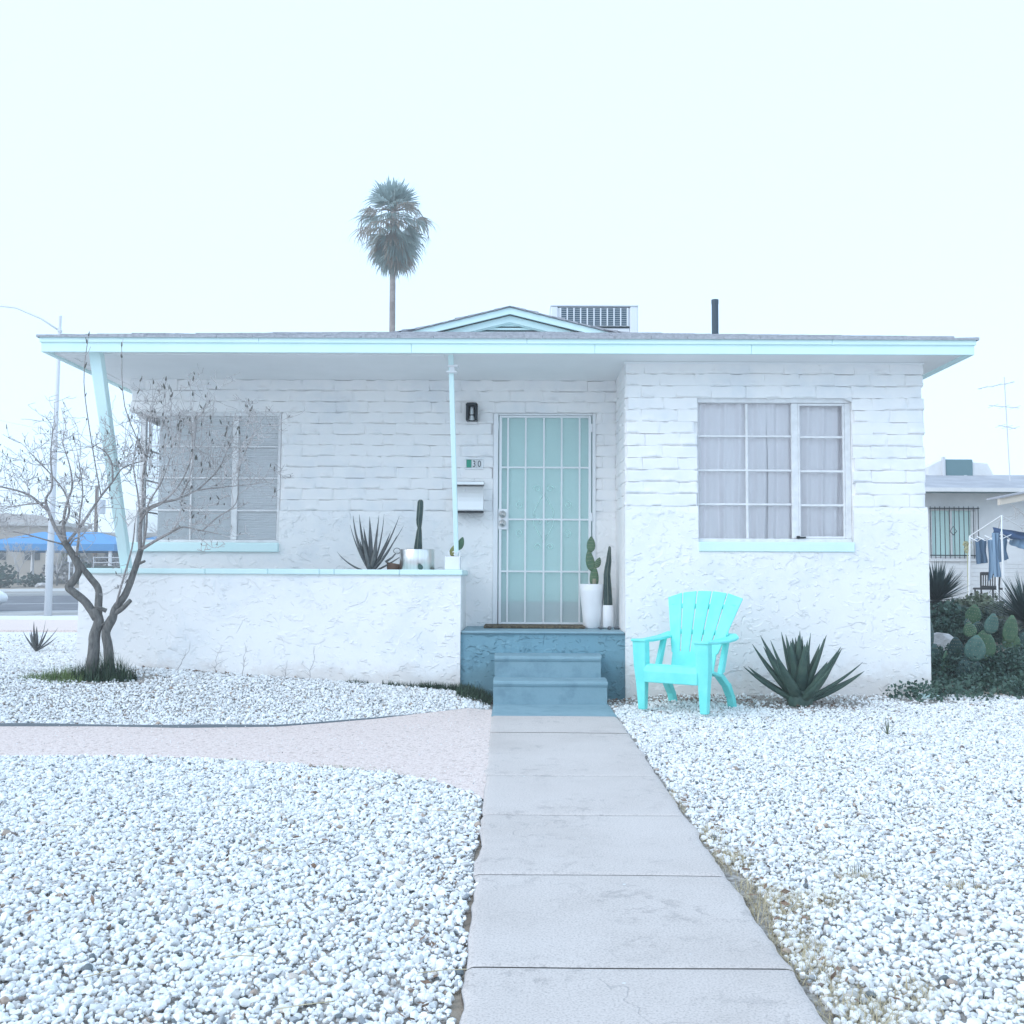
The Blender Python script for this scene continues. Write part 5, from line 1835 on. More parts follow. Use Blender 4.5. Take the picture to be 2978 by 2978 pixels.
br([T(-3.72, 1.31), T(-3.76, 1.40, .08), T(-3.72, 1.55, .12), T(-3.78, 1.72, .15), T(-3.95, 1.9, .2), T(-4.1, 2.05, .2)], .013, .004)
br([T(-3.67, 1.30), T(-3.59, 1.42, .03), T(-3.52, 1.55, .06), T(-3.45, 1.67, .08), T(-3.36, 1.80, .1), T(-3.27, 1.92, .1), T(-3.12, 1.98, .15)], .014, .004)
br([T(-3.60, 1.18), T(-3.55, 1.33, -.08), T(-3.54, 1.5, -.1), T(-3.50, 1.7, -.15), T(-3.52, 1.95, -.2)], .012, .004)
br([T(-3.66, 1.28, .02), T(-3.60, 1.32, -.05), T(-3.52, 1.34, -.12), T(-3.44, 1.38, -.2)], .008, .003)
br([T(-3.71, 1.28), T(-3.80, 1.31, -.1), T(-3.95, 1.36, -.2), T(-4.1, 1.38, -.2)], .008, .003)
br([T(-3.36, 1.80, .1), T(-3.38, 1.95, .12), T(-3.44, 2.05, .12), T(-3.55, 2.12, .1)], .009, .003)
# right crown
br([T(-3.08, 1.23), T(-3.085, 1.40), T(-3.075, 1.60, .02), T(-3.09, 1.85, .05), T(-3.06, 2.1, .08), T(-3.07, 2.35, .1)], .019, .004)
br([T(-3.07, 1.24), T(-2.94, 1.31, -.05), T(-2.80, 1.38, -.08), T(-2.70, 1.42, -.1), T(-2.55, 1.39, -.1), T(-2.38, 1.36, -.15)], .014, .003)
br([T(-3.09, 1.55, .01), T(-2.95, 1.62, .05), T(-2.80, 1.66, .08), T(-2.66, 1.73, .1), T(-2.45, 1.76, .12), T(-2.2, 1.79, .15)], .013, .003)
br([T(-3.06, 1.25), T(-3.0, 1.42, -.1), T(-2.97, 1.6, -.15), T(-2.85, 1.78, -.2), T(-2.78, 2.0, -.2)], .011, .003)
br([T(-3.09, 1.45), T(-3.0, 1.55, -.08), T(-2.86, 1.62, -.12), T(-2.7, 1.80, -.15), T(-2.62, 2.05, -.15), T(-2.60, 2.35, -.15)], .010, .003)
br([T(-3.085, 1.5), T(-3.15, 1.7, .1), T(-3.2, 1.95, .12), T(-3.18, 2.2, .15)], .009, .003)
br([T(-2.80, 1.66, .08), T(-2.72, 1.8, .05), T(-2.68, 2.0, .03), T(-2.70, 2.3, .02)], .008, .003)
br([T(-2.66, 1.73, .1), T(-2.5, 1.9, .12), T(-2.42, 2.1, .15)], .007, .003)
br([T(-2.55, 1.39, -.1), T(-2.42, 1.5, -.12), T(-2.28, 1.62, -.1), T(-2.26, 1.9, -.1), T(-2.16, 2.2, -.05)], .006, .003)
br([T(-3.25, .80, -.03), T(-3.21, .95, -.04), T(-3.13, 1.25, -.05), T(-3.10, 1.45, -.08)], .010, .005)
# stray tall shoots
br([T(-3.45, 1.67, .1), T(-3.50, 2.1, 0), T(-3.56, 2.6, -.05), T(-3.535, 2.98, -.05)], .006, .003)
br([T(-3.07, 2.0, .05), T(-3.22, 2.4, -.05), T(-3.24, 2.88, -.1)], .006, .003)
# twigs: fine branching, turning upwards, seed heads at the tips
tw, sd = MB(), MB()
rt = random.Random(21)
def seed_head(p, d, s=1.0):
    a = Vector(d).normalized()
    L = rt.uniform(.018, .05) * s
    tw_pts = [p + a * L * t for t in (0, .25, .6, 1)]
    r_ = rt.uniform(.004, .0075) * s
    sd.tube(tw_pts, [r_ * .6, r_, r_ * .8, r_ * .15], 5, cap=False)
def twig(p, d, L, r_, depth):
    n = 4
    pts = [p]
    d = d.normalized()
    for i in range(n):
        d = (d + Vector((rt.gauss(0, .22), rt.gauss(0, .22), rt.gauss(.08, .14)))).normalized()
        p = p + d * (L / n)
        pts.append(p)
    tw.tube(pts, [max(.0021, lerp(r_, r_ * .6, i / n)) for i in range(n + 1)], 4, cap=False)
    if depth > 0:
        k = rt.randint(1, 3)
        for _ in range(k):
            i = rt.randint(1, n)
            sd_ = Vector((rt.gauss(0, 1), rt.gauss(0, .8), rt.gauss(.15, .6))).normalized()
            twig(pts[i], (d * .55 + sd_), L * rt.uniform(.5, .80), r_ * .78, depth - 1)
    if rt.random() < .07:
        seed_head(p, d * .6 + Vector((0, 0, 1)))
    if rt.random() < .05:
        i = rt.randint(1, n)
        seed_head(pts[i], Vector((rt.gauss(0, .5), rt.gauss(0, .5), 1)), .7)
for bi, (P_, r0, r1) in enumerate(branches):
    m_ = len(P_)
    right = P_[-1].x > -3.15
    cnt = 8 if not right else 10
    if bi >= len(branches) - 3: cnt = 1
    for _ in range(cnt):
        i = rt.randint(int(m_ * .35), m_ - 1)
        t = (P_[min(i + 1, m_ - 1)] - P_[max(i - 1, 0)]).normalized()
        d = t * .5 + Vector((rt.gauss(0, .8), rt.gauss(0, .7), rt.gauss(.25, .55)))
        twig(P_[i], d, rt.uniform(.14, .34) if bi < len(branches) - 2 else .10, rt.uniform(.0022, .0036), 3 if bi < len(branches) - 2 else 0)
    if bi < len(branches) - 2: twig(P_[-1], P_[-1] - P_[-2], rt.uniform(.2, .35), r1 * .8, 2)
    else:
        for q_ in (-1, -2, -4, -6): seed_head(P_[q_], Vector((rt.gauss(0, .3), 0, 1)), 1.3)
# upright wands with seed heads rising out of the right crown
for _ in range(46):
    x = rt.gauss(-2.86, .27); z = rt.uniform(1.75, 2.15)
    p = T(x, z, rt.gauss(0, .15))
    L = rt.uniform(.25, .55) * (1.0 if x < -2.45 else .6)
    d = Vector((rt.gauss(0, .12), rt.gauss(0, .12), 1))
    pts = [p + d * L * t + Vector((rt.gauss(0, .01), 0, 0)) for t in (0, .33, .66, 1)]
    tw.tube(pts, [.0028, .0026, .0023, .002], 4, cap=False)
    for t in (.45, .7, .9, 1):
        if rt.random() < .42:
            seed_head(p + d * L * t, d + Vector((rt.gauss(0, .2), 0, 0)), 1.15)
crown = tw.build("twigs", M['twig'], tree); tag(crown, kind="stuff")
o = sd.build("seed_heads", M['seed'], tree); tag(o, kind="stuff")
# thin dry stems in the gravel by the wall
for i, (x, y, h, lab) in enumerate(((-2.62, 8.86, .19, "thin dry twiggy weed third from the bare tree against the low wall"), (-2.95, 8.86, .22, "bent grey stick weed nearest the bare tree against the low wall"),
                                    (-2.38, 8.86, .26, "thin dry weed in the middle against the low wall"), (-2.02, 8.87, .17, "short dry weed stem against the low wall"), (-1.80, 8.86, .30, "tallest forked dry weed against the low wall"))):
    mb = MB()
    r2 = random.Random(60 + i)
    z = float(gz(x, y))
    lean = (.55 if i == 1 else .12)
    main = [Vector((x + lean * h * t + r2.gauss(0, .006), y - .01, z + h * t)) for t in np.linspace(0, 1, 7)]
    mb.tube(main, [lerp(.004, .0015, t) for t in np.linspace(0, 1, 7)], 5)
    for _ in range(9):
        q = main[r2.randint(1, 6)]
        e = q + Vector((r2.gauss(0, .04), r2.gauss(-.01, .02), r2.uniform(.01, .06)))
        mb.tube([q, e], [.0018, .0010], 4)
    tag(mb.build("dry_weed", M['twig']), lab, "weed", "dry weeds along the low wall")

# ------------------------------------------------------------------ grass and weeds
def spots(n, cx, cy, rx, ry, k=1.0):
    out = []
    for _ in range(n):
        a = random.uniform(0, 6.283); r_ = math.sqrt(random.random())
        out.append((cx + rx * r_ * math.cos(a), cy + ry * r_ * math.sin(a), k * (1.15 - .6 * r_)))
    return out
blades("grass_clump", spots(520, -3.72, 8.42, .22, .12) + spots(260, -3.95, 8.42, .15, .07, .6), .05, .17, M['grass_green'], .5, .006, label="bright green grass at the foot of the bare tree", cat="grass")
blades("weed_clump", spots(820, -3.40, 8.44, .27, .10) + spots(160, -3.36, 8.42, .16, .06, 1.3), .06, .27, M['grass_dark'], .45, .008, label="dark green suckers and weeds round the bare tree trunks", cat="weeds")
wallweeds = []
for x0_, x1_, n_, k_ in ((-1.50, -1.30, 120, .6), (-1.18, -.80, 260, .7), (-.85, -.50, 480, .9), (-.52, -.24, 1300, 1.1)):
    for _ in range(n_):
        x = random.uniform(x0_, x1_)
        y = random.uniform(8.87, 8.95) if x < -.52 else random.uniform(8.42 + .25 * random.random(), 8.96)
        wallweeds.append((x, y, k_))
blades("weed_clump", wallweeds, .03, .10, M['grass_dark'], .8, .012, label="dark weeds in the corner between the low wall and the steps", cat="weeds")
dry = []
for cx, cy, rx, ry, n_ in ((.84, 4.30, .06, .18, 160), (.86, 3.92, .08, .16, 200), (.88, 3.42, .10, .26, 420), (.98, 3.45, .12, .10, 160), (.86, 2.95, .08, .22, 320), (.90, 2.55, .10, .20, 380),
                           (1.12, 3.95, .06, .05, 50), (1.20, 3.72, .07, .05, 90), (1.52, 3.62, .09, .04, 70), (1.02, 2.70, .06, .10, 90), (1.30, 2.62, .10, .05, 70), (.80, 5.0, .03, .25, 90), (1.45, 2.48, .12, .05, 90)):
    dry += spots(n_ * 3, cx - (.05 if cx < .95 else 0), cy, rx * 1.15, ry * 1.15)
blades("dry_grass", dry, .02, .062, M['grass_dry'], 1.1, .0036, label="short straw-coloured grass along the right edge of the walk", cat="grass")
gr = []
for cx, cy, n_ in ((1.22, 3.74, 14), (1.55, 3.68, 8), (1.36, 2.66, 26), (1.20, 4.9, 8), (1.30, 2.95, 8), (1.16, 2.72, 8)):
    gr += spots(n_, cx, cy, .05, .04, 1.3)
blades("green_sprouts", gr, .03, .075, M['grass_dark'], .5, .004, label="thin green sprouts among the pebbles right of the walk", cat="weeds")
pe = []
for cx, n_ in ((-1.60, 60), (-1.25, 30), (-.95, 160), (-.80, 120), (-1.05, 100), (-.60, 60)):
    for _ in range(n_):
        x = random.gauss(cx, .07); pe.append((x, float(path_lo(x)) + random.gauss(.01, .018), 1))
blades("path_weeds", pe, .012, .035, M['grass_green'], .8, .005, label="low green weeds along the near edge of the pink path", cat="weeds")
# fallen leaves and litter
lm = MB()
for cx, cy, rx, ry, n_ in ((1.5, 8.60, .8, .25, 300), (2.3, 8.35, .6, .25, 240), (.82, 8.65, .12, .25, 110), (-.40, 8.6, .15, .3, 60), (-1.2, 4.2, 1.5, 2.4, 210), (2.2, 4.8, 1.9, 2.8, 210), (-1.6, 3.2, .5, .3, 60), (-.9, 4.0, .4, .2, 50), (1.7, 4.3, .5, .3, 60), (2.0, 3.2, .4, .3, 60), (.86, 4.2, .10, 2.0, 140), (-2.6, 8.85, .7, .05, 90), (-.25, 3.4, .07, 1.4, 120)):
    for _ in range(n_):
        x, y = random.gauss(cx, rx * .55), random.gauss(cy, ry * .55)
        if -.2 < x < .73 or (y > 8.93) or in_path(np.array([x]), np.array([y]))[0]: continue
        z = float(gz(x, y)) + random.uniform(.014, .032)
        a, b_ = Vector((random.gauss(0, 1), random.gauss(0, 1), random.gauss(0, .35))).normalized(), Vector((random.gauss(0, 1), random.gauss(0, 1), random.gauss(0, .35))).normalized()
        s_ = random.uniform(.008, .020); c = Vector((x, y, z))
        lm.add([c - a * s_, c + b_ * s_ * .5, c + a * s_, c - b_ * s_ * .5], [(0, 1, 2, 3)])
tag(lm.build("leaf_litter", M['dead_leaf']), "brown fallen leaves scattered over the gravel", "leaves", kind="stuff")
# a few dry stalks lying on the stones
stl = MB()
for _ in range(34):
    x, y = (random.uniform(-1.9, -.2), random.uniform(2.4, 5.0)) if random.random() < .6 else (random.uniform(.9, 2.6), random.uniform(2.6, 6))
    a = random.uniform(-.5, .5); L = random.uniform(.06, .20)
    z = float(gz(x, y)) + .034
    stl.tube([(x, y, z), (x + L * .5 * math.cos(a), y + L * .5 * math.sin(a), z + .008), (x + L * math.cos(a + .2), y + L * math.sin(a + .2), z)], .0014, 4)
tag(stl.build("dry_stalks", M['grass_dry']), "dry straw stalks lying across the pebbles", "straw", kind="stuff")

# ------------------------------------------------------------------ beyond the house: left, across the street
def gzf(x, y): return float(gz(x, y))
def strip(mb, y0, y1, x0, x1, dz, ny=10, nx_=30, skew=0.0):
    for i in range(nx_):
        for j in range(ny):
            q = []
            for a, b_ in ((i, j), (i + 1, j), (i + 1, j + 1), (i, j + 1)):
                x = lerp(x0, x1, a / nx_); y = lerp(y0, y1, b_ / ny) + skew * (x + 16)
                q.append((x, y, gzf(x, y) + dz))
            mb.add(q, [(0, 1, 2, 3)])
            if j == 0:
                mb.add([(q[0][0], q[0][1], q[0][2] - .25), (q[1][0], q[1][1], q[1][2] - .25), q[1], q[0]], [(0, 1, 2, 3)])
SK = .35
mb = MB(); strip(mb, 37, 52, -75, -4, .035, 14, 40, SK); tag(mb.build("road", M['asphalt']), kind="structure")
mb = MB(); strip(mb, 38.4, 38.65, -75, -4, .041, 1, 40, SK); strip(mb, 44.3, 44.45, -75, -4, .041, 1, 40, SK); tag(mb.build("lane_marking", M['lane']), kind="structure")
mb = MB(); strip(mb, 52.02, 52.4, -75, -4, .16, 1, 40, SK); strip(mb, 52.0, 52.02, -75, -4, .10, 1, 40, SK); tag(mb.build("kerb", M['kerb']), kind="structure")
mb = MB(); strip(mb, 54.5, 57.5, -75, -4, .16, 2, 40, SK); tag(mb.build("pavement", M['kerb']), kind="structure")
mb = MB(); strip(mb, 36.55, 37, -75, -4, .10, 1, 40, SK); tag(mb.build("kerb", M['kerb']), kind="structure")
mb = MB(); strip(mb, 15.2, 23.5, -40, -4.2, .03, 10, 30, .10); tag(mb.build("side_path", M['dg']), kind="structure")
# hill
hx = np.linspace(-170, 30, 60)
mb = MB()
def hh(x): return max(.6, 8.6 * math.exp(-((x + 88) / 31) ** 2) + 1.8 * mnoise.noise(Vector((x * .04, 0, 0))) + .7 * mnoise.noise(Vector((x * .18, 3, 0))) + 1.8)
for i in range(len(hx) - 1):
    a, b_ = hx[i], hx[i + 1]
    mb.add([(a, 150, 0), (b_, 150, 0), (b_, 160, hh(b_) * .55), (a, 160, hh(a) * .55), (b_, 172, hh(b_)), (a, 172, hh(a)), (b_, 215, 0), (a, 215, 0)], [(0, 1, 2, 3), (3, 2, 4, 5), (5, 4, 6, 7)])
tag(mb.build("hill", M['hill'], smooth=True), kind="structure")

# air: thin bright haze round the whole place
hz = MB(); hz.box(-420, 420, -70, 520, -2.5, 22)
me = hz.mesh("haze")
hm = bpy.data.materials.new("haze air"); hm.use_nodes = True
n_ = hm.node_tree.nodes; n_.remove(n_["Principled BSDF"])
pv = n_.new("ShaderNodeVolumePrincipled")
pv.inputs["Color"].default_value = (.97, .99, 1, 1); pv.inputs["Density"].default_value = .0024; pv.inputs["Anisotropy"].default_value = 0
hm.node_tree.links.new(pv.outputs[0], n_["Material Output"].inputs["Volume"])
me.materials.append(hm)
ho = bpy.data.objects.new("haze", me); col.objects.link(ho); tag(ho, kind="stuff")
scene.cycles.volume_bounces = 2

# street lamp
def L2(u, y): return ((u - 1489) / 2983 - .008) * y * 1.0
sl = thing("street_lamp", "tall pale street lamp with a long curved arm at the left", "street lamp", (-16.6, 36.0, gzf(-16.6, 36)))
mb = MB()
bx0, by0, bz0 = -16.55, 36.0, gzf(-16.55, 36)
tpx = -16.45
mb.tube([(bx0, by0, bz0), (lerp(bx0, tpx, .5), by0, 5), (tpx, by0, 10.2)], [.13, .09, .05], 12); mb.build("pole", M['galv'], sl, smooth=True)
mb = MB(); mb.tube([(tpx, by0, 9.65), (tpx - .7, by0, 10.1), (tpx - 1.6, by0, 10.48), (tpx - 2.8, by0, 10.62), (tpx - 4.2, by0, 10.60)], [.035, .032, .03, .028, .028], 8); mb.build("arm", M['galv'], sl, smooth=True)
mb = MB(); mb.bbox(tpx - 4.9, tpx - 4.1, by0 - .15, by0 + .15, 10.5, 10.66, .05); mb.build("lamp_head", M['galv'], sl)
mb = MB(); mb.bbox(tpx - .07, tpx + .07, by0 - .07, by0 + .07, 9.6, 9.7, .02); mb.build("collar", M['galv'], sl)
# utility pole with transformer
up = thing("utility_pole", "distant wooden utility pole with a grey can transformer", "utility pole", (-29.9, 72, gzf(-29.9, 72)))
mb = MB(); mb.tube([(-29.9, 72, .5), (-29.9, 72, 7.2)], [.16, .12], 10); mb.build("pole", M['wood_pole'], up)
mb = MB(); mb.tube([(-29.55, 72, 5.2), (-29.55, 72, 6.2)], .28, 12); mb.build("transformer", M['galv'], up)
wr = MB()
A_, B_ = Vector((-24, 38, 8.3)), Vector((-3.9, 14.0, 2.75))
wr.tube([A_.lerp(B_, t) - Vector((0, 0, 0.45 * 4 * t * (1 - t))) for t in np.linspace(0, 1, 24)], .009, 5)
tag(wr.build("service_wire", M['galv']), "thin overhead wire sagging behind the bare tree", "wire")

# blue shade canopies of the playground
def canopy(x0, x1, y0, y1, zb, zt, label, seed):
    c = thing("shade_canopy", label, "canopy", ((x0 + x1) / 2, (y0 + y1) / 2, gzf((x0 + x1) / 2, y0)), 0, "blue playground canopies")
    mb = MB()
    cx, cy = (x0 + x1) / 2, (y0 + y1) / 2
    rx = (x1 - x0) * .22
    nseg = 8
    P_ = [(x0, y0, zb), (x1, y0, zb), (x1, y1, zb), (x0, y1, zb), (cx - rx, cy, zt), (cx + rx, cy, zt)]
    mb.add(P_, [(0, 1, 5, 4), (1, 2, 5), (2, 3, 4, 5), (3, 0, 4)]); mb.build("roof_cloth", M['canopy'], c)
    mb = MB()
    for a, b_ in ((0, 1), (1, 2), (2, 3), (3, 0)):
        p, q = Vector(P_[a]), Vector(P_[b_])
        mb.add([p, q, q - Vector((0, 0, .42)), p - Vector((0, 0, .42))], [(0, 1, 2, 3)])
    mb.build("valance", M['canopy'], c)
    for px, py in ((x0 + .3, y0 + .2), (x1 - .3, y0 + .2), (x0 + .3, y1 - .2), (x1 - .3, y1 - .2), (cx, y0 + .2)):
        mb = MB(); mb.tube([(px, py, gzf(px, py)), (px, py, zb)], .11, 8); mb.build("post", M['white_metal'], c)
canopy(-32.6, -24.4, 61.5, 68, 2.78, 3.62, "left blue shade canopy beyond the street", 1)
canopy(-24.9, -19.6, 63.5, 70, 2.74, 3.55, "right blue shade canopy beyond the street, partly behind the leaning post", 2)
# school building
b1 = thing("school_building", "low beige building behind the blue canopies", "building", (-32, 84, gzf(-32, 84)))
mb = MB(); mb.box(-50, -18, 84, 94, 0, 4.0); mb.build("wall", M['beige'], b1)
mb = MB(); mb.box(-50.5, -17.5, 83.5, 94.5, 4.0, 4.35); mb.build("roof", M['kerb'], b1)
for i in range(9):
    x = -46 + i * 3.0
    mb = MB(); mb.bbox(x, x + 1.5, 83.9, 83.99, 1.6, 3.1, .02); w_ = mb.build("window", M['dark_void'], b1)
    mb = MB(); mb.box(x - .1, x + 1.6, 83.85, 83.9, 1.5, 1.6); mb.build("sill", M['kerb'], w_)
b2 = thing("far_house", "tan flat-roofed building half hidden at the far left", "building", (-47, 78, gzf(-47, 78)))
mb = MB(); mb.box(-56, -35.2, 78, 83, 0, 4.6); mb.build("wall", M['tan_far'], b2)
mb = MB(); mb.box(-56.3, -34.9, 77.7, 83.3, 4.6, 4.85); mb.build("roof", M['kerb'], b2)
for i in range(3):
    mb = MB(); mb.bbox(-43 + i * 2.6, -41.8 + i * 2.6, 77.92, 77.99, 2.0, 3.6, .02); mb.build("window", M['dark_void'], b2)
# green screened fence with rails
fn = thing("screen_fence", "dark green screened fence below the right canopy", "fence", (-21, 60.5, gzf(-21, 60.5)))
mb = MB(); mb.box(-25.2, -17.0, 60.5, 60.56, .4, 1.45); mb.build("screen", M['hedge'], fn)
for z in (1.65, 1.95):
    mb = MB(); mb.tube([(-25.2, 60.5, z), (-17, 60.5, z)], .03, 6); mb.build("rail", M['galv'], fn)
for i in range(6):
    x = -25.2 + i * 1.64
    mb = MB(); mb.tube([(x, 60.5, .3), (x, 60.5, 2.0)], .035, 6); mb.build("post", M['galv'], fn)
pg = MB()
pg.bbox(-28.9, -28.1, 64.6, 65.4, 1.5, 2.3, .05); pg.tube([(-28.9, 64.6, .4), (-28.9, 64.6, 2.4)], .06, 6); pg.tube([(-28.1, 64.6, .4), (-28.1, 64.6, 2.4)], .06, 6)
tag(pg.build("play_tower", M['yellow']), "small yellow play equipment under the left canopy", "play equipment")
# sign posts seen from behind
def sign(x, y, h, w, hh_, label):
    s_ = thing("street_sign", label, "sign", (x, y, gzf(x, y)), 0, "signs along the far pavement")
    z = gzf(x, y)
    mb = MB(); mb.tube([(x, y, z), (x, y, z + h)], .04, 6); mb.build("post", M['galv'], s_)
    mb = MB(); mb.bbox(x - w / 2, x + w / 2, y - .03, y - .01, z + h - hh_, z + h, .01); mb.build("plate", M['tile_white'], s_)
sign(-22.9, 52.6, 2.45, .30, .45, "pale double sign plate on a post by the far kerb")
sign(-24.2, 55.0, 1.9, .22, .35, "short narrow sign post left of the pale street sign")
# bushes and bare trees over there
def bush(name, label, cat, c, r_, n, size, m, group):
    b_ = thing(name, label, cat, (c[0], c[1], gzf(c[0], c[1])), 0, group)
    mb = MB(); leaf_cloud(mb, [(c[0], c[1], gzf(c[0], c[1]) + r_[2] * .9, *r_), (c[0] + r_[0] * .5, c[1], gzf(c[0], c[1]) + r_[2] * .6, r_[0] * .6, r_[1] * .6, r_[2] * .6), (c[0] - r_[0] * .5, c[1], gzf(c[0], c[1]) + r_[2] * .7, r_[0] * .5, r_[1] * .6, r_[2] * .7)], n, size); mb.build("foliage", m, b_)
    mb = MB(); mb.tube([(c[0], c[1], gzf(c[0], c[1]) - .02), (c[0], c[1], gzf(c[0], c[1]) + r_[2] * .6)], .04, 6); mb.build("stem", M['wood_pole'], b_)
bush("shrub", "dark round shrub at the left edge across the street", "shrub", (-29.3, 57.8), (.9, .7, .75), 420, .22, M['hedge'], "shrubs across the street")
bush("shrub", "low dark shrub beside the pale rock across the street", "shrub", (-28.0, 59.0), (.8, .6, .40), 300, .2, M['hedge'], "shrubs across the street")
bush("shrub", "tall dark shrub in the middle of the lot across the street", "shrub", (-25.0, 59.2), (.8, .6, .75), 420, .2, M['hedge'], "shrubs across the street")
bush("shrub", "dark shrub just behind the street lamp pole", "shrub", (-19.6, 57.6), (.7, .6, .9), 420, .2, M['hedge'], "shrubs across the street")
bush("shrub", "pale dry brush under the canopies", "shrub", (-26.0, 62.5), (3.2, .8, .9), 900, .28, M['twig'], "shrubs across the street")
def far_tree(c, h, seed, label, m='twig'):
    t_ = thing("far_bare_tree", label, "tree", (c[0], c[1], gzf(*c)), 0, "bare trees across the street")
    r2 = random.Random(seed)
    mb = MB()
    z = gzf(*c)
    def rec(p, d, L, r_, k):
        e = p + d * L
        mb.tube([p, p.lerp(e, .5) + Vector((r2.gauss(0, .04), r2.gauss(0, .04), 0)) * L, e], [r_, r_ * .85, r_ * .65], 5, cap=False)
        if k == 0: return
        for _ in range(r2.randint(2, 3)):
            rec(e, (d + Vector((r2.gauss(0, .45), r2.gauss(0, .45), r2.gauss(.1, .25)))).normalized(), L * r2.uniform(.62, .85), r_ * .62, k - 1)
    mb.tube([(c[0], c[1], z), (c[0], c[1], z + h * .28)], [h * .022, h * .018], 7); mb.build("trunk", M['bark'], t_)
    mb = MB()
    for q in range(3):
        a = q * 2.1 + r2.random()
        rec(Vector((c[0], c[1], z + h * .27)), Vector((math.cos(a) * .45, math.sin(a) * .45, 1)).normalized(), h * .22, h * .013, 5)
    mb.build("crown", M[m], t_)
far_tree((-19.7, 58.8), 4.6, 1, "dark bare tree right of the leaning porch post")
far_tree((-27.2, 60.2), 2.6, 2, "small bare sapling under the left canopy")
far_tree((-29.6, 60.4), 2.8, 3, "small bare sapling at the left edge across the street")
bush("shrub", "olive shrub against the sky right of the leaning post", "shrub", (-19.4, 61.8), (1.0, .8, 1.7), 600, .28, M['sage'], "shrubs across the street")
for (x, y, s_, lab) in ((-27.3, 58.5, .35, "pale boulder by the low shrub across the street"), (-17.6, 47.5, .0, None)):
    if lab:
        me_ = PEB[1].copy(); me_.materials.clear(); me_.materials.append(M['rock_pale'])
        d = bpy.data.objects.new("boulder", me_); col.objects.link(d); d.location = (x, y, gzf(x, y) + .1); d.scale = (s_ * 1.5, s_, s_); tag(d, lab, "boulder")

# white car at the left edge
car = thing("parked_car", "white car at the left edge of the street", "car", (-19.8, 38.3, gzf(-19.8, 38.3)))
cz = gzf(-19.6, 36.8) + .04
cx1 = -18.98       # nose
prof = [(cx1 - 4.3, .35), (cx1 - .25, .28), (cx1 - .04, .36), (cx1, .52), (cx1 - .06, .66), (cx1 - .35, .80), (cx1 - 1.15, .93), (cx1 - 1.9, 1.36), (cx1 - 3.2, 1.42), (cx1 - 3.9, 1.05), (cx1 - 4.35, .95), (cx1 - 4.4, .6)]
mb = MB(); mb.prism([(a, cz + b_) for a, b_ in prof], 'y', 36.40, 38.10); o = mb.build("body", M['car_white'], car)
bv = o.modifiers.new("bevel", 'BEVEL'); bv.width = .10; bv.segments = 3; bv.limit_method = 'ANGLE'; bv.angle_limit = R(25)
for wx in (cx1 - .86, cx1 - 3.5):
    mb = MB(); mb.tube([(wx, 36.35, cz + .33), (wx, 36.60, cz + .33)], .33, 24); w_ = mb.build("wheel", M['tyre'], car)
    mb = MB(); mb.tube([(wx, 36.34, cz + .33), (wx, 36.36, cz + .33)], .21, 20); mb.build("rim", M['galv'], w_)
    mb = MB(); mb.tube([(wx, 36.385, cz + .34), (wx, 36.41, cz + .34)], .40, 24); mb.build("wheel_arch", M['tyre'], w_)
mb = MB(); mb.prism([(cx1 - 1.25, cz + .96), (cx1 - 1.92, cz + 1.32), (cx1 - 3.1, cz + 1.36), (cx1 - 3.5, cz + .98)], 'y', 36.38, 36.41); mb.build("side_window", M['dark_void'], car)
mb = MB(); mb.bbox(cx1 - .32, cx1 - .05, 36.37, 36.55, cz + .60, cz + .70, .03); mb.build("headlight", M['tile_white'], car)

# ------------------------------------------------------------------ palm
pt = thing("fan_palm", "tall fan palm with hanging dead fronds above the roof", "palm tree", (-5.55, 45, 0))
pxc, pyc = -5.74, 45.0
ZC = 17.35          # crown heart
mb = MB()
mb.tube([(pxc + .04, pyc, -.5), (pxc + .05, pyc, 5), (pxc + .02, pyc, 10), (pxc, pyc, 14.2), (pxc, pyc, ZC)], [.24, .165, .14, .13, .12], 14); mb.build("trunk", M['palm_trunk'], pt, smooth=True)
rp = random.Random(12)
def fan(base, d, plen, flen, n, m_name, droop, spread, parent):
    """petiole, then a rounded fan of pointed segments whose tips hang"""
    d = Vector(d).normalized()
    base = Vector(base)
    hub = base + d * plen + Vector((0, 0, -droop * plen * .2))
    mb = MB()
    mb.tube([base, base.lerp(hub, .5) + Vector((0, 0, droop * plen * .06)), hub], [.03, .022, .016], 4)
    s = d.cross(Vector((rp.gauss(0, .35), rp.gauss(0, .35), 1)))
    if s.length < .05: s = Vector((1, 0, 0))
    s.normalize()
    nrm = s.cross(d)
    for k in range(n):
        a = lerp(-spread, spread, k / (n - 1)) + rp.gauss(0, .03)
        dd = (d * math.cos(a) + s * math.sin(a) + nrm * (-.25 * abs(math.sin(a)))).normalized()
        L = flen * (.80 + .20 * math.cos(a)) * rp.uniform(.80, 1.18)
        w = L * spread * .62 / n
        sd_ = (nrm.cross(dd)).normalized()
        p1 = hub + dd * L * .60 + Vector((0, 0, -droop * L * .10))
        p2 = hub + dd * L * .84 + Vector((0, 0, -droop * L * .32)) + Vector((rp.gauss(0, .02), rp.gauss(0, .02), 0))
        p3 = hub + dd * L * .98 + Vector((0, 0, -droop * L * rp.uniform(.45, .80)))
        o = len(mb.v)
        mb.v += [tuple(hub), tuple(p1 - sd_ * w), tuple(p1 + sd_ * w), tuple(p2 - sd_ * w * .45), tuple(p2 + sd_ * w * .45), tuple(p3)]
        mb.f += [(o, o + 1, o + 2), (o + 1, o + 3, o + 4, o + 2), (o + 3, o + 5, o + 4)]
    return mb.build("frond", M[m_name], parent)
H = Vector((pxc, pyc, ZC))
def fdir(az, el): return (math.cos(az) * math.cos(el), math.sin(az) * math.cos(el), math.sin(el))
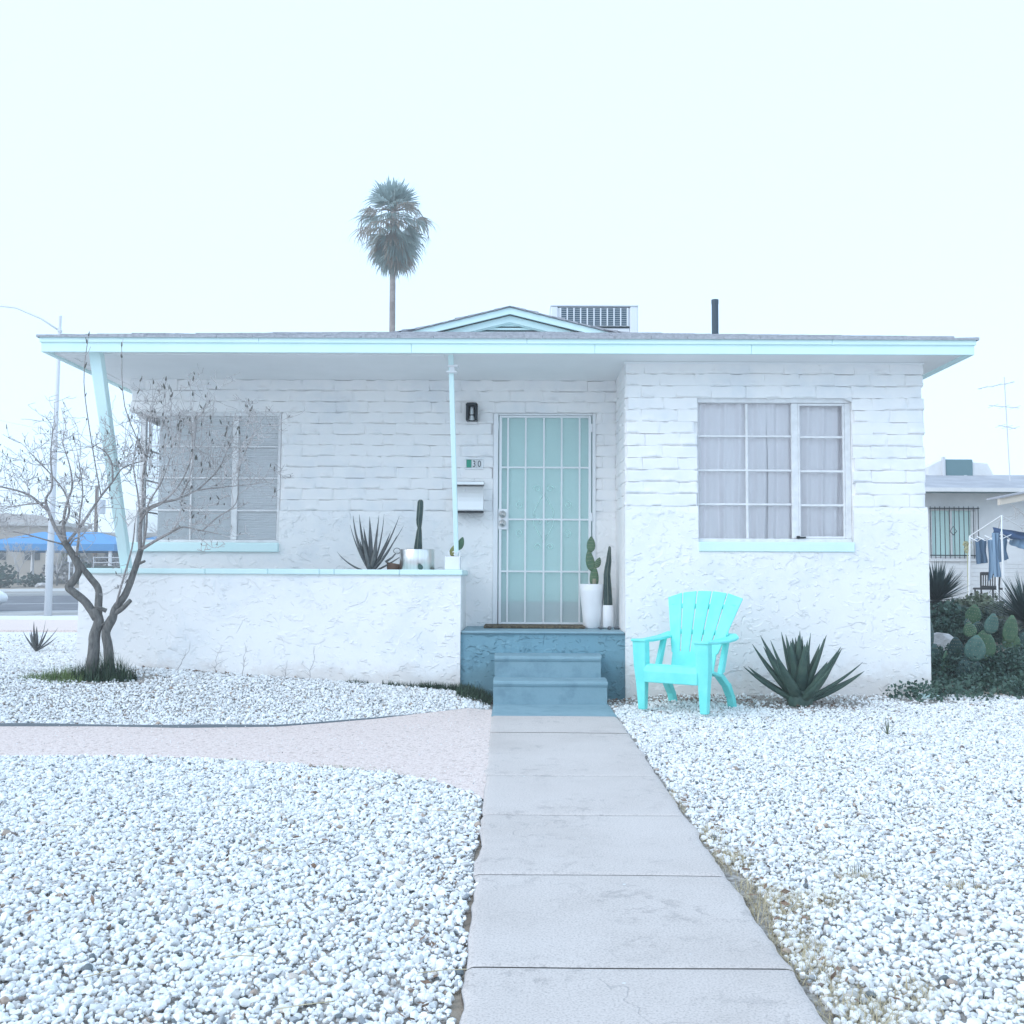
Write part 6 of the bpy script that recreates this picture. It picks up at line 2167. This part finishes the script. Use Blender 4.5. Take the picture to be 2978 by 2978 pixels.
for i in range(15):      # upright young fans
    az = i * 2.4 + rp.uniform(-.2, .2); el = R(lerp(88, 46, (i / 14) ** .8)) + rp.gauss(0, .08)
    fan(H + Vector((0, 0, -.15)), fdir(az, el), rp.uniform(.35, .70), rp.uniform(.95, 1.15), 20, 'palm_green', .10, 1.35, pt)
for i in range(24):      # spreading fans
    az = i * 2.4 + rp.uniform(-.3, .3); el = R(lerp(32, -28, i / 23)) + rp.gauss(0, .12)
    fan(H + Vector((0, 0, .0 - .02 * i)), fdir(az, el), rp.uniform(.45, 1.15), rp.uniform(.75, 1.15), 18, 'palm_green' if rp.random() < .75 else 'palm_dead', .75, 1.35, pt)
for i in range(50):      # skirt of hanging fans
    az = i * 2.4 + rp.uniform(-.3, .3); t = i / 49; el = R(lerp(-35, -80, t ** .8)) + rp.gauss(0, .10)
    fan(H + Vector((0, 0, -.45 - .75 * t)), fdir(az, el), rp.uniform(.55, .95), rp.uniform(.85, 1.15), 16, 'palm_green' if rp.random() < .6 else 'palm_dead', .4, 1.1, pt)
mb = MB()                # thin flower stalks arching out
for i in range(16):
    az = rp.uniform(0, 6.28)
    p = H + Vector((0, 0, -.1))
    ox, oy = math.cos(az), math.sin(az)
    pts_ = [p + Vector((ox * r_, oy * r_, z)) for r_, z in ((0, 0), (.6, .25), (1.15, .05), (1.5, -.5), (1.58, -1.1))]
    mb.tube(pts_, [.02, .016, .012, .01, .006], 4)
    for q in range(8):
        b_ = pts_[rp.randint(2, 4)]
        mb.tube([b_, b_ + Vector((rp.gauss(0, .15), rp.gauss(0, .15), -rp.uniform(.2, .6)))], [.008, .004], 4)
mb.build("flower_stalks", M['palm_dead'], pt)

# ------------------------------------------------------------------ right: back yard and the neighbouring house
mb = MB()
gcb = []
for _ in range(150):
    x = random.uniform(3.35, 6.4); y = random.uniform(8.70, 11.2)
    if x < 3.66 and y > 8.93: continue
    if x < 3.66: x = random.uniform(3.3, 3.66)
    r_ = random.uniform(.14, .26)
    gcb.append((x, y, gzf(x, y) + (.03 if y < 9.9 else .10), r_, r_, .10 + .04 * random.random() + (.06 if y > 9.9 else 0)))
leaf_cloud(mb, gcb, 42000, .034, .5, 0.02)
o = mb.build("ground_cover", M['cover']); tag(o, "dense dark green ground cover round the right house corner", "ground cover", kind="stuff")

def prickly(name, label, pads_, m_list, Y0):
    t_ = thing(name, label, "cactus", (pads_[0][0][0], Y0, gzf(pads_[0][0][0], Y0)))
    for i, (a, b_, w, dy, fc) in enumerate(pads_):
        A_ = (a[0], Y0 + dy, a[1]); B2 = (b_[0], Y0 + dy * .9 - .02, b_[1])
        mb = MB(); pad(mb, A_, B2, w, .028, fc); o = mb.build("pad", M[m_list[i % len(m_list)]], t_, smooth=True)
        mb = MB(); areoles(mb, A_, B2, w, .028, fc, 6, .003); mb.build("areoles", M['areole'], o)
prickly("prickly_pear", "large blue green prickly pear beyond the right house corner", [
    ((4.30, .07), (4.27, .29), .27, -.10, (0, -1, .1)), ((4.33, .25), (4.36, .50), .22, -.12, (.1, -1, .1)), ((4.325, .48), (4.285, .62), .125, -.10, (-.2, -1, 0)),
    ((4.46, .12), (4.42, .40), .20, .10, (.5, -1, 0)), ((4.50, .24), (4.52, .54), .24, .08, (-.1, -1, 0)), ((4.47, .50), (4.47, .62), .16, .12, (.2, -1, 0)),
    ((4.56, .50), (4.60, .70), .17, .05, (.3, -1, 0)), ((4.27, .25), (4.25, .47), .15, .12, (-.7, -1, 0)), ((4.44, .52), (4.385, .64), .10, .2, (.4, -1, 0)), ((4.50, .58), (4.52, .78), .15, .3, (-.5, -1, 0)), ((4.40, .08), (4.45, .33), .2, .2, (.6, -1, 0))],
    ['pear_dark', 'pear_blue', 'pear', 'pear_dark', 'pear', 'pear_dark', 'pear_blue', 'pear_dark', 'pear_dark', 'pear', 'pear_dark'], 10.0)
prickly("prickly_pear", "dark prickly pear tight against the right house corner", [
    ((4.02, .05), (4.06, .40), .22, .05, (.6, -1, 0)), ((4.05, .36), (4.00, .70), .18, .10, (.8, -1, 0)), ((3.95, .05), (3.93, .45), .22, .2, (.3, -1, 0)), ((4.10, .10), (4.13, .34), .17, -.06, (1.2, -1, 0))],
    ['pear_dark', 'pear_dark', 'pear_dark', 'pear'], 10.1)
prickly("prickly_pear", "yellowish prickly pear at the right edge of the yard", [
    ((5.62, .30), (5.66, .62), .20, 0, (.2, -1, 0)), ((5.70, .20), (5.63, .44), .2, .05, (-.2, -1, 0)), ((5.86, .12), (5.84, .42), .24, .1, (0, -1, 0))],
    ['pear', 'pear', 'pear_dark'], 11.9)

def yucca(name, label, c, r_, n, seed):
    t_ = thing(name, label, "plant", (c[0], c[1], gzf(c[0], c[1])), 0, "yuccas in the back yard")
    r2 = random.Random(seed)
    mb = MB()
    cv = Vector(c)
    for i in range(n):
        az = r2.uniform(0, 6.283); el = math.asin(r2.uniform(-.25, 1))
        d = Vector((math.cos(az) * math.cos(el), math.sin(az) * math.cos(el), math.sin(el)))
        s = d.cross(Vector((0, 0, 1)));
        if s.length < .05: s = Vector((1, 0, 0))
        s.normalize()
        L = r_ * r2.uniform(.85, 1.1); w = .014
        b0 = cv + d * .05
        mb.add([b0 - s * w, b0 + s * w, b0 + d * L * .6 + s * w * .8, b0 + d * L, b0 + d * L * .6 - s * w * .8], [(0, 1, 2, 3, 4)])
    mb.build("leaves", M['yucca'], t_)
    mb = MB(); mb.tube([(c[0], c[1], gzf(c[0], c[1]) - .05), c], .07, 8); mb.build("stem", M['bark'], t_)
yucca("yucca", "spiky dark yucca against the right house corner", (5.90, 14.6, .72), .52, 420, 1)
yucca("yucca", "spiky dark yucca at the right edge of the picture", (6.60, 13.4, .46), .62, 420, 2)
def shrub2(label, blobs, n, size, m):
    c = blobs[0]
    b_ = thing("garden_shrub", label, "shrub", (c[0], c[1], gzf(c[0], c[1])), 0, "shrubs in the back yard")
    mb = MB(); leaf_cloud(mb, blobs, n, size); mb.build("foliage", M[m], b_)
    mb = MB(); mb.tube([(c[0], c[1], gzf(c[0], c[1]) - .02), (c[0], c[1], c[2])], .03, 6); mb.build("stem", M['bark'], b_)
shrub2("dark leafy shrub in front of the left yucca", [(6.15, 15.4, .45, .45, .4, .25), (6.5, 15.2, .40, .4, .4, .22)], 1500, .07, 'cover')
shrub2("olive feathery shrub below the black chair", [(6.95, 16.0, .48, .5, .4, .28), (7.3, 16.2, .42, .35, .35, .26)], 1600, .06, 'sage')
shrub2("grey green shrub left of the canopy frame leg", [(8.0, 17.8, .50, .4, .4, .30), (7.65, 17.6, .40, .35, .3, .22)], 1100, .07, 'sage')
shrub2("low dark shrub behind the boulders", [(5.85, 14.2, .30, .5, .3, .16), (6.5, 14.3, .28, .45, .3, .15)], 1100, .05, 'cover')
shrub2("sparse low shrub right of the prickly pear", [(6.9, 14.6, .25, .4, .3, .12)], 420, .05, 'sage')
shrub2("dense dark shrub round the foot of the left yucca", [(5.75, 13.9, .40, .35, .3, .32), (6.15, 14.0, .36, .4, .3, .26), (5.5, 13.7, .3, .3, .3, .22)], 2600, .06, 'cover')
shrub2("olive shrub in the middle of the back yard", [(6.75, 15.0, .42, .45, .3, .28), (7.15, 15.3, .36, .4, .3, .24)], 1900, .055, 'sage')
for i, (x, y, s_, lab) in enumerate(((5.35, 13.0, .26, "large pale pointed boulder in the back yard"), (5.10, 13.3, .20, "pale flat boulder next to the house corner"), (6.45, 14.5, .22, "pale boulder right of the prickly pear"))):
    me_ = PEB[3 + i].copy(); me_.materials.clear(); me_.materials.append(M['rock_pale'])
    d = bpy.data.objects.new("boulder", me_); col.objects.link(d); d.location = (x, y, gzf(x, y) + s_ * .35); d.scale = (s_ * 1.1, s_, s_ * .9); d.rotation_euler = (.2 * i, .3, i)
    tag(d, lab, "boulder", "boulders in the back yard")
gsh = MB()
gsh.bbox(3.38, 3.55, 8.72, 8.90, .02, .055, .01); gsh.tube([(3.40, 8.80, .05), (3.50, 8.78, .06)], .012, 8)
tag(gsh.build("teal_slab", M['mint']), "small teal painted slab at the foot of the house corner", "slab")

NY = 27.0
nbh = thing("neighbour_house", "white flat-eaved house beyond the back yard on the right", "house", (12.5, NY, .35))
WN = (10.78, 11.96, 1.56, 2.84)
mb = MB(); cut_wall(mb, 'x', NY, NY + .2, 8.5, 20, .1, 3.35, [WN]); nwall = mb.build("wall", M['nwall'], nbh)
for c in range(14):           # block courses low on the wall, alternating joints
    for k in range(7):
        x = 11.2 + k * .62 + (c % 2) * .31
        if c > 9: continue
        mb = MB(); mb.bbox(x, x + .60, NY - .012, NY + .002, .42 + c * .108, .42 + c * .108 + .098, .006); mb.build("block", M['nwall'], nwall)
mb = MB()
mb.add([(7.5, NY - .75, 3.32), (21, NY - .75, 3.32), (21, NY + 3.2, 4.06), (7.5, NY + 3.2, 4.06), (7.5, NY + 6, 3.9), (21, NY + 6, 3.9)], [(0, 1, 2, 3), (3, 2, 5, 4)])
nroof = mb.build("roof", M['nroof'], nbh)
mb = MB(); mb.box(7.5, 21, NY - .80, NY - .74, 3.235, 3.335); mb.build("fascia", M['nwall'], nroof)
mb = MB(); mb.box(7.5, 21, NY - .74, NY + .1, 3.26, 3.28); mb.build("soffit", M['teal_panel'], nroof)
win = MB(); win.bbox(WN[0], WN[1], NY + .06, NY + .12, WN[2], WN[3], .01)
wno = MB()
for a, b_ in ((WN[0], WN[0] + .05), (WN[1] - .10, WN[1]), (11.30, 11.36)):
    wno.bbox(a, b_, NY + .02, NY + .10, WN[2] + .04, WN[3] - .04, .01)
wno.bbox(WN[0], WN[1], NY + .02, NY + .10, WN[3] - .04, WN[3], .01); wno.bbox(WN[0], WN[1], NY + .02, NY + .10, WN[2], WN[2] + .04, .01)
nw = wno.build("window", M['frame'], nbh)
mb = MB(); mb.box(WN[0] + .02, WN[1] - .02, NY + .105, NY + .11, WN[2] + .02, WN[3] - .02); mb.build("pane", M['door_mint'], nw)
mb = MB(); mb.bbox(WN[0] - .05, WN[1] + .02, NY - .07, NY + .02, WN[2] - .10, WN[2] - .005, .01); mb.build("sill", M['nwall'], nw)
for i in range(11):
    x = lerp(WN[0] - .04, WN[1] + .03, i / 10)
    mb = MB(); mb.tube([(x, NY - .10, WN[2] + .02 - .04), (x, NY - .10, WN[3] + .06)], .011, 5); mb.build("bar", M['black'], nw)
for z in (WN[2] + .06, WN[3] + .01):
    mb = MB(); mb.bbox(WN[0] - .06, WN[1] + .06, NY - .115, NY - .085, z - .014, z + .014, .003); mb.build("bar", M['black'], nw)
mb = MB(); mb.tube([(11.33, NY - .10, 2.15), (11.42, NY - .10, 2.25), (11.33, NY - .10, 2.38), (11.25, NY - .10, 2.25), (11.33, NY - .10, 2.15)], .012, 5); mb.build("bar_ornament", M['black'], nw)
yb_ = MB(); leaf_cloud(yb_, [(11.62, NY - .25, 1.82, .08, .06, .20)], 60, .08, 1.5); yb_.tube([(11.62, NY - .25, .35), (11.62, NY - .25, 1.8)], .012, 5)
tag(yb_.build("yellow_stalk", M['yellow']), "tall yellow flower stalk in front of the barred window", "plant")
# roof cooler and ducts
cl = thing("swamp_cooler", "teal fronted cooler with white ducts on the neighbouring roof", "air cooler", (12.3, 30.2, 4.0))
mb = MB(); mb.bbox(12.45, 13.25, 30.0, 30.9, 3.8, 4.50, .02); mb.build("cabinet", M['teal_panel'], cl)
mb = MB(); mb.prism([(11.98, 3.8), (12.40, 3.8), (12.40, 4.50), (11.98, 4.28)], 'y', 30.05, 30.7); mb.build("duct", M['nwall'], cl)
mb = MB(); mb.prism([(13.26, 3.8), (14.0, 3.8), (13.7, 4.38), (13.26, 4.42)], 'y', 30.05, 30.7); mb.build("duct", M['nwall'], cl)
mb = MB(); mb.bbox(12.36, 12.44, 29.96, 30.1, 3.85, 4.57, .01); mb.build("corner_post", M['galv'], cl)
mb = MB(); mb.bbox(12.98, 13.06, 29.97, 29.995, 3.98, 4.03, .003); mb.build("label_plate", M['tile_white'], cl)
# antenna
an = thing("tv_antenna", "thin rooftop television antenna with three cross arms", "antenna", (13.4, 28.3, 3.7))
ax_ = 13.42
mb = MB(); mb.tube([(ax_ + .10, 28.3, 3.5), (ax_, 28.3, 6.6)], .017, 6); mb.build("mast", M['galv'], an)
for (xa, za, xb, zb) in ((-.75, 6.27, .30, 6.47), (-.46, 5.80, .42, 5.75), (-.22, 5.25, .32, 5.17)):
    mb = MB(); mb.tube([(ax_ + xa, 28.25, za), (ax_ + xb, 28.35, zb)], .011, 5)
    for q in range(3):
        t = .15 + .35 * q; x, z = lerp(xa, xb, t) + ax_, lerp(za, zb, t)
        mb.tube([(x, 28.0, z), (x, 28.6, z)], .007, 4)
    mb.build("cross_arm", M['galv'], an)
# patio cover at the right edge
pcv = thing("patio_cover", "cream beam of a patio cover at the right edge", "patio cover", (12.0, 22.0, .3))
mb = MB(); mb.prism([(10.28, 2.60), (13.0, 3.12), (13.0, 3.30), (10.28, 2.74)], 'y', 22.0, 22.12); mb.build("beam", M['cream'], pcv)
mb = MB(); mb.prism([(10.26, 2.742), (13.0, 3.302), (13.0, 3.34), (10.26, 2.78)], 'y', 21.95, 22.6); mb.build("roof_sheet", M['nroof'], pcv)
mb = MB(); mb.bbox(12.8, 12.92, 22.02, 22.12, .2, 3.1, .01); mb.build("post", M['cream'], pcv)
mb = MB()
for i in range(26):
    x = random.uniform(10.3, 11.2); z = random.uniform(2.0, 2.6)
    mb.tube([(x, 21.6, z), (x + random.gauss(0, .15), 21.6, z - random.uniform(.05, .25)), (x + random.gauss(0, .25), 21.6, z - random.uniform(.2, .4))], [.007, .005, .003], 4)
mb.tube([(11.3, 21.6, 1.6), (10.9, 21.6, 2.1), (10.3, 21.6, 2.6)], [.02, .012, .008], 5); mb.tube([(11.4, 21.6, .3), (11.3, 21.6, 1.6)], [.03, .02], 6)
tag(mb.build("bare_vine", M['twig']), "bare tangled vine hanging under the patio cover", "vine")
# frame of a small canopy with washing
fr = thing("canopy_frame", "bare white folding canopy frame hung with washing", "frame", (9.9, 21.0, .25))
NP, LP_, RP, BP = (9.36, 20.0), (9.62, 22.0), (11.0, 21.9), (10.9, 23.6)
for i, (x, y) in enumerate((NP, LP_, RP, BP)):
    mb = MB(); mb.tube([(x + (-.06 if i == 1 else .03), y, gzf(x, y) - .05), (x, y, 1.94)], .022, 6); mb.build("leg", M['white_metal'], fr)
PK = (9.98, 21.3, 2.33)
mb = MB()
for (x, y) in (NP, LP_, RP, BP):
    mb.tube([(x, y, 1.93), PK], .013, 5)
mb.build("roof_rod", M['white_metal'], fr)
mb = MB()
for (a, b_) in ((NP, LP_), (NP, RP), (LP_, BP), (RP, BP)):
    for k in range(4):
        p = Vector((*a, 0)).lerp(Vector((*b_, 0)), k / 4); q = Vector((*a, 0)).lerp(Vector((*b_, 0)), (k + 1) / 4)
        mb.tube([(p.x, p.y, 1.90 if k % 2 else 1.80), (q.x, q.y, 1.80 if k % 2 else 1.90)], .010, 4)
        mb.tube([(p.x, p.y, 1.80 if k % 2 else 1.90), (q.x, q.y, 1.90 if k % 2 else 1.80)], .010, 4)
mb.build("scissor_truss", M['white_metal'], fr)
def cloth(label, x0, x1, y, zt, zb0, zb1, m, seed, zt1=None):
    r2 = random.Random(seed); ph = r2.uniform(0, 6)
    zt1 = zt if zt1 is None else zt1
    mb = MB()
    def f_(u, v, o):
        zz = lerp(lerp(zb0, zb1, u), lerp(zt, zt1, u), v)
        return (lerp(x0, x1, u) + .02 * math.sin(v * 5 + ph) * (1 - v), y + o + .03 * math.sin(u * 14 + ph) + .02 * math.sin(v * 7 + u * 5), zz)
    mb.grid(lambda u, v: f_(u, v, 0), 12, 10)
    mb.grid(lambda u, v: f_(u, v, .012), 12, 10)
    tag(mb.build("washing", M[m], smooth=True), label, "cloth", "washing on the canopy frame")
cloth("grey blue trousers hanging at the left of the frame", 9.70, 9.93, 21.9, 1.86, 1.33, 1.36, 'denim', 1)
cloth("pale blue pointed cloth hanging lowest at the left", 9.86, 10.06, 21.7, 1.84, .92, 1.25, 'denim_light', 2)
cloth("dark grey blue cloth beside the pointed cloth", 10.02, 10.22, 21.6, 1.86, 1.36, 1.44, 'denim', 3)
cloth("long narrow light blue sleeve by the near frame leg", 9.24, 9.36, 20.1, 1.92, 1.06, 1.06, 'denim_light', 4)
cloth("dark blue shirt spread over the right rods", 9.42, 10.15, 20.5, 2.05, 1.83, 1.80, 'navy', 5, 1.93)
cloth("light blue shirt tail under the dark blue shirt", 9.80, 10.12, 20.6, 1.95, 1.72, 1.60, 'denim_light', 6, 1.92)
# black chair on the patio
bc = thing("patio_chair", "dark wooden slat-back chair on the far patio", "chair", (11.4, 25.2, .38))
cx0, cx1_, cy_ = 11.16, 11.60, 25.0
for s_, x in ((0, cx0), (1, cx1_)):
    mb = MB(); mb.tube([(x + (.04 if s_ == 0 else -.02), cy_, .38), (x, cy_ - .02, .82), (x - (.02 if s_ == 0 else 0), cy_ - .08, 1.17)], .022, 6); mb.build("back_post", M['dark_wood'], bc)
    mb = MB(); mb.tube([(x + (.06 if s_ == 0 else .05), cy_ + .42, .38), (x + .05, cy_ + .42, .80)], .022, 6); mb.build("leg", M['dark_wood'], bc)
mb = MB(); mb.bbox(cx0 - .02, cx1_ + .01, cy_ - .10, cy_ - .06, 1.10, 1.18, .01); mb.build("top_rail", M['dark_wood'], bc)
mb = MB(); mb.bbox(cx0, cx1_, cy_ - .05, cy_ - .01, .80, .85, .01); mb.build("back_rail", M['dark_wood'], bc)
for i in range(7):
    x = lerp(cx0 + .05, cx1_ - .05, i / 6)
    mb = MB(); mb.tube([(x, cy_ - .03, .82), (x - .01, cy_ - .08, 1.12)], .014, 5); mb.build("slat", M['dark_wood'], bc)
mb = MB(); mb.bbox(cx0, cx1_ + .18, cy_, cy_ + .45, .75, .80, .02); mb.build("seat", M['dark_wood'], bc)
ps = MB(); ps.bbox(9.2, 16, 23.6, 27, .1, .37, .02); tag(ps.build("patio", M['kerb']), kind="structure")

# ------------------------------------------------------------------ no more than thing > part > sub-part
bpy.context.view_layer.update()
def flatten(part):
    for sub in list(part.children):
        for deep in list(sub.children_recursive):
            mw = deep.matrix_world.copy()
            deep.parent = part
            deep.matrix_parent_inverse = part.matrix_world.inverted()
            deep.matrix_world = mw
for part in list(house.children):
    flatten(part)
